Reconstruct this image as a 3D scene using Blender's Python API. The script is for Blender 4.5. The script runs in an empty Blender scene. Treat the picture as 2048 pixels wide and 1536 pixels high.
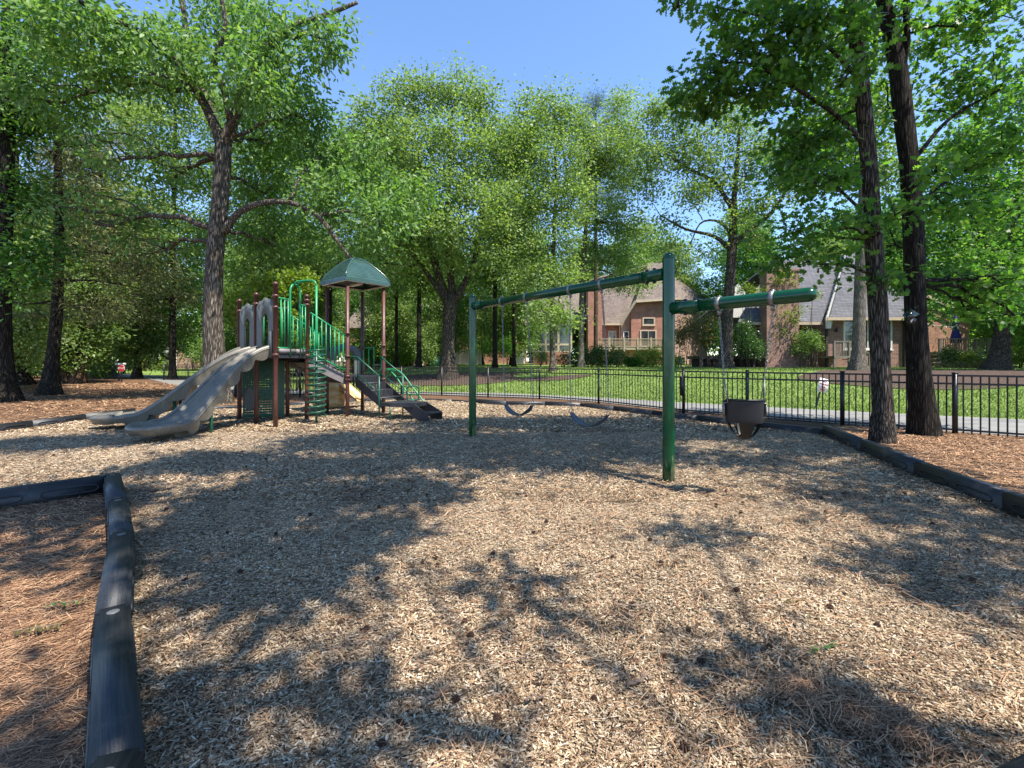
import bpy, bmesh, math, random
import numpy as np
from mathutils import Vector, Matrix

# ------------------------------------------------------------------ camera, world, sun, exposure
F, CH, HY = 900.0, 1.37, 722.0            # focal length in photo pixels, eye height, horizon row
SC = bpy.context.scene
COL = SC.collection
cam = bpy.data.cameras.new('camera')
cam.sensor_width = 36.0
cam.lens = F / 2048 * 36
cam.shift_y = -(768 - HY) / 2048
cam.clip_start = 0.05
cam.clip_end = 5000
camo = bpy.data.objects.new('camera', cam)
COL.objects.link(camo)
camo.location = (0, 0, CH)
camo.rotation_euler = (math.radians(90), 0, 0)
SC.camera = camo

SUN_EL = math.radians(60)
SUN_AZ = math.atan2(0.80, -0.60)          # direction towards the sun, (sin, cos) = (x, y)
world = bpy.data.worlds.new("World")
SC.world = world
world.use_nodes = True
wn = world.node_tree.nodes
wl = world.node_tree.links
sky = wn.new('ShaderNodeTexSky')
sky.sky_type = 'NISHITA'
sky.sun_disc = False
sky.sun_elevation = SUN_EL
sky.sun_rotation = SUN_AZ
sky.air_density = 1.0
sky.dust_density = 0.0
sky.ozone_density = 6.0
bg = wn['Background']
wl.new(sky.outputs[0], bg.inputs[0])
bg.inputs[1].default_value = 0.15
sl = bpy.data.lights.new('sun', 'SUN')
sl.energy = 4.6
sl.angle = math.radians(0.5)
sl.color = (1.0, 0.94, 0.84)
so = bpy.data.objects.new('sun', sl)
COL.objects.link(so)
sv = Vector((math.sin(SUN_AZ) * math.cos(SUN_EL), math.cos(SUN_AZ) * math.cos(SUN_EL), math.sin(SUN_EL)))
so.rotation_euler = sv.to_track_quat('Z', 'Y').to_euler()
so.location = sv * 60
SC.view_settings.view_transform = 'Standard'
SC.view_settings.look = 'None'
SC.view_settings.gamma = 1
SC.view_settings.exposure = 1.15
SC.cycles.max_bounces = 7
SC.cycles.diffuse_bounces = 4
SC.cycles.glossy_bounces = 2
SC.cycles.transmission_bounces = 4
SC.cycles.transparent_max_bounces = 8
SC.cycles.caustics_reflective = False
SC.cycles.caustics_refractive = False

PI = math.pi
RND = random.Random(7)
rng = np.random.default_rng(7)


def P(px, py, d):                          # photo pixel at depth d -> point
    return Vector(((px - 1024) / F * d, d, CH + (HY - py) / F * d))


def G(px, py, h=0.0):                      # photo pixel on the level h
    d = F * (CH - h) / (py - HY)
    return Vector(((px - 1024) / F * d, d, h))


def lerp(a, b, t):
    return a + (b - a) * t


def smooth(a, b, x):
    t = np.clip((x - a) / (b - a), 0, 1)
    return t * t * (3 - 2 * t)


# ------------------------------------------------------------------ materials
MATS = {}


def mat_new(name):
    m = bpy.data.materials.new(name)
    m.use_nodes = True
    n = m.node_tree.nodes
    b = n['Principled BSDF']
    return m, n, m.node_tree.links, b


def ramp(n, cols, pos=None, interp='LINEAR'):
    r = n.new('ShaderNodeValToRGB')
    e = r.color_ramp.elements
    while len(e) < len(cols):
        e.new(0.5)
    for i, c in enumerate(cols):
        e[i].position = pos[i] if pos else i / (len(cols) - 1)
        e[i].color = (c[0], c[1], c[2], 1)
    r.color_ramp.interpolation = interp
    return r


def coords(n, l, scale=(1, 1, 1), kind='Object', rot=(0, 0, 0)):
    t = n.new('ShaderNodeTexCoord')
    m = n.new('ShaderNodeMapping')
    m.inputs['Scale'].default_value = scale
    m.inputs['Rotation'].default_value = rot
    l.new(t.outputs[kind], m.inputs[0])
    return m.outputs[0]


def noise(n, l, vec, scale, detail=4, rough=0.6, dist=0.0):
    t = n.new('ShaderNodeTexNoise')
    t.inputs['Scale'].default_value = scale
    t.inputs['Detail'].default_value = detail
    t.inputs['Roughness'].default_value = rough
    t.inputs['Distortion'].default_value = dist
    l.new(vec, t.inputs['Vector'])
    return t.outputs[0]


def bump(n, l, b, h, strength=0.4, dist=0.02):
    bp = n.new('ShaderNodeBump')
    bp.inputs['Strength'].default_value = strength
    bp.inputs['Distance'].default_value = dist
    l.new(h, bp.inputs['Height'])
    l.new(bp.outputs[0], b.inputs['Normal'])
    return bp


def mixc(n, l, fac, a, b, mode='MIX'):
    m = n.new('ShaderNodeMix')
    m.data_type = 'RGBA'
    m.blend_type = mode
    for s, v in ((m.inputs[0], fac), (m.inputs[6], a), (m.inputs[7], b)):
        if isinstance(v, (int, float)):
            s.default_value = v
        elif isinstance(v, tuple):
            s.default_value = (v[0], v[1], v[2], 1)
        else:
            l.new(v, s)
    return m.outputs[2]


def simple(name, col, rough=0.5, metal=0.0, var=0.15, scale=6.0, bmp=0.0, spec=0.5, coat=0.0):
    m, n, l, b = mat_new(name)
    v = coords(n, l)
    f = noise(n, l, v, scale, 5, 0.65)
    lo = tuple(max(0, c * (1 - var)) for c in col)
    hi = tuple(min(1, c * (1 + var)) for c in col)
    r = ramp(n, [lo, hi], [0.3, 0.7])
    l.new(f, r.inputs[0])
    l.new(r.outputs[0], b.inputs['Base Color'])
    b.inputs['Roughness'].default_value = rough
    b.inputs['Metallic'].default_value = metal
    b.inputs['Specular IOR Level'].default_value = spec
    b.inputs['Coat Weight'].default_value = coat
    if bmp:
        bump(n, l, b, noise(n, l, v, scale * 8, 4), bmp, 0.01)
    MATS[name] = m
    return m


def paint(name, col, rough=0.25, worn=None):
    """glossy powder coat with dust, fine scratches and scuffed patches low down"""
    m, n, l, b = mat_new(name)
    v = coords(n, l)
    f = noise(n, l, v, 3.0, 6, 0.7)
    r = ramp(n, [tuple(c * 0.8 for c in col), tuple(min(1, c * 1.2) for c in col)], [0.3, 0.75])
    l.new(f, r.inputs[0])
    c = r.outputs[0]
    dust = noise(n, l, coords(n, l, (1, 1, 0.35)), 22, 6, 0.75)
    dr = ramp(n, [(0, 0, 0), (0.12, 0.12, 0.12)], [0.55, 0.85])
    l.new(dust, dr.inputs[0])
    c = mixc(n, l, dr.outputs[0], c, tuple(0.5 * q + 0.08 for q in col))
    if worn:
        geo = n.new('ShaderNodeNewGeometry')
        sep = n.new('ShaderNodeSeparateXYZ')
        l.new(geo.outputs['Position'], sep.inputs[0])
        mr = n.new('ShaderNodeMapRange')
        mr.inputs[1].default_value = 0.75
        mr.inputs[2].default_value = 0.0
        mr.inputs[3].default_value = 0.0
        mr.inputs[4].default_value = 0.26
        l.new(sep.outputs[2], mr.inputs[0])
        sc = noise(n, l, coords(n, l, (9, 9, 1.2)), 2.4, 5, 0.7)
        ad = n.new('ShaderNodeMath')
        ad.operation = 'ADD'
        l.new(sc, ad.inputs[0])
        l.new(mr.outputs[0], ad.inputs[1])
        wr = ramp(n, [(0, 0, 0), (1, 1, 1)], [0.72, 0.84])
        l.new(ad.outputs[0], wr.inputs[0])
        c = mixc(n, l, wr.outputs[0], c, worn)
    l.new(c, b.inputs['Base Color'])
    rr = ramp(n, [(rough, rough, rough), (rough + 0.25,) * 3], [0.35, 0.8])
    l.new(dust, rr.inputs[0])
    l.new(rr.outputs[0], b.inputs['Roughness'])
    MATS[name] = m
    return m


def leaf_mat(name, cols, trans=0.42, tcol=None, rough=0.45, spec=0.35):
    m, n, l, b = mat_new(name)
    geo = n.new('ShaderNodeNewGeometry')
    r = ramp(n, cols)
    l.new(geo.outputs['Random Per Island'], r.inputs[0])
    big = noise(n, l, coords(n, l), 0.55, 3, 0.6)
    rb = ramp(n, [(0.72, 0.74, 0.78), (1.2, 1.15, 1.0)], [0.3, 0.7])
    l.new(big, rb.inputs[0])
    c = mixc(n, l, 1.0, r.outputs[0], rb.outputs[0], 'MULTIPLY')
    l.new(c, b.inputs['Base Color'])
    b.inputs['Roughness'].default_value = rough
    b.inputs['Specular IOR Level'].default_value = spec
    t = n.new('ShaderNodeBsdfTranslucent')
    tc = mixc(n, l, 1.0, c, tcol or (1.55, 1.7, 0.65), 'MULTIPLY')
    l.new(tc, t.inputs[0])
    mx = n.new('ShaderNodeMixShader')
    mx.inputs[0].default_value = trans
    l.new(b.outputs[0], mx.inputs[1])
    l.new(t.outputs[0], mx.inputs[2])
    l.new(mx.outputs[0], n['Material Output'].inputs[0])
    MATS[name] = m
    return m


def island_mat(name, cols, rough=0.8, pos=None, spec=0.3, extra=None, lo=(0.8, 0.8, 0.82)):
    m, n, l, b = mat_new(name)
    geo = n.new('ShaderNodeNewGeometry')
    r = ramp(n, cols, pos)
    l.new(geo.outputs['Random Per Island'], r.inputs[0])
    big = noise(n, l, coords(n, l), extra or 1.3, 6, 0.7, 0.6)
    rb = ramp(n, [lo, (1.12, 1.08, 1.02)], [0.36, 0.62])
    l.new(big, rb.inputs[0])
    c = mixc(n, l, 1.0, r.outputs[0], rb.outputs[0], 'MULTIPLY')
    l.new(c, b.inputs['Base Color'])
    b.inputs['Roughness'].default_value = rough
    b.inputs['Specular IOR Level'].default_value = spec
    MATS[name] = m
    return m


def bark_mat(name, dark, light, sc=1.0, lichen=(0.33, 0.34, 0.30), amount=0.62):
    m, n, l, b = mat_new(name)
    v = coords(n, l, (24 * sc, 24 * sc, 2.7 * sc))
    vo = n.new('ShaderNodeTexVoronoi')
    vo.feature = 'DISTANCE_TO_EDGE'
    vo.inputs['Scale'].default_value = 1.0
    nz = noise(n, l, v, 1.5, 6, 0.7)
    vm = n.new('ShaderNodeVectorMath')
    vm.operation = 'ADD'
    l.new(v, vm.inputs[0])
    l.new(nz, vm.inputs[1])
    l.new(vm.outputs[0], vo.inputs['Vector'])
    fr = ramp(n, [(0, 0, 0), (1, 1, 1)], [0.02, 0.35])
    l.new(vo.outputs['Distance'], fr.inputs[0])
    mul = n.new('ShaderNodeMath')
    mul.operation = 'MULTIPLY'
    l.new(fr.outputs[0], mul.inputs[0])
    l.new(noise(n, l, coords(n, l, (40, 40, 9)), 1.0, 5, 0.7), mul.inputs[1])
    r = ramp(n, [dark, light], [0.05, 0.6])
    l.new(mul.outputs[0], r.inputs[0])
    lf = noise(n, l, coords(n, l), 5.0, 6, 0.75)
    lr = ramp(n, [(0, 0, 0), (0.7, 0.7, 0.7)], [amount, amount + 0.08])
    l.new(lf, lr.inputs[0])
    c = mixc(n, l, lr.outputs[0], r.outputs[0], lichen)
    l.new(c, b.inputs['Base Color'])
    b.inputs['Roughness'].default_value = 0.9
    b.inputs['Specular IOR Level'].default_value = 0.15
    bump(n, l, b, mul.outputs[0], 1.0, 0.05)
    MATS[name] = m
    return m


def brick_mat(name, c1, c2, mortar, scale=1.0, axis='x'):
    m, n, l, b = mat_new(name)
    t = n.new('ShaderNodeTexCoord')
    sep = n.new('ShaderNodeSeparateXYZ')
    l.new(t.outputs['Object'], sep.inputs[0])
    ad = n.new('ShaderNodeMath')
    ad.operation = 'ADD'
    l.new(sep.outputs[0], ad.inputs[0])
    l.new(sep.outputs[1], ad.inputs[1])
    cb = n.new('ShaderNodeCombineXYZ')
    l.new(ad.outputs[0], cb.inputs[0])
    l.new(sep.outputs[2], cb.inputs[1])
    br = n.new('ShaderNodeTexBrick')
    br.inputs['Scale'].default_value = 1.0
    br.inputs['Brick Width'].default_value = 0.215 * scale
    br.inputs['Row Height'].default_value = 0.075 * scale
    br.inputs['Mortar Size'].default_value = 0.008 * scale
    br.inputs['Bias'].default_value = 0.0
    br.inputs['Color1'].default_value = (*c1, 1)
    br.inputs['Color2'].default_value = (*c2, 1)
    br.inputs['Mortar'].default_value = (*mortar, 1)
    l.new(cb.outputs[0], br.inputs['Vector'])
    f = noise(n, l, coords(n, l), 1.2, 5, 0.7)
    r = ramp(n, [(0.7, 0.7, 0.72), (1.2, 1.15, 1.1)], [0.3, 0.7])
    l.new(f, r.inputs[0])
    c = mixc(n, l, 1.0, br.outputs[0], r.outputs[0], 'MULTIPLY')
    l.new(c, b.inputs['Base Color'])
    b.inputs['Roughness'].default_value = 0.85
    bump(n, l, b, br.outputs[1], -0.4, 0.01)
    MATS[name] = m
    return m


def shingle_mat(name, c1, c2, gap):
    m, n, l, b = mat_new(name)
    t = n.new('ShaderNodeTexCoord')
    sep = n.new('ShaderNodeSeparateXYZ')
    l.new(t.outputs['Object'], sep.inputs[0])
    cb = n.new('ShaderNodeCombineXYZ')
    ad = n.new('ShaderNodeMath')
    ad.operation = 'ADD'
    l.new(sep.outputs[0], ad.inputs[0])
    l.new(sep.outputs[1], ad.inputs[1])
    l.new(ad.outputs[0], cb.inputs[0])
    l.new(sep.outputs[2], cb.inputs[1])
    br = n.new('ShaderNodeTexBrick')
    br.inputs['Scale'].default_value = 1.0
    br.inputs['Brick Width'].default_value = 0.32
    br.inputs['Row Height'].default_value = 0.12
    br.inputs['Mortar Size'].default_value = 0.012
    br.inputs['Color1'].default_value = (*c1, 1)
    br.inputs['Color2'].default_value = (*c2, 1)
    br.inputs['Mortar'].default_value = (*gap, 1)
    l.new(cb.outputs[0], br.inputs['Vector'])
    f = noise(n, l, coords(n, l), 0.9, 5, 0.7)
    r = ramp(n, [(0.8, 0.8, 0.82), (1.2, 1.18, 1.15)], [0.3, 0.7])
    l.new(f, r.inputs[0])
    c = mixc(n, l, 1.0, br.outputs[0], r.outputs[0], 'MULTIPLY')
    l.new(c, b.inputs['Base Color'])
    b.inputs['Roughness'].default_value = 0.9
    MATS[name] = m
    return m


paint('green_paint', (0.002, 0.055, 0.02), 0.13, worn=(0.16, 0.19, 0.09))
paint('bright_green_paint', (0.012, 0.24, 0.085), 0.3)
paint('dark_green_paint', (0.008, 0.075, 0.04), 0.3)
paint('brown_paint', (0.085, 0.028, 0.020), 0.33)
paint('black_metal', (0.010, 0.010, 0.012), 0.35)
simple('black_coated', (0.022, 0.022, 0.028), 0.55, var=0.3, scale=14, bmp=0.3)
simple('grey_panel', (0.095, 0.10, 0.093), 0.55, var=0.12, scale=8, bmp=0.15)
simple('deck_grey', (0.17, 0.15, 0.15), 0.6, var=0.2, scale=10)
simple('galvanised', (0.24, 0.23, 0.215), 0.45, metal=0.6, var=0.25, scale=30)
simple('rusty_chain', (0.22, 0.12, 0.09), 0.6, metal=0.4, var=0.3, scale=30)
simple('belt_rubber', (0.035, 0.045, 0.07), 0.32, var=0.3, scale=20)
simple('bucket_rubber', (0.007, 0.006, 0.007), 0.5, var=0.35, scale=16, bmp=0.2)
simple('tan_plastic', (0.47, 0.30, 0.13), 0.45, var=0.12, scale=9, bmp=0.1)
simple('white_paint', (0.72, 0.70, 0.66), 0.6, var=0.08, scale=5)
simple('cream_paint', (0.50, 0.40, 0.29), 0.65, var=0.12, scale=5)
simple('grey_deck_wood', (0.17, 0.15, 0.13), 0.8, var=0.3, scale=9)
simple('tan_deck_wood', (0.36, 0.29, 0.21), 0.8, var=0.25, scale=9)
simple('dark_stain', (0.035, 0.03, 0.028), 0.7, var=0.3, scale=9)
simple('navy_cloth', (0.03, 0.03, 0.16), 0.85, var=0.3, scale=8)
simple('cable', (0.6, 0.6, 0.58), 0.5)
simple('sign_red', (0.55, 0.02, 0.03), 0.4, var=0.1)
simple('sign_white', (0.72, 0.70, 0.68), 0.45, var=0.08)
simple('sign_ink', (0.35, 0.02, 0.03), 0.5)
simple('utility_green', (0.05, 0.14, 0.09), 0.5)
simple('seed_brown', (0.055, 0.026, 0.014), 0.85, var=0.4, scale=60)
simple('twig_brown', (0.20, 0.14, 0.10), 0.85, var=0.3, scale=20)
simple('white_disc', (0.11, 0.11, 0.11), 0.5)
simple('slide_worn', (0.5, 0.5, 0.5), 0.5)
simple('bulb_glass', (0.8, 0.75, 0.6), 0.2)
simple('solar_cell', (0.02, 0.03, 0.02), 0.12, var=0.3, scale=20)
simple('curtain', (0.5, 0.48, 0.44), 0.9)


def glass_mat():
    m, n, l, b = mat_new('window_glass')
    f = noise(n, l, coords(n, l), 1.1, 4, 0.6)
    r = ramp(n, [(0.012, 0.016, 0.018), (0.06, 0.075, 0.07)], [0.35, 0.7])
    l.new(f, r.inputs[0])
    l.new(r.outputs[0], b.inputs['Base Color'])
    b.inputs['Roughness'].default_value = 0.06
    b.inputs['Specular IOR Level'].default_value = 0.9
    MATS['window_glass'] = m


glass_mat()


def slide_mat():
    m, n, l, b = mat_new('slide_plastic')
    v = coords(n, l)
    f = noise(n, l, v, 60, 3, 0.7)
    r = ramp(n, [(0.09, 0.083, 0.067), (0.19, 0.176, 0.143)], [0.35, 0.65])
    l.new(f, r.inputs[0])
    g = noise(n, l, v, 2.2, 5, 0.6)
    gr = ramp(n, [(0.82, 0.84, 0.88), (1.15, 1.1, 1.03)], [0.35, 0.7])
    l.new(g, gr.inputs[0])
    c = mixc(n, l, 1.0, r.outputs[0], gr.outputs[0], 'MULTIPLY')
    l.new(c, b.inputs['Base Color'])
    b.inputs['Roughness'].default_value = 0.42
    bump(n, l, b, f, 0.15, 0.004)
    MATS['slide_plastic'] = m


slide_mat()


def timber_mat():
    m, n, l, b = mat_new('border_plastic')
    v = coords(n, l, (1.2, 38, 38))
    f = noise(n, l, v, 3.0, 5, 0.7)
    r = ramp(n, [(0.006, 0.008, 0.012), (0.032, 0.033, 0.035)], [0.35, 0.75])
    l.new(f, r.inputs[0])
    d = noise(n, l, coords(n, l), 9, 6, 0.75)
    dr = ramp(n, [(0, 0, 0), (0.6, 0.6, 0.6)], [0.55, 0.8])
    l.new(d, dr.inputs[0])
    c = mixc(n, l, dr.outputs[0], r.outputs[0], (0.06, 0.058, 0.055))
    l.new(c, b.inputs['Base Color'])
    b.inputs['Roughness'].default_value = 0.48
    bump(n, l, b, f, 0.5, 0.004)
    MATS['border_plastic'] = m


timber_mat()


def ground_mats():
    # wood chip bed: flattened slivers of several tones, laid at random angles
    m, n, l, b = mat_new('chip_bed')
    outs, hs = [], []
    for k, (rz, s) in enumerate(((0.3, 1.0), (1.4, 1.15), (2.5, 0.9))):
        v = coords(n, l, (26 * s, 75 * s, 1), rot=(0, 0, rz))
        w = n.new('ShaderNodeTexVoronoi')
        w.voronoi_dimensions = '2D'
        w.inputs['Scale'].default_value = 1.0
        l.new(v, w.inputs['Vector'])
        sep = n.new('ShaderNodeSeparateColor')
        l.new(w.outputs['Color'], sep.inputs[0])
        outs.append(sep.outputs[0])
        hs.append(w.outputs['Distance'])
    pick = noise(n, l, coords(n, l), 28, 2, 0.5)
    p1 = ramp(n, [(0, 0, 0), (1, 1, 1)], [0.45, 0.47])
    p2 = ramp(n, [(0, 0, 0), (1, 1, 1)], [0.55, 0.57])
    l.new(pick, p1.inputs[0])
    l.new(pick, p2.inputs[0])
    a = mixc(n, l, p1.outputs[0], outs[0], outs[1])
    a = mixc(n, l, p2.outputs[0], a, outs[2])
    r = ramp(n, [(0.05, 0.034, 0.022), (0.20, 0.14, 0.09), (0.37, 0.275, 0.185), (0.49, 0.39, 0.275), (0.60, 0.51, 0.39)],
             [0.0, 0.25, 0.5, 0.75, 1.0])
    l.new(a, r.inputs[0])
    g = noise(n, l, coords(n, l), 1.1, 5, 0.65)
    gr = ramp(n, [(0.72, 0.70, 0.68), (1.1, 1.08, 1.05)], [0.32, 0.66])
    l.new(g, gr.inputs[0])
    c = mixc(n, l, 1.0, r.outputs[0], gr.outputs[0], 'MULTIPLY')
    l.new(c, b.inputs['Base Color'])
    b.inputs['Roughness'].default_value = 0.9
    b.inputs['Specular IOR Level'].default_value = 0.1
    bump(n, l, b, a, 0.9, 0.03)
    MATS['chip_bed'] = m
    # pine straw and soil
    m, n, l, b = mat_new('pine_straw_bed')
    v1 = noise(n, l, coords(n, l, (60, 7, 1), rot=(0, 0, 0.5)), 1.0, 4, 0.7, 0.6)
    v2 = noise(n, l, coords(n, l, (60, 7, 1), rot=(0, 0, 1.9)), 1.0, 4, 0.7, 0.6)
    sel = noise(n, l, coords(n, l), 3.0, 3, 0.6)
    a = mixc(n, l, sel, v1, v2)
    r = ramp(n, [(0.04, 0.024, 0.016), (0.14, 0.082, 0.052), (0.30, 0.19, 0.125)], [0.36, 0.5, 0.66])
    l.new(a, r.inputs[0])
    g = noise(n, l, coords(n, l), 0.35, 5, 0.7)
    gr = ramp(n, [(0.7, 0.72, 0.72), (1.15, 1.05, 1.0)], [0.35, 0.65])
    l.new(g, gr.inputs[0])
    c = mixc(n, l, 1.0, r.outputs[0], gr.outputs[0], 'MULTIPLY')
    l.new(c, b.inputs['Base Color'])
    b.inputs['Roughness'].default_value = 0.9
    b.inputs['Specular IOR Level'].default_value = 0.1
    bump(n, l, b, a, 0.7, 0.03)
    MATS['pine_straw_bed'] = m
    # lawn
    m, n, l, b = mat_new('lawn_green')
    a = noise(n, l, coords(n, l), 22, 6, 0.8)
    r = ramp(n, [(0.07, 0.12, 0.03), (0.16, 0.24, 0.06), (0.30, 0.36, 0.12)], [0.3, 0.5, 0.72])
    l.new(a, r.inputs[0])
    g = noise(n, l, coords(n, l), 0.5, 5, 0.7)
    gr = ramp(n, [(0.8, 0.85, 0.8), (1.15, 1.08, 1.0)], [0.35, 0.65])
    l.new(g, gr.inputs[0])
    c = mixc(n, l, 1.0, r.outputs[0], gr.outputs[0], 'MULTIPLY')
    l.new(c, b.inputs['Base Color'])
    b.inputs['Roughness'].default_value = 0.9
    b.inputs['Specular IOR Level'].default_value = 0.1
    bump(n, l, b, a, 0.8, 0.05)
    MATS['lawn_green'] = m
    # mulch
    m, n, l, b = mat_new('mulch_bed')
    a = noise(n, l, coords(n, l), 30, 6, 0.8)
    r = ramp(n, [(0.02, 0.014, 0.011), (0.085, 0.058, 0.046), (0.24, 0.18, 0.15)], [0.3, 0.5, 0.74])
    l.new(a, r.inputs[0])
    l.new(r.outputs[0], b.inputs['Base Color'])
    b.inputs['Roughness'].default_value = 0.95
    b.inputs['Specular IOR Level'].default_value = 0.1
    bump(n, l, b, a, 0.8, 0.05)
    MATS['mulch_bed'] = m
    # asphalt path, worn pale
    m, n, l, b = mat_new('asphalt')
    a = noise(n, l, coords(n, l), 90, 4, 0.7)
    r = ramp(n, [(0.15, 0.145, 0.138), (0.27, 0.26, 0.24)], [0.3, 0.7])
    l.new(a, r.inputs[0])
    g = noise(n, l, coords(n, l, (0.5, 2, 1)), 1.2, 6, 0.7, 1.0)
    gr = ramp(n, [(0.7, 0.7, 0.72), (1.1, 1.1, 1.08)], [0.36, 0.6])
    l.new(g, gr.inputs[0])
    c = mixc(n, l, 1.0, r.outputs[0], gr.outputs[0], 'MULTIPLY')
    l.new(c, b.inputs['Base Color'])
    b.inputs['Roughness'].default_value = 0.85
    MATS['asphalt'] = m


ground_mats()
brick_mat('red_brick', (0.40, 0.145, 0.085), (0.26, 0.085, 0.05), (0.40, 0.33, 0.28), 1.25)
brick_mat('brown_brick', (0.31, 0.155, 0.11), (0.19, 0.09, 0.065), (0.33, 0.29, 0.26), 1.25)
brick_mat('orange_brick', (0.42, 0.20, 0.10), (0.27, 0.12, 0.06), (0.42, 0.34, 0.28), 1.25)
brick_mat('pale_and_lit_brick', (0.42, 0.24, 0.18), (0.30, 0.16, 0.12), (0.45, 0.38, 0.33), 1.25)  # pale brick of one far house; on two nearer walls, painted-in sunlight
shingle_mat('grey_shingle', (0.13, 0.13, 0.145), (0.085, 0.085, 0.10), (0.035, 0.035, 0.04))
shingle_mat('brown_shingle', (0.20, 0.155, 0.125), (0.13, 0.10, 0.085), (0.06, 0.045, 0.04))
bark_mat('bark_big', (0.045, 0.035, 0.027), (0.40, 0.345, 0.275), 1.0, (0.42, 0.40, 0.33), 0.66)
bark_mat('bark_dark', (0.012, 0.010, 0.008), (0.085, 0.07, 0.055), 1.1, (0.30, 0.31, 0.27), 0.66)
bark_mat('bark_oak', (0.025, 0.019, 0.015), (0.29, 0.24, 0.19), 1.3, (0.24, 0.25, 0.2), 0.64)
bark_mat('bark_grey', (0.10, 0.085, 0.065), (0.36, 0.31, 0.25), 1.0, (0.45, 0.42, 0.36), 0.6)
bark_mat('bark_cedar', (0.05, 0.03, 0.02), (0.27, 0.19, 0.14), 1.2, (0.3, 0.26, 0.2), 0.68)
leaf_mat('leaf_oak', [(0.029, 0.078, 0.018), (0.058, 0.156, 0.029), (0.111, 0.221, 0.039)], 0.45)
leaf_mat('leaf_near', [(0.042, 0.111, 0.026), (0.085, 0.202, 0.046), (0.169, 0.286, 0.065)], 0.55)
leaf_mat('leaf_mid', [(0.078, 0.150, 0.042), (0.137, 0.234, 0.065), (0.227, 0.312, 0.104)], 0.42)
leaf_mat('leaf_light', [(0.111, 0.182, 0.058), (0.182, 0.273, 0.091), (0.299, 0.377, 0.156)], 0.42)
leaf_mat('leaf_glossy', [(0.078, 0.163, 0.046), (0.130, 0.247, 0.072), (0.215, 0.325, 0.124)], 0.42, rough=0.5, spec=0.3)
leaf_mat('leaf_cedar', [(0.065, 0.091, 0.039), (0.143, 0.169, 0.078), (0.286, 0.286, 0.143)], 0.25, rough=0.7, spec=0.2)
leaf_mat('leaf_pine', [(0.039, 0.072, 0.029), (0.072, 0.117, 0.046), (0.117, 0.169, 0.065)], 0.2, rough=0.6)
leaf_mat('leaf_shrub', [(0.019, 0.058, 0.016), (0.052, 0.130, 0.029), (0.104, 0.208, 0.052)], 0.3, rough=0.35, spec=0.5)
leaf_mat('leaf_lime', [(0.10, 0.16, 0.02), (0.18, 0.26, 0.04), (0.27, 0.34, 0.07)], 0.4)
leaf_mat('leaf_bronze', [(0.09, 0.075, 0.035), (0.15, 0.13, 0.06), (0.20, 0.20, 0.09)], 0.4)
leaf_mat('grass_blade', [(0.09, 0.15, 0.03), (0.18, 0.26, 0.06), (0.32, 0.38, 0.12)], 0.3, (1.3, 1.4, 0.8))
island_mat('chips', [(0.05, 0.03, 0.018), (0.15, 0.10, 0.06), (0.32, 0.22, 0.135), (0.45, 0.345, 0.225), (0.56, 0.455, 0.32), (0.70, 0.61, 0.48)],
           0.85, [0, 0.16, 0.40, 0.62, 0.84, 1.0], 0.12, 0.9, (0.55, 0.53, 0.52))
island_mat('needles', [(0.05, 0.028, 0.018), (0.18, 0.095, 0.052), (0.38, 0.215, 0.12), (0.56, 0.37, 0.22)], 0.7, None, 0.3)

# ------------------------------------------------------------------ object helpers


def tag(o, label=None, cat=None, group=None, kind=None):
    if label:
        if not 4 <= len(label.split()) <= 16:
            print('BADLABEL', label)
        o['label'] = label
    if cat:
        o['category'] = cat
    if group:
        o['group'] = group
    if kind:
        o['kind'] = kind
    return o


def thing(name, loc, label, cat, group=None, rz=0.0):
    o = bpy.data.objects.new(name, None)
    COL.objects.link(o)
    o.location = loc
    o.rotation_euler = (0, 0, rz)
    o.empty_display_size = 0.2
    return tag(o, label, cat, group)


def orphan(me, name, mat, parent=None, origin=None):
    o = bpy.data.objects.new(name, me)
    COL.objects.link(o)
    if mat is not None:
        me.materials.append(MATS[mat] if isinstance(mat, str) else mat)
    if parent is not None:
        o.parent = parent
    if origin is not None:
        o.location = origin
    return o


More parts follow.
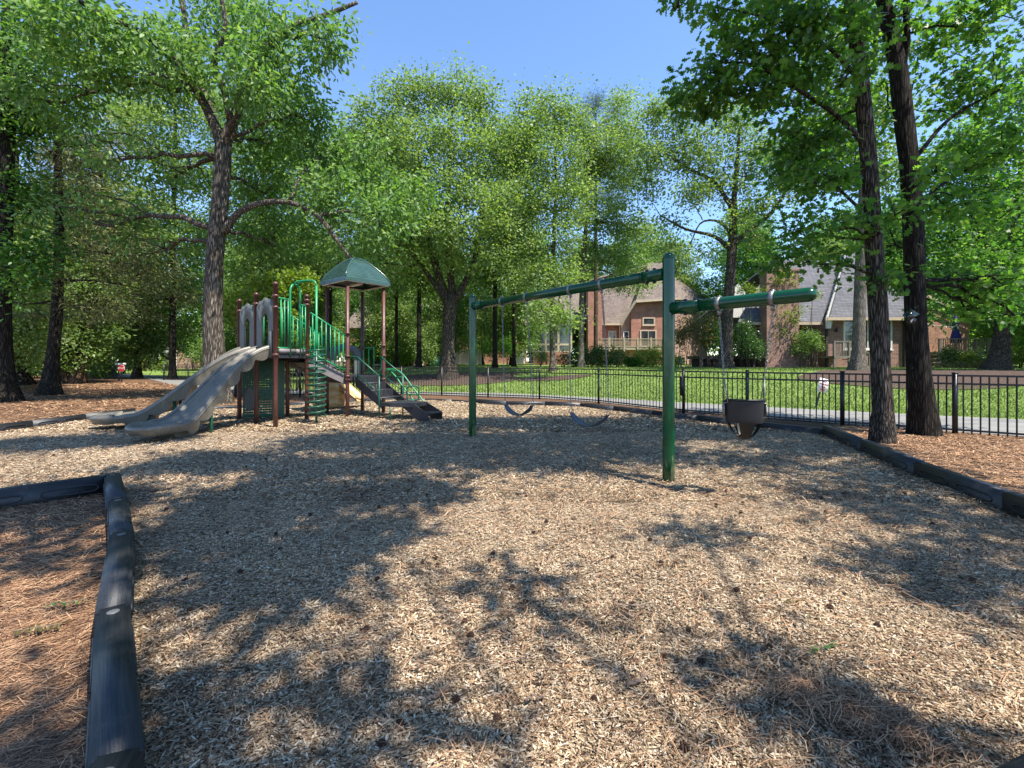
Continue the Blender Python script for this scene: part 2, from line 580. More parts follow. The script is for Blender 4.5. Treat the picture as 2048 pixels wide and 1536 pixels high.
class MB:
    """mesh builder; coordinates are relative to self.o (world origin of the object)"""

    def __init__(self, o=(0, 0, 0)):
        self.v, self.f, self.s = [], [], []
        self.o = Vector(o)

    def add(self, vs, fs, smooth_=False):
        k = len(self.v)
        self.v += [tuple(Vector(v) - self.o) for v in vs]
        for f in fs:
            self.f.append([i + k for i in f])
            self.s.append(smooth_)

    def box(self, c, s, rz=0.0, M=None, bev=0.0):
        c = Vector(c)
        hx, hy, hz = s[0] / 2, s[1] / 2, s[2] / 2
        R = M if M is not None else Matrix.Rotation(rz, 3, 'Z')
        if bev <= 0:
            vs = [c + R @ Vector((x * hx, y * hy, z * hz)) for z in (-1, 1) for x, y in ((-1, -1), (1, -1), (1, 1), (-1, 1))]
            self.add(vs, [(3, 2, 1, 0), (4, 5, 6, 7), (0, 1, 5, 4), (1, 2, 6, 5), (2, 3, 7, 6), (3, 0, 4, 7)])
            return
        bm = bmesh.new()
        bmesh.ops.create_cube(bm, size=1)
        for v in bm.verts:
            v.co = Vector((v.co.x * s[0], v.co.y * s[1], v.co.z * s[2]))
        bmesh.ops.bevel(bm, geom=bm.edges[:], offset=bev, segments=2, affect='EDGES')
        bm.verts.index_update()
        self.add([c + R @ v.co for v in bm.verts], [[v.index for v in f.verts] for f in bm.faces], True)
        bm.free()

    def bar(self, a, b, w, h=None, bev=0.0):
        """square bar from a to b"""
        a, b = Vector(a), Vector(b)
        h = h or w
        d = (b - a)
        L = d.length
        x = d.normalized()
        up = Vector((0, 0, 1)) if abs(x.z) < 0.95 else Vector((0, 1, 0))
        y = up.cross(x).normalized()
        z = x.cross(y)
        self.box((a + b) / 2, (L, w, h), M=Matrix((x, y, z)).transposed(), bev=bev)

    def tube(self, pts, r, n=8, cap=True, closed=False, wob=None, smooth_=True):
        pts = [Vector(p) for p in pts]
        m = len(pts)
        rs = list(r) if hasattr(r, '__len__') else [r] * m
        T = []
        for i in range(m):
            if closed:
                t = pts[(i + 1) % m] - pts[i - 1]
            else:
                t = pts[min(i + 1, m - 1)] - pts[max(i - 1, 0)]
            T.append(t.normalized() if t.length > 1e-9 else Vector((0, 0, 1)))
        up = Vector((0, 0, 1)) if abs(T[0].z) < 0.9 else Vector((1, 0, 0))
        u = up.cross(T[0]).normalized()
        vs, fs = [], []
        for i in range(m):
            u = (u - T[i] * u.dot(T[i]))
            u = u.normalized() if u.length > 1e-6 else T[i].orthogonal().normalized()
            w = T[i].cross(u)
            for k in range(n):
                a = 2 * PI * k / n
                q = rs[i] * (wob(i, a, pts[i]) if wob else 1)
                vs.append(pts[i] + (u * math.cos(a) + w * math.sin(a)) * q)
        rng_ = m if closed else m - 1
        for i in range(rng_):
            j = (i + 1) % m
            for k in range(n):
                k2 = (k + 1) % n
                fs.append((i * n + k, i * n + k2, j * n + k2, j * n + k))
        self.add(vs, fs, smooth_)
        if cap and not closed:
            b = len(self.v) - len(vs)
            self.f.append([b + k for k in range(n)][::-1])
            self.s.append(False)
            self.f.append([b + (m - 1) * n + k for k in range(n)])
            self.s.append(False)

    def lathe(self, c, prof, n=20, smooth_=True, axis=None):
        """prof: (r, z) from bottom to top, about a vertical through c (or the 3x3 axis frame)"""
        c = Vector(c)
        R = axis or Matrix.Identity(3)
        vs, fs = [], []
        for r, z in prof:
            for k in range(n):
                a = 2 * PI * k / n
                vs.append(c + R @ Vector((r * math.cos(a), r * math.sin(a), z)))
        for i in range(len(prof) - 1):
            for k in range(n):
                k2 = (k + 1) % n
                fs.append((i * n + k, i * n + k2, (i + 1) * n + k2, (i + 1) * n + k))
        fs.append([k for k in range(n)][::-1])
        fs.append([(len(prof) - 1) * n + k for k in range(n)])
        self.add(vs, fs, smooth_)

    def prism(self, poly, thick):
        """extrude planar polygon (3-D points) by vector thick, centred on the polygon"""
        t = Vector(thick)
        n = len(poly)
        a = [Vector(p) - t / 2 for p in poly]
        b = [Vector(p) + t / 2 for p in poly]
        fs = [list(range(n))[::-1], [n + i for i in range(n)]]
        fs += [(i, (i + 1) % n, n + (i + 1) % n, n + i) for i in range(n)]
        self.add(a + b, fs)

    def build(self, name, mat, parent=None, label=None):
        me = bpy.data.meshes.new(name)
        me.from_pydata(self.v, [], self.f)
        me.polygons.foreach_set('use_smooth', self.s)
        bm = bmesh.new()
        bm.from_mesh(me)
        bmesh.ops.recalc_face_normals(bm, faces=bm.faces[:])
        bm.to_mesh(me)
        bm.free()
        me.update()
        o = orphan(me, name, mat, parent)
        if parent is None:
            o.location = self.o
        else:
            inv = Vector(self.o) - parent.location
            o.location = Matrix.Rotation(-parent.rotation_euler.z, 3, 'Z') @ inv
            o.rotation_euler.z = -parent.rotation_euler.z
        if label:
            o['label'] = label
        return o


def np_mesh(name, V, Fq, smooth_=False):
    """V (N,3), Fq (M,K)"""
    me = bpy.data.meshes.new(name)
    V = np.ascontiguousarray(V, dtype=np.float32)
    Fq = np.ascontiguousarray(Fq, dtype=np.int32)
    M, K = Fq.shape
    me.vertices.add(len(V))
    me.vertices.foreach_set('co', V.ravel())
    me.loops.add(M * K)
    me.loops.foreach_set('vertex_index', Fq.ravel())
    me.polygons.add(M)
    me.polygons.foreach_set('loop_start', np.arange(0, M * K, K, dtype=np.int32))
    me.polygons.foreach_set('loop_total', np.full(M, K, dtype=np.int32))
    if smooth_:
        me.polygons.foreach_set('use_smooth', np.ones(M, dtype=bool))
    me.update(calc_edges=True)
    return me


# ------------------------------------------------------------------ terrain
ROAD_FAR = [(-60, 62), (-26, 36.5), (-13.5, 23.5), (-9, 20.6), (-4.9, 20.0), (-0.5, 19.0), (3, 16.8), (5.5, 14.6), (8.87, 12.2), (11.4, 10.6), (15, 8.6), (24, 4.5)]
ROAD_NEAR = [(-60, 58), (-27, 33.5), (-14.5, 20.6), (-10, 17.9), (-4.5, 18.7), (-0.9, 17.2), (1.0, 16.5), (2.9, 14.8), (4.7, 12.0), (5.8, 10.95), (7.1, 9.75), (8.4, 8.65), (10, 7.4), (20, 1)]
rfx = np.array([p[0] for p in ROAD_FAR], float)
rfy = np.array([p[1] for p in ROAD_FAR], float)


def hgt(x, y):
    x = np.asarray(x, float)
    y = np.asarray(y, float)
    d = y - np.interp(x, rfx, rfy)
    H = lerp(0.12, 0.92, smooth(-15, -7, x))
    h = H * smooth(-0.2, 13, d)
    h = h + 0.25 * smooth(30, 60, d) * 0.6
    return h * smooth(-6, 0, d + 6)


def hz(x, y):
    return float(hgt(x, y))


def sheet(name, xs, ys, off, mat, mask=None, und=0.0):
    X, Y = np.meshgrid(xs, ys)
    Z = hgt(X, Y) + off
    if und:
        Z = Z + und * (np.sin(X * 1.7 + 0.6 * np.sin(Y * 1.3)) * np.cos(Y * 1.9 + X * 0.7) + 0.5 * np.sin(X * 4.1 + Y * 3.3))
    V = np.stack([X.ravel(), Y.ravel(), Z.ravel()], 1)
    ny, nx = X.shape
    i = np.arange(ny - 1)[:, None] * nx + np.arange(nx - 1)[None, :]
    Fq = np.stack([i, i + 1, i + nx + 1, i + nx], -1).reshape(-1, 4)
    if mask is not None:
        cx = V[Fq].mean(1)
        Fq = Fq[mask(cx[:, 0], cx[:, 1])]
    me = np_mesh(name, V, Fq, True)
    return orphan(me, name, mat)


def resample(pts, n):
    pts = np.array(pts, float)
    d = np.r_[0, np.cumsum(np.linalg.norm(np.diff(pts, axis=0), axis=1))]
    t = np.linspace(0, d[-1], n)
    return np.stack([np.interp(t, d, pts[:, k]) for k in range(pts.shape[1])], 1)


def strip(name, A, B, n, m, off, mat):
    a, b = resample(A, n), resample(B, n)
    t = np.linspace(0, 1, m)[:, None, None]
    XY = a[None] * (1 - t) + b[None] * t
    Z = hgt(XY[..., 0], XY[..., 1]) + off
    V = np.concatenate([XY, Z[..., None]], -1).reshape(-1, 3)
    i = np.arange(m - 1)[:, None] * n + np.arange(n - 1)[None, :]
    Fq = np.stack([i, i + 1, i + n + 1, i + n], -1).reshape(-1, 4)
    return orphan(np_mesh(name, V, Fq, True), name, mat)


def inside(poly, x, y):
    r = np.zeros(x.shape, bool)
    n = len(poly)
    for i in range(n):
        x1, y1 = poly[i]
        x2, y2 = poly[(i + 1) % n]
        c = ((y1 > y) != (y2 > y)) & (x < (x2 - x1) * (y - y1) / (y2 - y1 + 1e-12) + x1)
        r ^= c
    return r


gx = np.concatenate([np.linspace(-1500, -130, 8), np.linspace(-120, -32, 24), np.linspace(-30, 30, 101), np.linspace(32, 120, 24), np.linspace(130, 1500, 8)])
gy = np.concatenate([np.linspace(-1500, -60, 8), np.linspace(-50, 0, 20), np.linspace(1, 40, 80), np.linspace(42, 120, 30), np.linspace(150, 2000, 8)])
tag(sheet('ground', gx, gy, 0.0, 'pine_straw_bed'), kind='structure')
LAWN_FAR = [(-60, 130), (-30, 120), (0, 120), (30, 120), (60, 100), (90, 60)]
tag(strip('lawn', [(-60, 62.3), (-26, 36.8), (-13.5, 23.8)] + ROAD_FAR[3:], LAWN_FAR, 90, 110, 0.012, 'lawn_green'), kind='structure')
tag(strip('path', ROAD_NEAR, ROAD_FAR, 120, 6, 0.022, 'asphalt'), kind='structure')

# border of the chip area, walked clockwise from the corner timber on the left
EDGE_L = [(-0.95, 0.72), (-1.171, 1.331), (-1.909, 2.153), (-2.668, 3.079), (-3.365, 3.843), (-4.14, 4.66)]
EDGE_LL = [(-4.14, 4.66), (-4.95, 3.86), (-5.8, 3.0)]
EDGE_FL = [(-9.3, 3.4), (-9.8, 5.0), (-9.76, 8.58), (-9.75, 10.26), (-9.6, 11.4)]
EDGE_B = [(-9.6, 11.4), (-8.9, 12.3), (-7.9, 12.8), (-6.0, 14.4), (-4.0, 15.7), (-2.4, 15.4), (-1.16, 14.5), (0.0, 13.6), (1.6, 13.7), (2.8, 12.2), (3.85, 10.66), (4.9, 9.2), (5.71, 8.16)]
EDGE_R = [(5.71, 8.16), (5.22, 6.64), (4.75, 5.24), (4.43, 3.99), (4.2, 2.95), (3.3, 2.2), (2.1, 1.49), (1.0, 1.1), (0.0, 0.85), (-0.95, 0.72)]
POLY = EDGE_L + EDGE_LL[1:] + [(-7.5, 2.9)] + EDGE_FL + EDGE_B[1:] + EDGE_R[1:-1]
tag(sheet('playground_surface', np.arange(-10.2, 6.2, 0.1), np.arange(0.4, 16.2, 0.1), 0.03, 'chip_bed',
          lambda x, y: inside(POLY, x, y), und=0.012), kind='structure')


def patch(name, cx, cy, rx, ry, off, mat, seed=1, kind='structure'):
    r = np.random.default_rng(seed)
    ph = r.random(4) * 6
    n, m = 40, 8
    a = np.linspace(0, 2 * PI, n, endpoint=False)
    k = 1 + 0.14 * np.sin(2 * a + ph[0]) + 0.09 * np.sin(3 * a + ph[1]) + 0.06 * np.sin(5 * a + ph[2])
    V = []
    for j in range(m + 1):
        t = j / m
        V.append(np.stack([cx + rx * k * t * np.cos(a), cy + ry * k * t * np.sin(a)], 1))
    V = np.concatenate(V)
    Z = hgt(V[:, 0], V[:, 1]) + off
    V = np.c_[V, Z]
    Fq = []
    for j in range(m):
        for i in range(n):
            Fq.append((j * n + i, j * n + (i + 1) % n, (j + 1) * n + (i + 1) % n, (j + 1) * n + i))
    return tag(orphan(np_mesh(name, V, np.array(Fq), True), name, mat), kind=kind)


patch('mulch_bed', 17.5, 18.3, 5.6, 3.4, 0.04, 'mulch_bed', 3)
patch('mulch_bed', 15, 28.6, 6.5, 0.8, 0.04, 'mulch_bed', 4)
patch('mulch_bed', -3.7, 25, 5.0, 2.2, 0.04, 'mulch_bed', 5)
patch('mulch_bed', 5.2, 33, 5.5, 1.6, 0.04, 'mulch_bed', 6)
patch('mulch_bed', 2.2, 23.5, 1.7, 0.8, 0.045, 'mulch_bed', 8)

# ------------------------------------------------------------------ loose ground cover (nobody could count it)
QUADT = np.array([(-.5, -.5, 0), (.5, -.5, 0), (.5, .5, 0), (-.5, .5, 0)])


def frames(n, r, tilt):
    az = r.random(n) * 2 * PI
    pitch = r.normal(0, tilt, n)
    roll = r.normal(0, tilt * 1.3, n)
    D = np.stack([np.cos(az) * np.cos(pitch), np.sin(az) * np.cos(pitch), np.sin(pitch)], 1)
    S0 = np.stack([-np.sin(az), np.cos(az), np.zeros(n)], 1)
    N0 = np.cross(D, S0)
    S = S0 * np.cos(roll)[:, None] + N0 * np.sin(roll)[:, None]
    return D, S, np.cross(D, S)


def chips_mesh(pts, L, W, r, zoff):
    """thin five-sided slivers: a top face with raised middle"""
    n = len(pts)
    D, S, N = frames(n, r, 0.2)
    T = np.array([(-.5, -.35, 0), (-.1, -.5, 0.0), (.5, -.2, 0), (.42, .35, 0), (-.2, .5, 0.0), (-.5, .2, 0)])
    T = T[None] + r.normal(0, .07, (n, 6, 3)) * np.array([1, 1, 0])
    V = pts[:, None] + T[..., :1] * (L[:, None, None] * D[:, None]) + T[..., 1:2] * (W[:, None, None] * S[:, None])
    V = V.reshape(-1, 3)
    Fq = (np.arange(n)[:, None] * 6 + np.arange(6)[None])
    return V, Fq


def pick_area(n, zlo, zhi, r, poly, power=1.0, xlim=1.2):
    """points on the ground in front of the viewer, denser near"""
    out = []
    tot = 0
    while tot < n:
        m = int((n - tot) * 1.8) + 100
        d = zlo * (zhi / zlo) ** (r.random(m) ** power)
        x = (r.random(m) * 2 - 1) * (xlim * d + 0.6)
        ok = inside(poly, x, d)
        out.append(np.stack([x[ok], d[ok]], 1))
        tot += ok.sum()
    return np.concatenate(out)[:n]


def und(x, y):
    return 0.012 * (np.sin(x * 1.7 + 0.6 * np.sin(y * 1.3)) * np.cos(y * 1.9 + x * 0.7) + 0.5 * np.sin(x * 4.1 + y * 3.3))


r1 = np.random.default_rng(11)
VV, FF = [], []
base = 0
for (n, zl, zh, l0, l1, w0, w1) in ((280000, 1.2, 4.8, .010, .036, .0028, .0085), (90000, 4.3, 9.0, .026, .055, .007, .014), (40000, 8.5, 16.0, .05, .09, .014, .026)):
    xy = pick_area(n, zl, zh, r1, POLY)
    L = l0 + (l1 - l0) * r1.random(n) ** 1.6
    W = w0 + (w1 - w0) * r1.random(n)
    z = 0.03 + und(xy[:, 0], xy[:, 1]) + 0.004 + r1.random(n) * 0.014
    V, Fq = chips_mesh(np.c_[xy, z], L, W, r1, 0)
    VV.append(V)
    FF.append(Fq + base)
    base += len(V)
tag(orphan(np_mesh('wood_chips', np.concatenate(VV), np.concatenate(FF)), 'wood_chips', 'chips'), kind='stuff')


def needle_patch(n, poly, zl, zh, r, lmul=1.0, wmul=1.0):
    xy = pick_area(n, zl, zh, r, poly, xlim=1.3)
    d = xy[:, 1]
    D, S, N = frames(n, r, 0.16)
    # preferred direction gives the combed look of raked straw
    az = r.normal(0.35, 0.75, n) + np.sin(xy[:, 0] * 2) * 0.5
    D = np.stack([np.cos(az), np.sin(az), r.normal(0, .1, n)], 1)
    S = np.stack([-np.sin(az), np.cos(az), np.zeros(n)], 1)
    L = (0.09 + 0.10 * r.random(n)) * lmul
    W = np.maximum(0.0022, 0.0016 * d) * wmul
    z = hgt(xy[:, 0], d) + 0.008 + r.random(n) * 0.03
    C = np.c_[xy, z]
    bend = r.normal(0, .12, n)
    pts = []
    for t in (-.5, 0, .5):
        q = C + D * (L * t)[:, None] + S * (L * bend * (0.25 - t * t) * 2)[:, None]
        q[:, 2] += -0.012 * (t * t) * 4 * r.random(n)
        pts += [q - S * (W / 2)[:, None], q + S * (W / 2)[:, None]]
    V = np.stack(pts, 1).reshape(-1, 3)
    k = np.arange(n)[:, None] * 6
    Fq = np.concatenate([k + np.array([[0, 1, 3, 2]]), k + np.array([[2, 3, 5, 4]])])
    return V, Fq


PINE_L = [(-0.9, 0.3), (-1.25, 1.30), (-1.98, 2.11), (-2.74, 3.04), (-3.43, 3.79), (-4.18, 4.56), (-4.98, 3.8), (-6.5, 2.4), (-4, 0.3)]
PINE_R = [(5.85, 8.1), (5.33, 6.6), (4.86, 5.2), (4.54, 3.95), (6, 3), (12, 5), (8.3, 8.6), (6.9, 9.6)]
PINE_FL = [(-9.95, 3.4), (-9.95, 11.4), (-9.1, 12.6), (-8.2, 13.3), (-9, 17), (-24, 30), (-36, 30), (-20, 3)]
CLUMP = [(0.3, 1.5), (1.1, 1.42), (1.5, 1.8), (0.95, 1.95), (0.45, 1.8)]
VV, FF = [], []
base = 0
for (n, po, a, b_, lm, wm) in ((90000, PINE_L, 0.9, 5.0, 1.0, 1.0), (50000, PINE_R, 3.2, 9.6, 1.2, 1.1), (26000, PINE_FL, 5.0, 28.0, 1.6, 1.3), (700, [(1.0, 1.82), (1.22, 1.9), (1.52, 1.68), (1.42, 1.5), (1.18, 1.62)], 1.3, 2.2, .7, .8)):
    V, Fq = needle_patch(n, po, a, b_, r1, lm, wm)
    if n == 700:
        V[:, 2] += 0.045
    VV.append(V)
    FF.append(Fq + base)
    base += len(V)
for (npt, a, b_) in ((5000, 1.2, 5.0), (4000, 3.5, 9.0)):
    V, Fq = needle_patch(npt, POLY, a, b_, r1, .8, .8)
    V[:, 2] += 0.045
    VV.append(V)
    FF.append(Fq + base)
    base += len(V)
tag(orphan(np_mesh('pine_straw', np.concatenate(VV), np.concatenate(FF)), 'pine_straw', 'needles'), kind='stuff')

# grass blades standing on the lawn
n = 150000
gd = 10.5 * (34 / 10.5) ** r1.random(n)
gxx = (r1.random(n) * 2 - 1) * 1.2 * gd
ok = (gd > np.interp(gxx, rfx, rfy) + 0.1)
for (cx, cy, rx, ry) in ((17.5, 18.3, 5.4, 3.2), (15, 28.6, 6.3, .7), (-3.7, 25, 4.8, 2.0), (2.2, 23.5, 1.5, .7)):
    ok &= ((gxx - cx) / rx) ** 2 + ((gd - cy) / ry) ** 2 > 1
gxx, gd = gxx[ok], gd[ok]
n = len(gd)
C = np.c_[gxx, gd, hgt(gxx, gd) + 0.01]
az = r1.random(n) * 2 * PI
wv = np.stack([np.cos(az), np.sin(az), 0 * az], 1) * (0.0013 * gd)[:, None]
lean = np.stack([r1.normal(0, .02, n), r1.normal(0, .02, n), 0.03 + 0.05 * r1.random(n)], 1)
V = np.stack([C - wv, C + wv, C + lean], 1).reshape(-1, 3)
tag(orphan(np_mesh('grass', V, np.arange(n * 3).reshape(-1, 3)), 'grass', 'grass_blade'), kind='stuff')
#SECTION_OBJECTS
# ------------------------------------------------------------------ border timbers


_alt = False


def timber(a, b, h, label, group=None, w=0.125, recess=None):
    a, b = Vector((*a, 0)), Vector((*b, 0))
    o = thing('border_timber', (a.x, a.y, 0), label, 'border timber', group)
    d = (b - a)
    L = d.length + 0.05
    x = d.normalized()
    y = Vector((-x.y, x.x, 0))
    global _alt
    _alt = not _alt
    h = h + (0.007 if _alt else 0)
    w = w + (0.004 if _alt else 0)
    R = Matrix((x, y, Vector((0, 0, 1)))).transposed()
    m = MB(a)
    c = (a + b) / 2 + Vector((0, 0, h / 2 - 0.04))
    # moulded body with rounded edges and two shallow recesses in either face
    m.box(c, (L, w, h + 0.08), M=R, bev=0.016)
    body = m.build('body', 'border_plastic', o)
    ang_ = math.atan2(x.y, x.x)
    body.data.transform(Matrix.Rotation(-ang_, 4, 'Z'))
    body.rotation_euler = (0, 0, ang_)
    m = MB(a)
    for s in (-1, 1):
        for t in (0.27, 0.73):
            q = a + d * t + y * s * (w / 2 + 0.001) + Vector((0, 0, h * 0.5))
            hx, hh = L * 0.17, h * 0.17
            ring = []
            for k in range(16):
                an = 2 * PI * k / 16
                ex = math.copysign(abs(math.cos(an)) ** 0.45, math.cos(an))
                ez = math.copysign(abs(math.sin(an)) ** 0.7, math.sin(an))
                ring.append(q + x * hx * ex + Vector((0, 0, hh * ez)))
            m.tube(ring, 0.008, 6, closed=True)
    m.build('moulded_rib', 'border_plastic', o)
    m = MB(a)
    e = a + x * 0.07 + Vector((0, 0, h - 0.002))
    m.lathe(e, [(0.024, -0.01), (0.024, 0.0035), (0.018, 0.0045)], 18)
    m.build('stake_cap', 'white_disc', o)
    return o


names_l = ['black border timber at the bottom left whose round stake cap is cut by the frame',
           'longest dappled black border timber running up from the bottom left corner',
           'ribbed black border timber third from the corner where the border turns',
           'shaded black border timber second from the corner where the border turns',
           'short shaded black border timber ending at the sharp corner by the pine straw']
for i in range(len(EDGE_L) - 1):
    timber(EDGE_L[i + 1], EDGE_L[i], 0.2, names_l[i])
timber(EDGE_LL[0], EDGE_LL[1], 0.2, 'black border timber with its long moulded recess facing us, at the left frame edge')
timber(EDGE_LL[1], EDGE_LL[2], 0.2, 'black border timber cut off by the left frame edge beyond the recessed one')
names_r = ['black border timber beside the base of the slimmer near tree on the right',
           'black border timber on the right, second from the slim near tree',
           'black border timber on the right just before the frame edge',
           'black border timber cut off by the right frame edge']
for i in range(4):
    timber(EDGE_R[i], EDGE_R[i + 1], 0.2, names_r[i])
for i in range(4, 9):
    timber(EDGE_R[i], EDGE_R[i + 1], 0.2, 'dark border timber corner showing at the bottom right of the chips', 'border timbers round the near side')


def timber_run(pts, h, label, group):
    d = np.linalg.norm(np.diff(np.array(pts), axis=0), axis=1).sum()
    q = resample(pts, max(2, int(round(d / 1.2)) + 1))
    for i in range(len(q) - 1):
        timber(tuple(q[i]), tuple(q[i + 1]), h, label, group)


timber_run(EDGE_FL, 0.16, 'black border timber between chips and pine straw left of the slides', 'border timbers left of the slides')
timber_run(EDGE_B[:5], 0.10, 'low dusty border timber behind the play tower', 'border timbers behind the play tower')
timber_run(EDGE_B[4:7], 0.07, 'low dusty border timber along the fence behind the steps', 'border timbers behind the steps')
timber_run(EDGE_B[6:], 0.14, 'black border timber along the metal fence behind the swings', 'border timbers behind the swings')

# ------------------------------------------------------------------ metal fence
FP = [(-24.6, 31.8, 0), (-22.6, 31.4, 0), (-20.6, 31.0, 0), (-18.0, 30.2, 0), (-10.2, 16.6, 1), (-8.1, 17.2, 1), (-6.3, 17.9, 1), (-4.5, 18.3, 1), (-2.78, 17.8, 1), (-0.9, 16.9, 1), (0.99, 16.2, 1), (2.79, 14.5, 1),
      (4.46, 11.7, 1), (5.54, 10.6, 1), (6.9, 9.4, 1), (8.2, 8.33, 1), (9.55, 7.2, 1), (10.9, 6.1, 1)]
fence = thing('metal_fence', (FP[5][0], FP[5][1], 0), 'black metal picket fence with two top rails between the chips and the path', 'fence')
FH = 1.12
for i, (x, y, _) in enumerate(FP):
    m = MB((x, y, 0))
    m.box((x, y, FH / 2), (0.062, 0.062, FH + 0.04), bev=0.004)
    m.box((x, y, FH + 0.03), (0.075, 0.075, 0.022), bev=0.005)
    if i == 12:
        m.lathe((x, y, FH + 0.045), [(0.01, 0), (0.03, 0.015), (0.036, 0.035), (0.026, 0.06), (0.005, 0.068)], 12)
        m.box((x - 0.06, y - 0.05, 0.72), (0.07, 0.05, 0.5), bev=0.008)
    m.build('fence_post', 'black_metal', fence)
for i in range(len(FP) - 1):
    a, b = Vector((*FP[i][:2], 0)), Vector((*FP[i + 1][:2], 0))
    for z in (FH - 0.02, FH - 0.17, 0.10):
        m = MB(a)
        m.bar(a + Vector((0, 0, z)), b + Vector((0, 0, z)), 0.026, 0.034)
        m.build('rail', 'black_metal', fence)
    m = MB(a)
    L = (b - a).length
    n = max(2, int(round(L / 0.113)))
    for k in range(1, n):
        q = a + (b - a) * (k / n)
        j = RND.uniform(-0.002, 0.002)
        m.bar(q + Vector((j, 0, 0.04)), q + Vector((-j, 0, FH - 0.012)), 0.017)
    m.build('pickets', 'black_metal', fence)

# ------------------------------------------------------------------ swing set
S0 = Vector((-0.707, 8.06, 0))
S1 = Vector((1.75, 5.03, 0))
HB, HA = 2.35, 1.955
TIP = Vector((2.66, 3.91, HA))
ROT = [P(1004, 600, 7.375), P(1053, 600, 6.9), P(1140, 600, 6.19), P(1202.6, 600, 5.767)]
sw = thing('swing_frame', (S1.x, S1.y, 0), 'glossy dark green steel swing frame with two posts, long beam and lower cantilevered arm', 'swing frame')


def swing_post(p, top):
    m = MB(p)
    r = 0.066
    m.lathe(p, [(r, -0.1), (r, 0.3), (r, 1.2), (r, top - 0.09)] + [(r * math.cos(t), top - 0.09 + 0.075 * math.sin(t)) for t in (0.01, .3, .6, .9, 1.2, 1.45)], 32)
    m.tube([p + Vector((r * math.cos(a), r * math.sin(a), top - 0.085)) * 1.0 for a in np.linspace(0, 2 * PI, 24, endpoint=False)], 0.005, 6, closed=True)
    m.build('post', 'green_paint', sw)


swing_post(S0, 2.585)
swing_post(S1, 2.60)
dirb = (S1 - S0).normalized()
m = MB(S0)
m.tube([S0 + Vector((0, 0, HB)) + dirb * 0.30, S1 + Vector((0, 0, HB)) - dirb * 0.32], 0.063, 28)
m.build('beam', 'green_paint', sw)
m = MB(S1)
dira = (TIP - S1 - Vector((0, 0, HA))).normalized()
A0 = S1 + Vector((0, 0, HA))
Lp = (TIP - A0).length
pts = [A0 + dira * t for t in (0.36, 0.7, 1.0, Lp - 0.07)]
rr = [0.064] * 4
for k in (0.25, 0.5, 0.75, 0.92, 1.0):
    pts.append(A0 + dira * (Lp - 0.07 + 0.062 * math.sin(k * PI / 2)))
    rr.append(max(0.004, 0.064 * math.cos(k * PI / 2)))
m.tube(pts, rr, 28)
m.build('arm', 'green_paint', sw)
for (p, d, h, ln) in ((S0, dirb, HB, 0.31), (S1, -dirb, HB, 0.33), (S1, dira, HA, 0.37)):
    m = MB(p)
    q = p + Vector((0, 0, h))
    m.tube([q + d * 0.05, q + d * ln], 0.0685, 28)
    m.tube([q + d * (ln - 0.012), q + d * (ln + 0.004)], 0.0705, 28)
    m.build('sleeve', 'green_paint', sw)
    m = MB(p)
    for t in (0.55, 0.85):
        for s in (1, -1):
            c = q + d * ln * t
            m.lathe(c + Vector((0, 0, s * 0.066)), [(0.02, -0.004 if s > 0 else -0.016), (0.02, 0.016 if s > 0 else 0.004), (0.012, 0.022 if s > 0 else 0.006)] if s > 0 else [(0.012, -0.024), (0.02, -0.014), (0.02, 0.004)], 12)
    m.build('bolt', 'black_metal', sw)


def hanger(c, d, r):
    o = MB(c)
    o.tube([c - d * 0.022, c + d * 0.022], r + 0.007, 24)
    s = d.cross(Vector((0, 0, 1))).normalized()
    o.bar(c + Vector((0, 0, -r - 0.0)), c + Vector((0, 0, -r - 0.055)), 0.028, 0.034, bev=0.004)
    o.bar(c + s * 0.03 + Vector((0, 0, -r - 0.022)), c - s * 0.03 + Vector((0, 0, -r - 0.022)), 0.015)
    o.bar(c + Vector((0, 0, r - 0.002)), c + Vector((0, 0, r + 0.016)), 0.03, 0.03, bev=0.004)
    o.build('hanger', 'galvanised', sw)
    return c + Vector((0, 0, -r - 0.07))


hang = []
for q in ROT:
    t = (q - S0).dot(dirb) / 1.0
    c = S0 + dirb * Vector((q.x - S0.x, q.y - S0.y, 0)).dot(dirb) + Vector((0, 0, HB))
    hang.append(hanger(c, dirb, 0.063))
ha = []
for px, z in ((1438, 4.58), (1545, 4.19)):
    q = P(px, 600, z)
    t = Vector((q.x - A0.x, q.y - A0.y, 0)).dot(dira)
    ha.append(hanger(A0 + dira * t, dira, 0.064))


def chain_pts(a, b, sag=0.0, n=60):
    pts = []
    for i in range(n + 1):
        t = i / n
        p = a.lerp(b, t)
        p = p + Vector((sag * math.sin(PI * t), 0, 0))
        pts.append(p)
    return pts


def chain(parent, a, b, name='chain', mat='galvanised', step=0.034, wire=0.0034, sag=0.0):
    m = MB(a)
    L = (b - a).length
    n = int(L / step)
    for i in range(n):
        t0 = i / n
        p = a.lerp(b, t0 + 0.5 / n) + Vector((sag * math.sin(PI * t0), sag * 0.4 * math.sin(PI * t0), 0))
        z = (b - a).normalized()
        ang = (i % 2) * PI / 2 + 0.35 + RND.uniform(-.15, .15)
        x = Matrix.Rotation(ang, 3, z) @ z.orthogonal().normalized()
        loop = []
        hl, hw = step * 0.58, step * 0.30
        for k in range(10):
            an = 2 * PI * k / 10
            loop.append(p + z * hl * math.sin(an) + x * hw * math.cos(an))
        m.tube(loop, wire, 5, closed=True)
    return m.build(name, mat, parent)


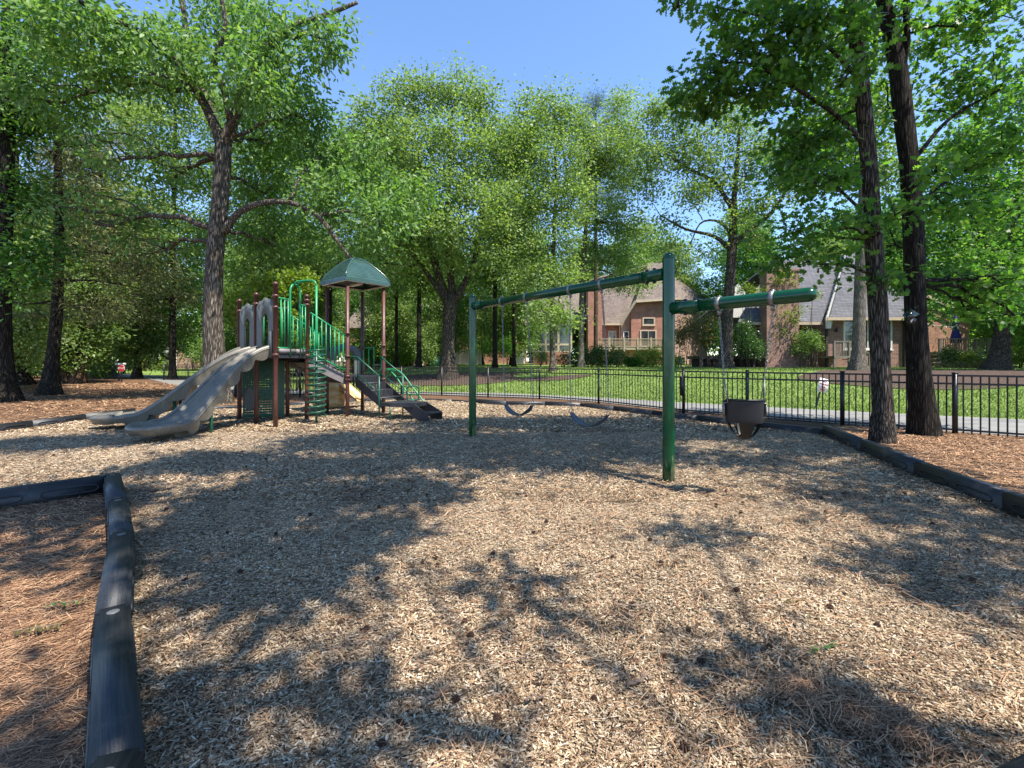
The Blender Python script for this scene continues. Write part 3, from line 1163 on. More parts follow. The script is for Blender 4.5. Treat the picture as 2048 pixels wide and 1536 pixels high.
def belt_swing(a, b, s0, s1, label, c2='galvanised'):
    o = thing('belt_swing', ((s0 + s1) / 2).to_tuple(), label, 'swing', 'belt swings hanging from the long beam')
    u = (s1 - s0)
    L = u.length
    u.normalize()
    v = u.cross(Vector((0, 0, 1))).normalized()
    e0, e1 = s0 + Vector((0, 0, 0.11)), s1 + Vector((0, 0, 0.11))
    chain(o, a, e0, sag=-0.01)
    chain(o, b, e1, mat=c2, sag=0.01)
    # sagging rubber belt
    m = MB(s0)
    n = 22
    vs, fs = [], []
    for i in range(n + 1):
        t = i / n
        z = -0.155 * (1 - (2 * t - 1) ** 2) ** 0.85
        wd = 0.068 * (0.55 + 0.45 * min(1, min(t, 1 - t) / 0.13))
        p = s0 + u * L * (0.02 + 0.96 * t) + Vector((0, 0, z))
        for q, dz in ((-1, 0.006), (-.6, 0.0), (0.6, 0.0), (1, 0.006)):
            vs.append(p + v * wd * q + Vector((0, 0, dz)))
        for q, dz in ((1, -0.006), (.6, -0.012), (-.6, -0.012), (-1, -0.006)):
            vs.append(p + v * wd * q + Vector((0, 0, dz)))
    for i in range(n):
        for k in range(8):
            k2 = (k + 1) % 8
            fs.append((i * 8 + k, i * 8 + k2, (i + 1) * 8 + k2, (i + 1) * 8 + k))
    fs.append(tuple(range(8)))
    fs.append(tuple(n * 8 + k for k in range(8))[::-1])
    m.add(vs, fs, True)
    m.build('belt_seat', 'belt_rubber', o)
    for e, s, dr in ((e0, s0, 1), (e1, s1, -1)):
        m = MB(s)
        tri = [e, s + v * 0.05 + Vector((0, 0, 0.0)), s - v * 0.05]
        loop = []
        for i in range(3):
            for t in (0, .25, .5, .75):
                loop.append(tri[i].lerp(tri[(i + 1) % 3], t))
        m.tube(loop, 0.0045, 6, closed=True)
        m.build('triangle_link', 'galvanised', o)
    return o


z1 = hang[0].z
belt_swing(hang[0], hang[1], Vector((-0.11, 7.24, 0.67)), Vector((0.315, 6.88, 0.69)), 'belt swing with a sunlit blue grey seat, the one farther from the thick near post')
belt_swing(hang[2], hang[3], Vector((0.80, 6.12, 0.67)), Vector((1.22, 5.68, 0.69)), 'belt swing whose chain is rusty near the top, nearer the thick post', 'galvanised')
# rusty upper links on the chain nearest the post
sw2 = [o for o in bpy.data.objects if o.name.startswith('belt_swing')][-1]
bb = Vector((1.22, 5.68, 0.80))
m_ = chain(sw2, hang[3] + Vector((0.012, 0, 0)), hang[3].lerp(bb, 0.3) + Vector((0.012, 0, 0)), 'rusty_chain_end', 'rusty_chain')
m_['label'] = 'rusty brown spare links hanging beside the chain'

# bucket seat
bc = Vector((2.27, 4.40, 0.80))
bu = thing('bucket_swing', bc.to_tuple(), 'black rubber toddler bucket swing hanging from the short arm', 'swing')
ax = (ha[1] - ha[0])
ax.z = 0
ax.normalize()
fr = Vector((ax.y, -ax.x, 0))
if fr.y > 0:
    fr = -fr
# turn the seat a little so its worn side plate shows on the right
R_ = Matrix.Rotation(math.radians(38), 3, 'Z')
ax = R_ @ ax
fr = R_ @ fr


def bpt(th, v):
    """v 1 at the rim, .45 where the leg openings start, 0 at the crotch"""
    if v >= 0.45:
        k = (v - 0.45) / 0.55
        rx, ry = 0.168 + 0.01 * k, 0.125 + 0.012 * k
        z = -0.02 + 0.19 * k + (0.025 * k if math.sin(th) > 0.2 else 0)
    else:
        k = v / 0.45
        rx, ry = 0.168 * (0.30 + 0.70 * k ** 0.6), 0.125 * (0.25 + 0.75 * k ** 0.6)
        z = -0.19 + 0.17 * k ** 0.9
    return bc + ax * rx * math.cos(th) + fr * ry * math.sin(th) + Vector((0, 0, z))


m = MB(bc)
n, q = 40, 14
vs, fs = [], []
for off in (0, 0.014):
    for j in range(q + 1):
        for i in range(n):
            p = bpt(2 * PI * i / n, j / q)
            c = bc + Vector((0, 0, p.z - bc.z))
            dd = (p - c)
            vs.append(p - dd.normalized() * off if dd.length > 0.02 else p)
N = (q + 1) * n


def hole(i, j):
    th = 2 * PI * (i + 0.5) / n
    v = (j + 0.5) / q
    if v > 0.42 or v < 0.06:
        return False
    a = abs(math.sin(th))
    # leg openings fore and aft of the crotch strap
    c = abs(math.cos(th))
    return (0.42 < c < 0.93)


for j in range(q):
    for i in range(n):
        if hole(i, j):
            continue
        a = (j * n + i, j * n + (i + 1) % n, (j + 1) * n + (i + 1) % n, (j + 1) * n + i)
        fs.append(a)
        fs.append(tuple(N + k for k in a[::-1]))
for i in range(n):
    fs.append((q * n + i, q * n + (i + 1) % n, N + q * n + (i + 1) % n, N + q * n + i))
m.add(vs, fs, True)
m.tube([bpt(2 * PI * i / n, 1.0) for i in range(n)], 0.011, 8, closed=True)
m.build('bucket_seat', 'bucket_rubber', bu)
m = MB(bc)
for s in (-1, 1):
    c = bc + ax * s * 0.186 + Vector((0, 0, 0.10))
    m.box(c, (0.012, 0.075, 0.12), M=Matrix((ax, fr, Vector((0, 0, 1)))).transposed(), bev=0.004)
    m.box(c + Vector((0, 0, 0.062)) - ax * s * 0.012, (0.04, 0.09, 0.012), M=Matrix((ax, fr, Vector((0, 0, 1)))).transposed(), bev=0.004)
    for dx, dz in ((-.02, .02), (.02, .02), (0, -.03)):
        m.lathe(c + ax * s * 0.006 + fr * dx + Vector((0, 0, dz)), [(0.008, -0.004), (0.008, 0.004)], 8, axis=Matrix((fr, Vector((0, 0, 1)), ax * s)).transposed())
m.build('side_plate', 'galvanised', bu)
ends = [(ha[0], -1), (ha[1], 1)]
for a, s in ends:
    k = bc + ax * s * 0.18 + Vector((0, 0, 0.40))
    chain(bu, a, k, sag=0.0)
    m = MB(bc)
    for w in (-1, 1):
        foot = bc + ax * s * 0.165 + fr * w * 0.075 + Vector((0, 0, 0.17))
        m.tube([k, foot], 0.005, 6)
    m.build('hanger_rod', 'galvanised', bu)

# ------------------------------------------------------------------ play tower
TH = math.radians(40.65)
E1 = Vector((math.cos(TH), -math.sin(TH), 0))
E2 = Vector((math.sin(TH), math.cos(TH), 0))
UP = Vector((0, 0, 1))
P3 = Vector((-4.777, 9.088, 0))
P2 = P3 - E1
P1 = P3 - E1 * 2
P5 = P3 + (-.5 * E1 + .866 * E2)
P4 = P5 - E1
P6 = P5 + E2 * 0.98
P7 = P6 - E1
P8 = P7 + E2
P9 = P6 + E2
D1, D2 = 1.54, 1.0
tw = thing('play_tower', P3.to_tuple(), 'playground tower of brown posts with green rails, two slides and a peaked green canopy', 'play tower')
H_ = Vector((0, 0, 1))


def lvl(p, z):
    return Vector((p.x, p.y, z))


def post(p, top, cap=True):
    m = MB(p)
    r = 0.046
    prof = [(r, -0.1), (r, 0.6), (r, top - 0.06)]
    if cap:
        prof += [(r + 0.004, top - 0.058), (r + 0.004, top - 0.035), (r * 0.9, top - 0.012), (r * 0.6, top), (0.006, top + 0.006)]
    m.lathe(p, prof, 20)
    m.build('post', 'brown_paint', tw)


def clamps(p, zs):
    m = MB(p)
    for z in zs:
        m.lathe(lvl(p, z), [(0.050, -0.032), (0.060, -0.028), (0.060, 0.028), (0.050, 0.032)], 20)
        m.box(lvl(p, z) + Vector((0.045, -0.055, 0)), (0.05, 0.03, 0.03), rz=-0.7, bev=0.006)
    m.build('clamp', 'brown_paint', tw)


for p, top, zs in ((P1, 2.80, (2.52,)), (P2, 2.85, (2.6,)), (P3, 2.97, (D1 - .05, 2.45, 2.68)), (P4, 2.83, (D1 - .1, 2.62)), (P5, 2.86, (D1 - .05, 2.62, 2.72)),
                   (P6, 3.30, (D2 - .08, D2 + .0, 1.48, 2.03)), (P7, 3.30, (D2 - .05, 1.9)), (P8, 3.30, (D2 - .02, 1.72)), (P9, 3.30, (D2 - .1, 1.5, 1.76))):
    post(p, top, top < 3.2)
    clamps(p, zs)

# half-hexagon upper deck with perforated floor look, lower square deck
for poly, z, nm in (([P1, P3, P5, P4], D1, 'upper_deck'), ([P6, P7, P8, P9], D2, 'lower_deck')):
    m = MB(P3)
    m.prism([lvl(p, z - 0.03) for p in poly], (0, 0, 0.06))
    for i in range(len(poly)):
        a, b = poly[i], poly[(i + 1) % len(poly)]
        d = (b - a).normalized()
        m.bar(lvl(a, z - 0.045) + d * .06, lvl(b, z - 0.045) - d * .06, 0.035, 0.13)
    c = sum(poly, Vector()) / len(poly)
    m.bar(lvl(poly[0].lerp(c, 0.3), z - 0.12), lvl(poly[2].lerp(c, 0.3), z - 0.12), 0.04, 0.09)
    m.bar(lvl(poly[1].lerp(c, 0.3), z - 0.12), lvl(poly[3].lerp(c, 0.3), z - 0.12), 0.04, 0.09)
    m.build(nm, 'black_coated', tw)
m = MB(P3)
for t0, t1 in ((0.09, 0.60), (0.62, 0.92)):
    m.bar(lvl(P3.lerp(P5, t0), D1 + 0.035) + E1 * .03, lvl(P3.lerp(P5, t1), D1 + 0.035) + E1 * .03, 0.03, 0.10, bev=0.006)
m.build('toe_board', 'deck_grey', tw)


def entry_panel(a, b, z0, z1, hw, h0, h1, name='entry_panel', mat='grey_panel', peak=0.14):
    """arched plastic panel with an oval doorway between two posts"""
    d = (b - a)
    L = d.length - 0.11
    x = d.normalized()
    c = (a + b) / 2
    nrm = x.cross(UP)
    n = 28
    outer, inner = [], []
    for k in range(n + 1):
        t = -1 + 2 * k / n
        zt = z1 + peak * max(0.0, math.cos(t * PI * 0.5)) ** 0.9 + 0.018 * math.cos(t * PI * 3)
        outer.append((t * L / 2, zt))
        ang = PI - PI * k / n
        inner.append((math.cos(ang) * hw, h1 - (h1 - h0) * 0.38 + math.sin(ang) * (h1 - h0) * 0.38))
    m = MB(a)
    th = 0.032
    vs, fs = [], []
    for s in (-1, 1):
        for (u, z), (ui, zi) in zip(outer, inner):
            vs += [c + x * u + UP * z + nrm * s * th / 2, c + x * ui + UP * zi + nrm * s * th / 2]
        for (u, z), (ui, zi) in ((outer[0], inner[0]), (outer[-1], inner[-1])):
            pass
    K = 2 * (n + 1)
    for k in range(n):
        i = 2 * k
        fs += [(i, i + 1, i + 3, i + 2), (K + i, K + i + 2, K + i + 3, K + i + 1), (i, i + 2, K + i + 2, K + i), (i + 1, K + i + 1, K + i + 3, i + 3)]
    m.add(vs, fs, True)
    # jambs down to the floor
    for s in (-1, 1):
        zt_o = outer[0][1] if s < 0 else outer[-1][1]
        zi = inner[0][1]
        q = [c + x * s * L / 2 + UP * z0, c + x * s * hw * 0.96 + UP * z0, c + x * s * hw + UP * zi, c + x * s * L / 2 + UP * zt_o]
        m.prism(q, nrm * th)
    o = m.build(name, mat, tw)
    m = MB(a)
    rim = [c + x * u + UP * z + nrm * 0.0 for u, z in inner]
    rim = [c + x * (-hw * .96) + UP * z0] + rim + [c + x * hw * .96 + UP * z0]
    m.tube(rim, 0.017, 8)
    for sgn in (1, -1):
        for dy in (0.045, 0.075):
            m.tube([c + x * u * 0.86 + UP * (z - dy - 0.02) + nrm * sgn * 0.016 for u, z in outer[2:-2]], 0.006, 5)
    m.build('panel_rim', mat, o) if False else m.build('panel_rim', mat, tw)
    return o


entry_panel(P1, P2, D1 - 0.12, 2.50, 0.165, D1 + .2, 2.34)
entry_panel(P2, P3, D1 - 0.12, 2.54, 0.175, D1 + .2, 2.38)
entry_panel(P8, P7, D2 - 0.05, 1.66, 0.26, D2 + .1, 1.66, peak=0.16)
# slide mouth flanges on the near panel
m = MB(P3)
cc = P3.lerp(P2, 0.2)
m.box(lvl(cc, D1 + .17) + E1 * 0.06 - E2 * .03, (0.12, 0.05, 0.55), rz=-TH, bev=0.01)
m.build('slide_flange', 'grey_panel', tw)


def barrier(a, b, z0, z1, n, mat='bright_green_paint', r=0.014, rt=0.018, inset=(0.05, 0.05), name='barrier', curl=False):
    d = (b - a)
    L = d.length
    d.normalize()
    A, B = a + d * inset[0], b - d * inset[1]
    A.z, B.z = 0, 0
    za0, za1 = z0 if hasattr(z0, '__len__') else (z0, z0)
    zb0, zb1 = z1 if hasattr(z1, '__len__') else (z1, z1)
    m = MB(a)
    m.tube([lvl(A, zb0), lvl(B, zb1)], rt, 8)
    m.tube([lvl(A, za0), lvl(B, za1)], rt, 8)
    for k in range(n):
        t = (k + 0.5) / n if not curl else k / (n - 1)
        q = A.lerp(B, t)
        m.tube([lvl(q, lerp(za0, za1, t)), lvl(q, lerp(zb0, zb1, t))], r, 7)
    return m.build(name, mat, tw)


barrier(P1, P4, D1 + .08, 2.62, 7)
barrier(P3, P3.lerp(P5, 0.40), D1 + .10, 2.66, 4, inset=(0.05, 0.02), curl=True)
barrier(P3.lerp(P5, 0.74), P5, D1 + .10, 2.60, 3, inset=(0.0, 0.05), curl=True)
# sloping barriers either side of the linking stair
for A, B in ((P5, P6), (P4, P7)):
    barrier(A + E2 * .03, B - E2 * .0, (D1 + .02, D2 + .14), (D1 + .92, D2 + .98), 8, name='stair_barrier', inset=(0.05, 0.06))
# linking stair: stringers and treads
m = MB(P5)
for A, B in ((P5, P6), (P4, P7)):
    s = -1 if A is P5 else 1
    off = -E1 * 0.09 if A is P5 else E1 * 0.09
    m.prism([lvl(A + off, D1 - .02), lvl(A + off, D1 - .27), lvl(B + off, D2 - .20), lvl(B + off, D2 + .05)], E1 * 0.02)
m.build('stair_stringer', 'deck_grey', tw)
m = MB(P5)
for k in range(4):
    t = (k + 0.5) / 4
    z = lerp(D1, D2, (k + 1) / 5)
    c = (P5.lerp(P6, t) + P4.lerp(P7, t)) / 2
    m.box(lvl(c, z), (0.80, 0.26, 0.03), rz=-TH, bev=0.004)
    m.box(lvl(c, z + .055) - E2 * .12, (0.80, 0.02, 0.10), rz=-TH)
m.prism([lvl(P5 - E1 * .12, D1 - .20), lvl(P4 + E1 * .12, D1 - .20), lvl(P7 + E1 * .12, D2 - .16), lvl(P6 - E1 * .12, D2 - .16)], (0, 0, 0.02))
m.build('stair_tread', 'black_coated', tw)

# arched climber gate, overhead bars and the corkscrew climber
pc = Vector(((632.8 - 1024) / F * 9.55, 9.55, 0))
g0 = P3.lerp(P5, 0.42) + E1 * .04
g1 = P3.lerp(P5, 0.74) + E1 * .04
m = MB(P3)
zt = 2.96
arc = [lvl(g0, D1 - .05), lvl(g0, 2.4), lvl(g0, zt - .12)]
for k in range(1, 10):
    a = PI - PI * k / 10
    q = g0.lerp(g1, 0.5 - 0.5 * math.cos(PI - a) if False else (1 - math.cos(PI * k / 10)) / 2)
    arc.append(lvl(q, zt - .12 + .17 * math.sin(PI * k / 10)))
arc += [lvl(g1, zt - .12), lvl(g1, 2.4), lvl(g1, D1 - .05)]
m.tube(arc, 0.021, 10)
m.build('arch_rail', 'bright_green_paint', tw)
m = MB(P3)
top = zt + .07
for g in (g0, g1):
    d = (pc - g)
    s = g.lerp(g1 if g is g0 else g0, 0.3)
    pts = [lvl(s, zt + .03), lvl(s.lerp(pc, 0.15), top + .03), lvl(s.lerp(pc, 0.5), top + .05), lvl(s.lerp(pc, 0.8), top + .05)]
    for k in (1, 2, 3, 4):
        a = k / 4 * PI / 2
        pts.append(lvl(s.lerp(pc, 0.8 + 0.2 * math.sin(a)), top + .05 - 0.12 * (1 - math.cos(a))))
    m.tube(pts, 0.018, 8)
m.build('overhead_bar', 'bright_green_paint', tw)
m = MB(pc)
m.tube([lvl(pc, top - .06), lvl(pc, 1.8), lvl(pc, 1.62)], 0.024, 12)
m.build('climber_pole', 'bright_green_paint', tw)
m = MB(pc)
m.tube([lvl(pc, 1.62), lvl(pc, 0.8), lvl(pc, -.1)], 0.024, 12)
m.build('climber_pole', 'dark_green_paint', tw)
m = MB(pc)
turns, R0 = 12, 0.185
pts = []
for k in range(turns * 18 + 1):
    a = 2 * PI * k / 18
    pts.append(pc + Vector((R0 * math.cos(a), R0 * math.sin(a), 0.2 + (1.62 - 0.2) * k / (turns * 18))))
m.tube(pts, 0.0165, 8)
for k in range(0, turns * 2):
    i = k * 9
    m.tube([lvl(pc, pts[i].z), pts[i]], 0.008, 5)
m.build('corkscrew_coil', 'dark_green_paint', tw)

# perforated play panel under the deck
m = MB(P1)
a, b = P1 + (P4 - P1).normalized() * .07, P4 - (P4 - P1).normalized() * .06
x = (b - a).normalized()
L = (b - a).length
nrm = x.cross(UP)
zl, zh = 0.06, D1 - .12
nu, nv = 27, 24
du, dv = L / nu, (zh - zl) / nv
for j in range(nv):
    z = zl + (j + .5) * dv
    for i in range(nu):
        u = (i + .5) * du
        solid = (i >= nu - 5) or i == 0 or (i + j * 0.9 > 24.5 and i - j * 1.3 > 3.0 and j < 15) or j > nv - 6 or j == 0
        oval = ((u - L * .17) / 0.115) ** 2 + ((z - 0.50) / 0.26) ** 2 < 1
        if oval:
            continue
        c = a + x * u + UP * z
        if solid:
            m.box(c, (du * 1.001, 0.02, dv * 1.001), M=Matrix((x, nrm, UP)).transposed())
        else:
            # frame of four strips leaves a slot
            m.box(c + UP * dv * .32, (du * 1.001, 0.02, dv * .36), M=Matrix((x, nrm, UP)).transposed())
            m.box(c - UP * dv * .32, (du * 1.001, 0.02, dv * .36), M=Matrix((x, nrm, UP)).transposed())
            m.box(c - x * du * .36, (du * .28, 0.0198, dv * .30), M=Matrix((x, nrm, UP)).transposed())
            m.box(c + x * du * .36, (du * .28, 0.0198, dv * .30), M=Matrix((x, nrm, UP)).transposed())
m.build('perforated_panel', 'dark_green_paint', tw)
m = MB(P1)
ov = [a + x * (L * .17 + 0.125 * math.cos(t)) + UP * (0.50 + 0.28 * math.sin(t)) for t in np.linspace(0, 2 * PI, 26, endpoint=False)]
m.tube(ov, 0.018, 6, closed=True)
m.prism(ov, nrm * 0.008)
m.build('oval_inset', 'grey_panel', tw)

# canopy: curved pyramid with ribs in its sheets
cx = (P6 + P7 + P8 + P9) / 4
cz, half = 3.30, 0.62
prof = [(1.0, 0.0), (1.0, 0.085), (0.88, 0.205), (0.75, 0.32), (0.60, 0.43), (0.44, 0.535), (0.28, 0.62), (0.14, 0.675), (0.04, 0.69)]
fine = []
for i in range(len(prof) - 1):
    k = 1 if i == 0 else 3
    for j in range(k):
        fine.append((lerp(prof[i][0], prof[i + 1][0], j / k), lerp(prof[i][1], prof[i + 1][1], j / k)))
fine.append(prof[-1])
m = MB(cx)
vs, fs = [], []
for idx, (s, z) in enumerate(fine):
    for rep in ((0, 1) if idx > 1 else (0,)):
        g = 0.012 if rep else 0.0
        for (u, w) in ((-1, -1), (1, -1), (1, 1), (-1, 1)):
            vs.append(lvl(cx, cz) + E1 * half * (s + g) * u + E2 * half * (s + g) * w + UP * (z + (0.001 if rep else 0)))
rows = len(vs) // 4
for r_ in range(rows - 1):
    for k in range(4):
        k2 = (k + 1) % 4
        fs.append((r_ * 4 + k, r_ * 4 + k2, (r_ + 1) * 4 + k2, (r_ + 1) * 4 + k))
fs.append(((rows - 1) * 4, (rows - 1) * 4 + 1, (rows - 1) * 4 + 2, (rows - 1) * 4 + 3))
m.add(vs, fs)
simple('canopy_green', (0.04, 0.085, 0.072), 0.2, var=0.2, scale=4)
cano = m.build('canopy', 'canopy_green', tw)
m = MB(cx)
for (u, w) in ((-1, -1), (1, -1), (1, 1), (-1, 1)):
    m.tube([lvl(cx, cz) + E1 * half * s * u + E2 * half * s * w + UP * (z + .006) for s, z in prof[1:]], 0.022, 6)
m.build('canopy_hip', 'canopy_green', tw)
m = MB(cx)
for i in range(4):
    cs = [(-1, -1), (1, -1), (1, 1), (-1, 1)]
    u, w = cs[i]
    u2, w2 = cs[(i + 1) % 4]
    k = half * 0.93
    m.bar(lvl(cx, cz - .0) + E1 * k * u + E2 * k * w, lvl(cx, cz - .0) + E1 * k * u2 + E2 * k * w2, 0.03, 0.03)
m.build('canopy_frame', 'white_paint', tw)
m = MB(cx)
m.bar(lvl(cx, cz + .02) - E1 * .25, lvl(cx, cz + .02) + E1 * .25, 0.12, 0.04)
m.build('canopy_brace', 'white_paint', tw)

# transfer steps down from the lower deck
st0 = P6.lerp(P9, 0.5)
W_ = 0.70
DS = (E1 * 0.83 + Vector((0.30, -0.03, 0))).normalized()
TS = Vector((-DS.y, DS.x, 0))
top_c = st0 + E1 * 0.05
run = 0.82
zs_ = [D2 - .02, 0.80, 0.62, 0.42]
m = MB(top_c)
for k in range(3):
    z = lerp(D2, 0.40, (k + 1) / 3.6)
    c = top_c + DS * (0.16 + k * run / 3.2)
    m.box(lvl(c, z), (0.25, W_ - .03, 0.03), M=Matrix((DS, TS, UP)).transposed(), bev=0.004)
m.build('step_tread', 'black_coated', tw)
m = MB(top_c)
for k in range(3):
    z = lerp(D2, 0.40, (k + 1) / 3.6)
    c = top_c + DS * (0.03 + k * run / 3.2)
    zz = lerp(D2, 0.40, (k + 0) / 3.6)
    # perforated riser: slats with gaps
    for q in range(9):
        m.box(lvl(c, (z + zz) / 2) + TS * (-W_ / 2 + .05 + q * (W_ - .1) / 8), (0.012, 0.055, abs(zz - z) * .9), M=Matrix((DS, TS, UP)).transposed())
    for hh in (.12, .5, .88):
        m.box(lvl(c, lerp(z, zz, hh)), (0.014, W_ - .03, 0.02), M=Matrix((DS, TS, UP)).transposed())
m.build('step_riser', 'black_coated', tw)
land_z = 0.37
le = top_c + DS * (run + 0.08)
m = MB(top_c)
for s in (-1, 1):
    q = [top_c + TS * s * W_ / 2 + UP * (D2 - .01), top_c + TS * s * W_ / 2 + UP * (D2 - .24), le + TS * s * W_ / 2 + UP * (land_z - .10), le + TS * s * W_ / 2 + UP * (land_z + .10)]
    q = [Vector((p.x, p.y, p.z)) for p in q]
    m.prism(q, TS * 0.018)
m.build('step_stringer', 'black_coated', tw)
m = MB(le)
L0 = le - TS * (W_ / 2 + .02)
L1 = le + TS * (W_ / 2 + .02)
tri = [L0 - DS * .05, L0 + DS * .30 - TS * .0, L0 + DS * .80 + TS * .25, L1 + DS * .75, L1 - DS * .05]
m.prism([lvl(p, land_z) for p in tri], (0, 0, 0.09))
m.build('landing', 'black_coated', tw)
# lower side step with its black cheek boards
e0 = L0 + DS * .80 + TS * .25
cheek_a = e0 + UP * land_z
far_ = lvl(e0 + DS * .36 - TS * .1, 0)
m = MB(e0)
for s, o_ in ((0, Vector((0, 0, 0))), (1, TS * .46)):
    q = [lvl(e0 + o_ - DS * .36, land_z - .06), lvl(e0 + o_ - DS * .02, land_z + .02), lvl(e0 + o_ + DS * .42, 0.20), lvl(e0 + o_ + DS * .42, 0.0), lvl(e0 + o_ + DS * .16, 0.0)]
    m.prism(q, TS * 0.02)
m.box(lvl(e0 + DS * .28 + TS * .23, 0.20), (0.26, 0.44, 0.03), M=Matrix((DS, TS, UP)).transposed())
m.build('cheek_board', 'black_coated', tw)
m = MB(e0)
for q in (L0 + DS * .30, L1 + DS * .4):
    m.tube([lvl(q, -.1), lvl(q, land_z - .04)], 0.02, 8)
m.build('landing_leg', 'dark_green_paint', tw)
hp = Vector((*G(826, 835)[:2], 0))
m = MB(hp)
m.tube([lvl(hp, -.1), lvl(hp, 0.42)], 0.03, 12)
lp = []
for k in range(24):
    a = 2 * PI * k / 24
    ex = math.copysign(abs(math.cos(a)) ** .35, math.cos(a))
    ez = math.copysign(abs(math.sin(a)) ** .35, math.sin(a))
    lp.append(lvl(hp, 0.59) + Vector((0.135 * ex, 0.03 * ex, 0.17 * ez)))
m.tube(lp, 0.018, 8, closed=True)
m.build('grab_loop', 'dark_green_paint', tw)
# step handrails
for s, tp in ((-1, P6), (1, P9)):
    m = MB(tp)
    bpst = le + TS * s * (W_ / 2 + .025) - DS * .06
    tpst = top_c + TS * s * (W_ / 2 + .02) + DS * .10
    zt0, zt1 = 1.46, 1.02
    m.tube([lvl(bpst, -.1), lvl(bpst, zt1)], 0.019, 8)
    m.tube([lvl(tpst, D2 - .1), lvl(tpst, zt0)], 0.017, 8)
    m.tube([lvl(tp, 1.48), lvl(tpst, zt0), lvl(bpst, zt1)], 0.019, 8)
    m.tube([lvl(tpst, zt0 - .42), lvl(bpst, zt1 - .38)], 0.016, 8)
    m.build('handrail', 'dark_green_paint', tw)
# small barrier and arched ladder on the far side
barrier(P8, P8.lerp(P9, 0.55), D2 + .08, 1.72, 3, inset=(0.05, 0), curl=True)
m = MB(P9)
ah = [P8.lerp(P9, 0.62), P9 + E1 * 0.02]
for i, s in enumerate(ah):
    for off, r_ in ((0.0, 0.019),):
        pts = []
        for k in range(15):
            t = k / 14
            out = 0.05 + 1.45 * t
            z = D2 + .12 * math.sin(PI * min(1, t * 1.8)) + 0.10 - (D2 + .1) * t ** 1.9
            pts.append(lvl(s + (E2 * 0.35 + E1 * 0.94) * out * .95, z))
        m.tube(pts, r_, 8)
        if i == 1:
            RU = pts
        else:
            RL = pts
for k in range(2, 14, 2):
    m.tube([RL[k], RU[k]], 0.014, 7)
m.build('arched_ladder', 'bright_green_paint', tw)


# slides ------------------------------------------------------------
def bez(p, t):
    a, b, c, d = p
    return a * (1 - t) ** 3 + b * 3 * t * (1 - t) ** 2 + c * 3 * t * t * (1 - t) + d * t ** 3


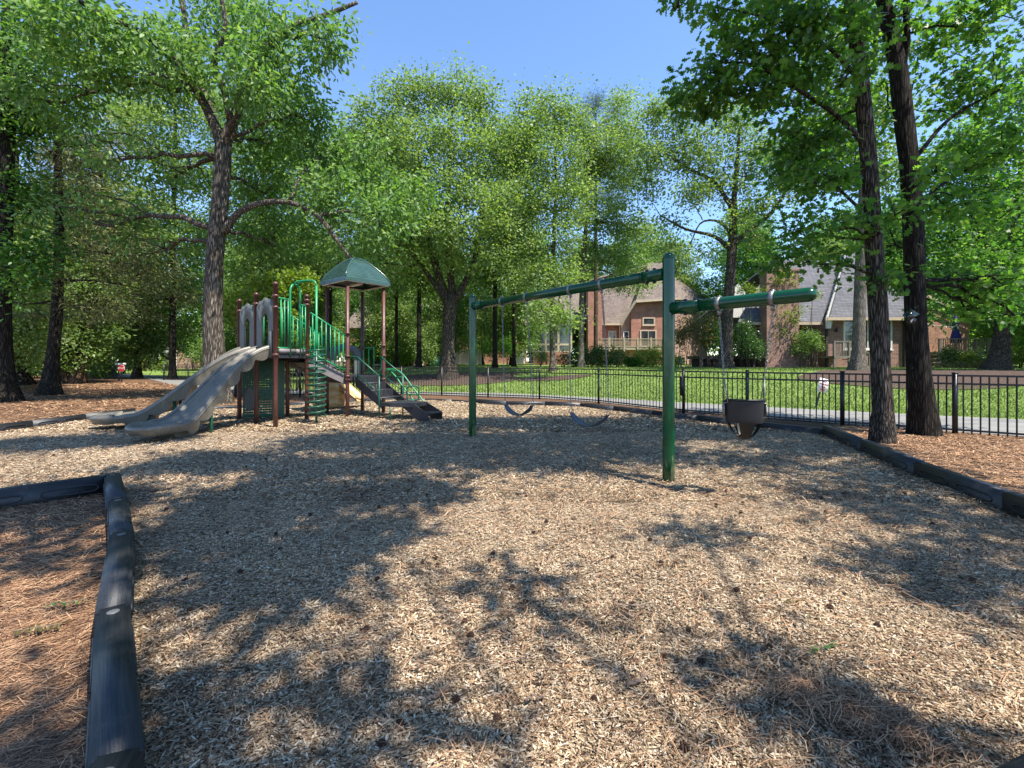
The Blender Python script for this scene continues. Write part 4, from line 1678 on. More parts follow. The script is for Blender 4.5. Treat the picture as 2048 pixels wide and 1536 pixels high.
def slide(p0, d0, p1, d1, label, flip=1):
    """moulded chute: a wide bed, rolled rims and a scalloped skirt beneath"""
    n = 56
    ctr = []
    A, B, C, D = p0, p0 + d0 * 0.75, p1 - d1 * 0.85, p1
    for i in range(n + 1):
        t = i / n
        q = bez((A, B, C, D), t)
        z = lerp(D1 + .03, 0.21, smooth(0.02, 0.92, t) * 0.6 + 0.4 * min(1, t / 0.84))
        if t > 0.9:
            z += 0.0
        ctr.append((lvl(q, z), t))
    # profile: (across -1..1, height, is skirt)
    hw = 0.30
    prof = []
    for a in np.linspace(0, 1, 9):
        prof.append((-1 + 2 * 0, 0))
    bed = [(-0.62, 0.025), (-0.40, 0.004), (0, 0.0), (0.40, 0.004), (0.62, 0.025)]
    side = [(0.76, 0.055), (0.85, 0.10), (0.93, 0.125), (1.02, 0.13), (1.11, 0.115), (1.16, 0.08), (1.14, 0.04)]
    profile = [(-u, z) for u, z in side[::-1]] + bed + side
    m = MB(p0)
    vs, fs = [], []
    K = len(profile) + 2
    for i, (c, t) in enumerate(ctr):
        a_ = ctr[max(0, i - 1)][0]
        b_ = ctr[min(n, i + 1)][0]
        T = (b_ - a_).normalized()
        S = T.cross(UP).normalized()
        N = S.cross(T).normalized()
        hk = 1.0 + 0.20 * smooth(0.7, 0.95, t)
        sh = 1.0 if t < 0.9 else 1 - 0.25 * smooth(0.9, 1.0, t)
        scal = 0.02 + 0.115 * abs(math.sin(t * PI * 6.5)) ** 0.8
        if t > 0.9:
            scal = 0.05
        row = []
        for u, z in profile:
            row.append(c + S * u * hw * hk + N * z * (sh if abs(u) > 0.7 else 1.0))
        lo_l = c - S * 1.02 * hw * hk + N * (-scal)
        lo_r = c + S * 1.02 * hw * hk + N * (-scal)
        vs += [lo_l] + row + [lo_r]
    for i in range(n):
        for k in range(K - 1):
            fs.append((i * K + k, i * K + k + 1, (i + 1) * K + k + 1, (i + 1) * K + k))
    m.add(vs, fs, True)
    # rounded lip at the exit
    cE, _ = ctr[-1]
    T = (ctr[-1][0] - ctr[-3][0])
    T.z = 0
    T.normalize()
    S = T.cross(UP).normalized()
    hk = 1.2
    halfp = [(0.0, 0.0), (0.40, 0.004), (0.62, 0.025)] + side + [(1.10, 0.0), (1.02, -0.06)]
    KH, na = len(halfp), 18
    lvs = []
    for j in range(na + 1):
        ph = -PI / 2 + PI * j / na
        fac = 1 - 0.35 * math.cos(ph) ** 2
        for u, z in halfp:
            lvs.append(cE + (T * math.cos(ph) * 1.05 + S * math.sin(ph)) * u * hw * hk + UP * (z * fac if z > 0 else z))
    lfs = []
    for j in range(na):
        for k in range(KH - 1):
            lfs.append((j * KH + k, j * KH + k + 1, (j + 1) * KH + k + 1, (j + 1) * KH + k))
    # underside of the lip
    cu = len(lvs)
    lvs.append(cE - UP * 0.055)
    for j in range(na):
        lfs.append((cu, j * KH + KH - 1, (j + 1) * KH + KH - 1))
    m.add(lvs, lfs, True)
    # solid underside so the chute has thickness
    uvs, ufs = [], []
    for i, (c, t) in enumerate(ctr):
        lo_l, lo_r = Vector(vs[i * K]), Vector(vs[i * K + K - 1])
        dep = 0.03 + 0.05 * abs(math.sin(t * PI * 5.5))
        uvs += [lo_l, lo_l.lerp(lo_r, 0.25) + UP * dep, lo_l.lerp(lo_r, 0.75) + UP * dep, lo_r]
    for i in range(n):
        for k in range(3):
            ufs.append((i * 4 + k, i * 4 + k + 1, (i + 1) * 4 + k + 1, (i + 1) * 4 + k))
    m.add(uvs, ufs, True)
    body = m.build('slide', 'slide_plastic', tw, label)
    # raised beads running down the rims
    m = MB(p0)
    for s in (-1, 1):
        for u, z in ((0.86, 0.104), (1.15, 0.06)):
            pts = []
            for i, (c, t) in enumerate(ctr):
                if t > 0.93:
                    break
                a_ = ctr[max(0, i - 1)][0]
                b_ = ctr[min(n, i + 1)][0]
                T2 = (b_ - a_).normalized()
                S2 = T2.cross(UP).normalized()
                N2 = S2.cross(T2).normalized()
                hk2 = 1.0 + 0.20 * smooth(0.7, 0.95, t)
                pts.append(c + S2 * s * u * hw * hk2 + N2 * (z + 0.006))
            m.tube(pts, 0.011, 6)
    m.build('rim_bead', 'slide_plastic', tw)
    # scallop ribs under the chute
    for k in range(1, 6):
        i = int((k - 0.0) / 5.5 * n)
        if i >= n - 3:
            continue
        c, t = ctr[i]
        T2 = (ctr[i + 1][0] - ctr[i - 1][0]).normalized()
        S2 = T2.cross(UP).normalized()
        for s in (-1, 1):
            m = MB(p0)
            q = c + S2 * s * hw * 1.04 - UP * 0.0
            m.tube([q + UP * .16, q + UP * .05 + S2 * s * .015, q - UP * .09 + T2 * .02, q - UP * .15 + T2 * .07 - S2 * s * .04], [0.022, 0.028, 0.03, 0.02], 7)
            m.build('skirt_rib', 'slide_plastic', body)
    # foot under the exit
    i = int(n * 0.86)
    c = ctr[i][0]
    T2 = (ctr[i + 1][0] - ctr[i - 1][0])
    T2.z = 0
    T2.normalize()
    S2 = T2.cross(UP).normalized()
    m = MB(p0)
    R3 = Matrix((T2, S2, UP)).transposed()
    zt_ = c.z - 0.02
    poly = [c - T2 * .28 + UP * .05, c + T2 * .24 - UP * 0.04, lvl(c + T2 * .12, -.03), lvl(c - T2 * .16, -.03)]
    m.prism(poly, S2 * 0.40)
    m.build('slide_foot', 'slide_plastic', tw)
    # steel prop half way
    i = int(n * 0.60)
    c = ctr[i][0]
    m = MB(p0)
    T2 = (ctr[i + 1][0] - ctr[i - 1][0])
    T2.z = 0
    S2 = T2.normalized().cross(UP).normalized()
    for s in (-1, 1):
        q = c + S2 * s * 0.2
        m.tube([lvl(q, -.1), lvl(q, c.z - .05)], 0.028, 10)
    m.build('slide_prop', 'dark_green_paint', tw)


sdir = -E2
slide((P2 + P3) / 2 - E2 * 0.02, sdir, Vector((-6.03, 7.66, 0)), Vector((-0.16, -0.98, 0)).normalized(), 'mottled grey slide nearest us with its exit lip towards the chips')
slide((P1 + P2) / 2 - E2 * 0.02, sdir, Vector((-7.85, 8.98, 0)), Vector((-0.86, -0.50, 0)).normalized(), 'mottled grey slide behind the other, ending farther left')

# tan curved slide behind the lower deck
ts = Vector((-5.25, 12.9, 0))
m = MB(ts)
n = 26
vs, fs = [], []
zz = np.linspace(0.08, 1.02, 22)
for j, z in enumerate(zz):
    rad = 0.40 + 0.035 * abs(math.sin(j * PI / 5.0)) - 0.02 * (j > 16)
    for i in range(n + 1):
        a = math.radians(150) + math.radians(250) * i / n
        vs.append(ts + Vector((rad * math.cos(a), rad * math.sin(a), z)))
for j in range(len(zz) - 1):
    for i in range(n):
        k = j * (n + 1) + i
        fs.append((k, k + 1, k + n + 2, k + n + 1))
m.add(vs, fs, True)
m.build('curved_slide_wall', 'tan_plastic', tw, 'tan ribbed wall of the curved slide behind the deck')
m = MB(ts)
pts = [ts + Vector((0.32 + 0.55 * t, 0.10 - 0.05 * t, 0.72 - 0.52 * t ** 0.8)) for t in np.linspace(0, 1, 12)]
S2 = Vector((0.1, 1, 0)).normalized()
vs, fs = [], []
for p in pts:
    for u, z in ((-1.1, 0.12), (-1.0, 0.16), (-.85, 0.1), (-.6, 0.01), (0, 0), (.6, .01), (.85, .1), (1, .16), (1.1, .12)):
        vs.append(p + S2 * u * .27 + UP * z)
for i in range(len(pts) - 1):
    for k in range(8):
        fs.append((i * 9 + k, i * 9 + k + 1, (i + 1) * 9 + k + 1, (i + 1) * 9 + k))
m.add(vs, fs, True)
m.tube([pts[-1] + S2 * u * .28 + UP * (.05 + .1 * abs(u)) + Vector((.05 * (1 - u * u), 0, 0)) for u in np.linspace(-1, 1, 9)], 0.03, 8)
m.build('curved_slide_lip', 'tan_plastic', tw)
m = MB(ts)
for q in (ts + Vector((-0.1, -.5, 0)),):
    m.tube([lvl(q, -.1), lvl(q, .6)], 0.024, 8)
m.build('curved_slide_leg', 'brown_paint', tw)
# ------------------------------------------------------------------ houses
def wall(m, a, b, z0, z1, th=0.2, z1b=None):
    """upright wall from a to b with optional sloping top"""
    a, b = Vector((a[0], a[1], 0)), Vector((b[0], b[1], 0))
    nrm = (b - a).normalized().cross(UP)
    z1b = z1 if z1b is None else z1b
    m.prism([lvl(a, z0), lvl(b, z0), lvl(b, z1b), lvl(a, z1)], nrm * th)


def window_unit(house, a, x, w, z0, z1, nrm, cols=1, rows=1, frame='white_paint', door=False, fw=0.08, name=None):
    """frame, glass and glazing bars on a wall face; a = left bottom reference point, x = wall direction"""
    c = a + x * w / 2
    m = MB(a)
    off = nrm * 0.035
    p = lambda u, z: lvl(a + x * u, z) + off
    M3 = Matrix((x, nrm, UP)).transposed()
    for u in (fw / 2, w - fw / 2):
        m.box(p(u, (z0 + z1) / 2), (fw, 0.07, z1 - z0), M=M3)
    for z in (z0 + fw / 2, z1 - fw / 2):
        m.box(p(w / 2, z), (w - 2 * fw, 0.07, fw), M=M3)
    for i in range(1, cols):
        m.box(p(w * i / cols, (z0 + z1) / 2), (0.055, 0.05, z1 - z0 - 2 * fw), M=M3)
    f = m.build(name or ('door' if door else 'window'), frame, house)
    m = MB(a)
    m.box(p(w / 2, (z0 + z1) / 2) - nrm * 0.02, (w - 2 * fw, 0.02, z1 - z0 - 2 * fw), M=M3)
    g = m.build('pane', 'window_glass', f)
    g.location = Vector((0, 0, 0))
    if rows > 1:
        m = MB(a)
        for j in range(1, rows):
            m.box(p(w / 2, lerp(z0, z1, j / rows)), (w - 2 * fw, 0.03, 0.03), M=M3)
        k = m.build('glazing_bar', frame, f)
        k.location = Vector((0, 0, 0))
    if not door:
        m = MB(a)
        m.box(p(w / 2, z0 - 0.04) + nrm * 0.03, (w + 0.1, 0.12, 0.06), M=M3)
        k = m.build('sill', frame, f)
        k.location = Vector((0, 0, 0))
    return f


def roof_slab(m, pts, th=0.14):
    pts = [Vector(p) for p in pts]
    nrm = (pts[1] - pts[0]).cross(pts[2] - pts[0]).normalized()
    m.prism(pts, nrm * th)


def hx(px, z=30.0):
    return (px - 1024) / F * z


# ---- house A, grey roof, behind the right swing arm
gA = hz(18, 30) - 0.1
HAo = thing('brick_house', (hx(1730), 30, gA), 'brown brick house with grey shingle roof, wide picture window and broad chimney', 'house')
FY = Vector((0, -1, 0))
XX = Vector((1, 0, 0))
eA = 4.30
m = MB((hx(1730), 30, gA))
xL, xR = hx(1653), hx(1808)
wall(m, (xL, 30.1), (xR, 30.1), gA - .3, eA)
wall(m, (xR - .1, 30.2), (xR - .1, 36), gA - .3, eA)
wall(m, (xL + .1, 30.2), (xL + .1, 32.2), gA - .3, eA)
wall(m, (hx(1478, 31.8), 31.9), (xL, 31.9), gA - .3, 4.15)
m.build('brick_wall', 'brown_brick', HAo)
m = MB((hx(1730), 30, gA))
wall(m, (xR + .1, 31.2), (hx(1855, 31.2), 31.2), gA - .3, 3.9)
m.build('recessed_wall', 'pale_and_lit_brick', HAo)  # paler than the front brick: sunlight on this recess is in the colour
m = MB((hx(1730), 30, gA))
gx0, gx1 = hx(1815, 33), hx(1938, 33)
pk = lambda px, py, z=33.0: CH + (HY - py) / F * z
m.prism([(gx0, 33.1, gA - .3), (gx1, 33.1, gA - .3), (gx1, 33.1, pk(0, 636)), (hx(1852, 33), 33.1, pk(0, 598)), (hx(1838, 33), 33.1, pk(0, 592)), (gx0, 33.1, pk(0, 606))], (0, 0.2, 0))
m.build('gable_wall', 'orange_brick', HAo)
m = MB((hx(1730), 30, gA))
roof_slab(m, [(hx(1838, 33), 32.75, pk(0, 588)), (gx1 + .6, 32.75, pk(0, 639)), (gx1 + .6, 42, pk(0, 639)), (hx(1838, 33), 42, pk(0, 588))])
roof_slab(m, [(hx(1838, 33), 32.75, pk(0, 588)), (gx0 - .3, 32.75, pk(0, 604)), (gx0 - .3, 42, pk(0, 604)), (hx(1838, 33), 42, pk(0, 588))])
# right block roof
rz = 9.7
xRi, xLi, xLLi = hx(1694, 34.8), hx(1700, 35.2), hx(1547, 35.2)
roof_slab(m, [(xL - .15, 29.55, eA - .1), (xR + .45, 29.55, eA - .1), (xR + .9, 34.8, rz), (xRi, 34.8, rz)])
roof_slab(m, [(xL - .15, 40.2, eA - .1), (xR + .45, 40.2, eA - .1), (xR + .9, 34.95, rz), (xRi, 34.95, rz)])
# left block roof, set back
xLL = hx(1475, 30.1)
roof_slab(m, [(xLL, 30.1, 3.95), (xL - .3, 30.1, 3.95), (xLi - .3, 35.2, 9.2), (xLLi, 35.2, 9.2)])
roof_slab(m, [(xLL, 40.4, 3.95), (xL - .3, 40.4, 3.95), (xLi - .3, 35.3, 9.2), (xLLi, 35.3, 9.2)])
m.build('roof', 'grey_shingle', HAo)
# siding strip where the right roof stands proud of the left
m = MB((hx(1730), 30, gA))
n = 34
a_, b_ = Vector((xL - .17, 29.6, eA - .30)), Vector((xRi - .04, 34.75, rz - .28))
for i in range(n):
    p = a_.lerp(b_, (i + .5) / n)
    m.box(p + UP * .06 - Vector((.03 + .02 * (i % 2), 0, 0)), (0.30, 0.10, 0.22))
    m.box(p - UP * .25 + Vector((.03, .06, 0)), (0.26, 0.17, 0.62))
m.build('rake_siding', 'white_paint', HAo)
m = MB((hx(1730), 30, gA))
m.box(((xL + xR) / 2 + .1, 29.5, eA - .16), (xR - xL + .8, 0.06, 0.2))
m.box(((xLL + xL) / 2, 30.05, 3.88), (xL - xLL - .5, 0.06, 0.18))
m.bar((hx(1838, 33), 32.66, pk(0, 590)), (gx1 + .6, 32.66, pk(0, 641)), 0.06, 0.22)
m.build('fascia', 'cream_paint', HAo)
m = MB((hx(1730), 30, gA))
m.bar((xR - .02, 29.9, gA), (xR - .02, 29.9, eA - .2), 0.18)
m.bar((xL - .06, 29.9, gA), (xL - .06, 29.9, eA - .2), 0.14)
m.build('downspout', 'dark_stain', HAo)
window_unit(HAo, Vector((hx(1686), 30, 0)), XX, hx(1783) - hx(1686), pk(0, 699, 30), pk(0, 637, 30), FY, cols=2, rows=2, fw=0.1)
window_unit(HAo, Vector((hx(1603, 31.8), 31.8, 0)), XX, 0.95, pk(0, 711, 31.8), pk(0, 650, 31.8), FY, cols=2, rows=5, door=True, fw=0.12)
window_unit(HAo, Vector((hx(1510, 31.8), 31.8, 0)), XX, 0.85, pk(0, 711, 31.8), pk(0, 655, 31.8), FY, cols=2, rows=5, door=True, fw=0.1)
m = MB((hx(1730), 30, gA))
cx0, cx1 = hx(1534, 29.3), hx(1599, 29.3)
m.box(((cx0 + cx1) / 2, 29.75, (gA - .3 + 7.25) / 2), (cx1 - cx0, 0.85, 7.25 - gA + .3))
m.box(((cx0 + cx1) / 2, 29.75, 7.32), (cx1 - cx0 + .12, 0.98, 0.14))
m.build('chimney', 'brown_brick', HAo)
m = MB((hx(1730), 30, gA))
m.lathe(((cx0 + cx1) / 2, 29.75, 7.39), [(0.2, 0), (0.2, 0.3), (0.32, 0.32), (0.32, 0.42)], 14)
m.build('chimney_pot', 'galvanised', HAo)
# white dormer at the far left
m = MB((hx(1730), 30, gA))
dx0, dx1 = hx(1462, 33.5), hx(1489, 33.5)
m.prism([(dx0, 33.5, 4.6), (dx1, 33.5, 4.6), (dx1, 33.5, 6.5), ((dx0 + dx1) / 2, 33.5, 7.1), (dx0, 33.5, 6.4)], (0, .2, 0))
m.build('dormer_wall', 'white_paint', HAo)
# little porch with stair
m = MB((hx(1730), 30, gA))
px0, px1, fl = hx(1655, 29.2), hx(1688, 29.2), pk(0, 714, 29.2)
m.box(((px0 + px1) / 2, 29.3, fl), (px1 - px0, 1.4, 0.12))
for x in (px0 + .06, px1 - .06):
    m.box((x, 28.68, (gA + fl + 1.0) / 2), (0.12, 0.12, fl + 1.0 - gA))
m.bar((px0, 28.68, fl + .98), (px1, 28.68, fl + .98), 0.09)
for k in range(9):
    x = lerp(px0 + .15, px1 - .15, k / 8)
    m.box((x, 28.68, fl + .5), (0.035, 0.035, .9))
e = hx(1728, 28)
m.bar((px1, 28.68, fl + .98), (px1 + 1.1, 28.5, gA + 1.0), 0.08)
m.bar((px1, 28.68, fl - .04), (px1 + 1.1, 28.5, gA + .02), 0.05, 0.25)
m.box((px1 + 1.1, 28.5, gA + .5), (0.11, 0.11, 1.0))
for k in range(4):
    m.box((px1 + .15 + k * .27, 28.95, lerp(fl, gA, (k + 1) / 5)), (0.28, 0.9, 0.04))
m.build('porch', 'grey_deck_wood', HAo)
m = MB((hx(1730), 30, gA))
lx = hx(1671)
m.lathe((lx, 29.9, pk(0, 664, 30)), [(0.05, 0), (0.09, 0.05), (0.08, 0.2), (0.03, 0.26)], 10)
m.build('wall_lantern', 'black_metal', HAo)
m = MB((hx(1730), 30, gA))
m.box((hx(1615, 31.7), 31.66, pk(0, 663, 31.7)), (0.3, 0.02, 0.42), bev=0.01)
m.build('door_notice', 'sign_white', HAo)
# dark raised side deck on the left
m = MB((hx(1730), 30, gA))
ax0, ax1 = hx(1394, 30), hx(1530, 30)
zf = pk(0, 715, 30)
m.box(((ax0 + ax1) / 2, 30.6, zf), (ax1 - ax0, 2.2, 0.22))
for k in range(6):
    m.box((lerp(ax0 + .1, ax1 - .1, k / 5), 29.6, (gA + zf) / 2), (0.12, 0.12, zf - gA))
m.box(((ax0 + ax1) / 2, 30.9, (gA + zf) / 2), (ax1 - ax0, 0.05, zf - gA - .1))
m.build('side_deck', 'dark_stain', HAo)

# rear deck beyond the right gable, with umbrella and lights: things of their own
dz = 31.0
gD = hz(29, 31) - .05
dk = thing('raised_deck', (hx(1935, dz), dz, gD), 'dark weathered raised deck with rails beside the orange brick gable', 'deck')
x0, x1 = hx(1878, dz), hx(1988, dz)
fl = pk(0, 706, dz)
m = MB(dk.location)
m.box(((x0 + x1) / 2, dz + 1.2, fl), (x1 - x0, 2.4, 0.16))
m.build('platform', 'grey_deck_wood', dk)
for x in (x0, x0 + 1.1, x1 - 1.3, x1 - .1):
    m = MB(dk.location)
    m.box((x, dz - .05, (gD + fl + .95) / 2 - .02), (0.13, 0.13, fl + .95 - gD))
    m.build('deck_post', 'grey_deck_wood', dk)
m = MB(dk.location)
m.bar((x0 - .1, dz - .05, fl + .97), (x1, dz - .05, fl + .97), 0.14, 0.07)
m.bar((x0, dz - .05, fl + .14), (x1, dz - .05, fl + .14), 0.06, 0.06)
for k in range(24):
    x = lerp(x0 + .1, x1 - .1, k / 23)
    m.box((x, dz - .05, fl + .55), (0.04, 0.04, .82))
for k in range(6):
    m.box((x1 - .55 + k * .11, dz - .13, fl + .3), (0.10, 0.03, 1.4))
m.build('deck_rail', 'grey_deck_wood', dk)
m = MB(dk.location)
for k in range(4):
    m.box((x0 - .35, dz - .2 - k * .0, lerp(gD, fl, (k + .5) / 4)), (0.9 - k * .12, 0.35, 0.08))
m.build('deck_steps', 'grey_deck_wood', dk)
# closed parasol
ux = hx(1914, 31.6)
um = thing('patio_umbrella', (ux, 31.7, fl + .08), 'closed navy blue patio umbrella standing on the weathered deck', 'umbrella')
m = MB(um.location)
m.lathe((ux, 31.7, fl + .08), [(0.25, 0), (0.25, .06), (0.03, .08), (0.025, 2.45)], 12)
m.build('pole', 'grey_panel', um)
m = MB(um.location)
nn = 18
pr = [(0.10, .62), (0.30, .66), (0.27, .95), (0.19, 1.3), (0.15, 1.55), (0.12, 1.66), (0.15, 1.8), (0.17, 2.0), (0.12, 2.3), (0.05, 2.52), (0.01, 2.58)]
vs, fs = [], []
for r_, z in pr:
    for k in range(nn):
        a = 2 * PI * k / nn
        q = r_ * (1 + .22 * math.sin(a * 6 + z))
        vs.append((ux + q * math.cos(a), 31.7 + q * math.sin(a), fl + .08 + z))
for i in range(len(pr) - 1):
    for k in range(nn):
        fs.append((i * nn + k, i * nn + (k + 1) % nn, (i + 1) * nn + (k + 1) % nn, (i + 1) * nn + k))
m.add(vs, fs, True)
m.build('folded_cloth', 'navy_cloth', um)
# string lights
m = MB((hx(1855, 31), 31, 3.5))
a, b = P(1850, 646, 31), P(1928, 651, 31)
pts = [a.lerp(b, t) - UP * 0.14 * math.sin(PI * t) for t in np.linspace(0, 1, 14)]
m.tube(pts, 0.012, 5)
sl_ = thing('string_lights', a.to_tuple(), 'pale string of hanging lights across the orange brick gable', 'string lights')
m.build('cord', 'cable', sl_)
for k in range(1, 13, 2):
    m = MB(a)
    m.lathe(pts[k] - UP * .13, [(0.015, 0), (0.035, .03), (0.03, .07), (0.012, .11)], 8)
    m.build('bulb', 'bulb_glass', sl_)

# ---- house B, brown roof, middle distance
ZB = 50.0
gB = hz(10, 50) - .1
X = lambda px, z=ZB: hx(px, z)
Z = lambda py, z=ZB: CH + (HY - py) / F * z
HBo = thing('brick_house', (X(1290), ZB, gB), 'red brick house with brown shingle roof and wooden deck behind the swing beam', 'house')
m = MB(HBo.location)
m.prism([(X(1269), ZB, gB), (X(1349), ZB, gB), (X(1349), ZB, Z(598)), (X(1272), ZB, Z(602)), (X(1262), ZB, Z(620)), (X(1262), ZB, gB)], (0, .25, 0))
wall(m, (X(1205, 51.2), 51.2), (X(1262, 51.2), 51.2), gB, Z(645, 51.2))
m.build('brick_wall', 'red_brick', HBo)
m = MB(HBo.location)
wall(m, (X(1242, 50.6), 50.6), (X(1262, 50.6), 50.6), gB, Z(648, 50.6), z1b=Z(612, 50.6))
wall(m, (X(1349), ZB + .2), (X(1412, 53), 53), gB, Z(627))
m.build('side_wall', 'pale_and_lit_brick', HBo)  # sun on the right-hand wall is painted in as paler brick
m = MB(HBo.location)
roof_slab(m, [(X(1268), 49.4, Z(604, 49.4)), (X(1356), 49.4, Z(598, 49.4)), (X(1330, 56), 56, Z(526, 56)), (X(1296, 56), 56, Z(528, 56))])
roof_slab(m, [(X(1196, 50.6), 50.6, Z(648, 50.6)), (X(1246, 50.6), 50.6, Z(648, 50.6)), (X(1320, 57), 57, Z(531, 57)), (X(1200, 57), 57, Z(553, 57))])
roof_slab(m, [(X(1350, 50), 50.2, Z(600, 50)), (X(1420, 53), 53, Z(602, 53)), (X(1366, 57), 57.5, Z(563, 57)), (X(1322, 56), 56.5, Z(530, 56))])
roof_slab(m, [(X(1060, 52), 49.8, Z(646, 50)), (X(1165, 52), 49.8, Z(648, 50)), (X(1165, 56), 56, Z(580, 56)), (X(1085, 56), 56, Z(590, 56))])
roof_slab(m, [(X(1180, 56), 56.2, Z(560, 56)), (X(1295, 56), 56.4, Z(529, 56)), (X(1295, 60), 62, Z(590, 60)), (X(1150, 60), 62, Z(600, 60))])
m.build('roof', 'brown_shingle', HBo)
m = MB(HBo.location)
m.bar((X(1241, 50), 49.9, Z(649, 50)), (X(1268, 50), 49.3, Z(602, 49.4)), 0.12, 0.28)
m.bar((X(1268), 49.3, Z(603, 49.4)), (X(1356), 49.3, Z(597, 49.4)), 0.12, 0.26)
m.bar((X(1205, 50.5), 50.5, Z(648.5, 50.5)), (X(1244, 50.5), 50.5, Z(648.5, 50.5)), 0.12, 0.22)
m.bar((X(1239, 50.8), 50.7, Z(652, 50.8)), (X(1239, 50.8), 50.7, Z(690, 50.8)), 0.12)
m.build('trim', 'cream_paint', HBo)
m = MB(HBo.location)
m.box(((X(1174) + X(1202)) / 2, 50.0, (gB + Z(580)) / 2), (X(1202) - X(1174), 1.4, Z(580) - gB))
m.box(((X(1174) + X(1202)) / 2, 50.0, Z(578)), (X(1202) - X(1174) + .25, 1.6, 0.25))
m.build('chimney', 'red_brick', HBo)
window_unit(HBo, Vector((X(1284), 49.86, 0)), XX, X(1309) - X(1284), Z(651), Z(635), FY, cols=1, rows=1, frame='cream_paint', fw=.14)
window_unit(HBo, Vector((X(1279), 49.86, 0)), XX, X(1312) - X(1279), Z(694), Z(660), FY, cols=2, rows=1, frame='cream_paint', door=True, fw=.14)
window_unit(HBo, Vector((X(1216, 51), 51.05, 0)), XX, 0.95, Z(694), Z(660), FY, cols=2, rows=4, frame='cream_paint', door=True, fw=.14)
window_unit(HBo, Vector((X(1246, 50.5), 50.45, 0)), XX, 0.65, Z(682), Z(662), FY, cols=1, rows=2, frame='white_paint', fw=.1)
# deck
m = MB(HBo.location)
zf = Z(697, 48)
xa, xb = X(1192, 47.5), X(1326, 47.5)
m.box(((xa + xb) / 2, 48.9, zf), (xb - xa, 2.8, 0.3))
m.build('deck_platform', 'tan_deck_wood', HBo)
m = MB(HBo.location)
m.bar((xa, 47.5, zf + 1.0), (xb, 47.5, zf + 1.0), 0.16, 0.08)
m.bar((xa, 47.5, zf + .2), (xb, 47.5, zf + .2), 0.07, 0.09)
for k in range(64):
    m.box((lerp(xa, xb, k / 63), 47.5, zf + .58), (0.045, 0.05, .8))
for t in (0, .2, .42, .62, .82, 1):
    m.box((lerp(xa, xb, t), 47.5, zf + .4), (0.17, 0.17, 1.5))
m.build('deck_rail', 'tan_deck_wood', HBo)
m = MB(HBo.location)
m.box(((xa + xb) / 2, 49.2, (gB + zf) / 2), (xb - xa - .4, 2.2, zf - gB - .3))
m.build('deck_skirt', 'red_brick', HBo)
# screened porch on the left of the house
m = MB(HBo.location)
pa, pb, yz = X(1066, 49), X(1142, 49), 49.0
wall(m, (pa, yz), (pb, yz), gB, Z(704, 49))
m.build('porch_base', 'red_brick', HBo)
m = MB(HBo.location)
for k in range(4):
    m.box((lerp(pa, pb, k / 3), yz, (Z(704, 49) + Z(648, 49)) / 2), (0.22, 0.2, Z(648, 49) - Z(704, 49)))
for z in (Z(704, 49), Z(689, 49), Z(649, 49)):
    m.box(((pa + pb) / 2, yz + .01, z), (pb - pa, 0.16, 0.2))
m.build('porch_frame', 'cream_paint', HBo)
m = MB(HBo.location)
m.box(((pa + pb) / 2, yz + .12, (Z(704, 49) + Z(648, 49)) / 2), (pb - pa, 0.03, Z(648, 49) - Z(704, 49)))
m.build('porch_screen', 'window_glass', HBo)
m = MB(HBo.location)
pmx = (pa + pb) / 2
roof_slab(m, [(pa - .5, yz - .5, Z(650, 49)), (pmx, yz - .5, Z(612, 49)), (pmx, yz + 6, Z(612, 49)), (pa - .5, yz + 6, Z(650, 49))], .2)
roof_slab(m, [(pb + .5, yz - .5, Z(650, 49)), (pmx, yz - .5, Z(612, 49)), (pmx, yz + 6, Z(612, 49)), (pb + .5, yz + 6, Z(650, 49))], .2)
m.build('porch_roof', 'brown_shingle', HBo)
m = MB(HBo.location)
m.prism([(pa, yz, Z(648, 49)), (pb, yz, Z(648, 49)), (pmx, yz, Z(614, 49))], (0, .15, 0))
m.build('porch_gable', 'cream_paint', HBo)


def plain_house(xc, yc, w, d, g, hw_, hr, brick, roof, label, wins=(), gable_front=False, chim=None, wallmat2=None):
    o = thing('brick_house', (xc, yc, g), label, 'house')
    x0, x1, y0, y1 = xc - w / 2, xc + w / 2, yc, yc + d
    m = MB(o.location)
    for a, b in (((x0, y0), (x1, y0)), ((x1, y0 + .1), (x1, y1)), ((x0, y0 + .1), (x0, y1)), ((x0, y1), (x1, y1))):
        wall(m, a, b, g - .4, g + hw_)
    if gable_front:
        m.prism([(x0, y0, g + hw_), (x1, y0, g + hw_), (xc, y0, g + hr - .15)], (0, .2, 0))
    m.build('wall', brick, o)
    m = MB(o.location)
    if gable_front:
        for s in (-1, 1):
            roof_slab(m, [(xc + s * (w / 2 + .5), y0 - .5, g + hw_ - .25), (xc, y0 - .5, g + hr), (xc, y1 + .5, g + hr), (xc + s * (w / 2 + .5), y1 + .5, g + hw_ - .25)], .18)
    else:
        roof_slab(m, [(x0 - .5, y0 - .5, g + hw_ - .1), (x1 + .5, y0 - .5, g + hw_ - .1), (x1 + .5, yc + d / 2, g + hr), (x0 - .5, yc + d / 2, g + hr)], .18)
        roof_slab(m, [(x0 - .5, y1 + .5, g + hw_ - .1), (x1 + .5, y1 + .5, g + hw_ - .1), (x1 + .5, yc + d / 2 + .05, g + hr), (x0 - .5, yc + d / 2 + .05, g + hr)], .18)
    m.build('roof', roof, o)
    for (u, w_, z0, z1, c, r) in wins:
        window_unit(o, Vector((xc + u, y0 - .1, 0)), XX, w_, g + z0, g + z1, FY, cols=c, rows=r, fw=.12)
    if chim:
        m = MB(o.location)
        m.box((xc + chim[0], y0 - .3, g + chim[2] / 2), (chim[1], 1.0, chim[2]))
        m.build('chimney', brick, o)
    return o


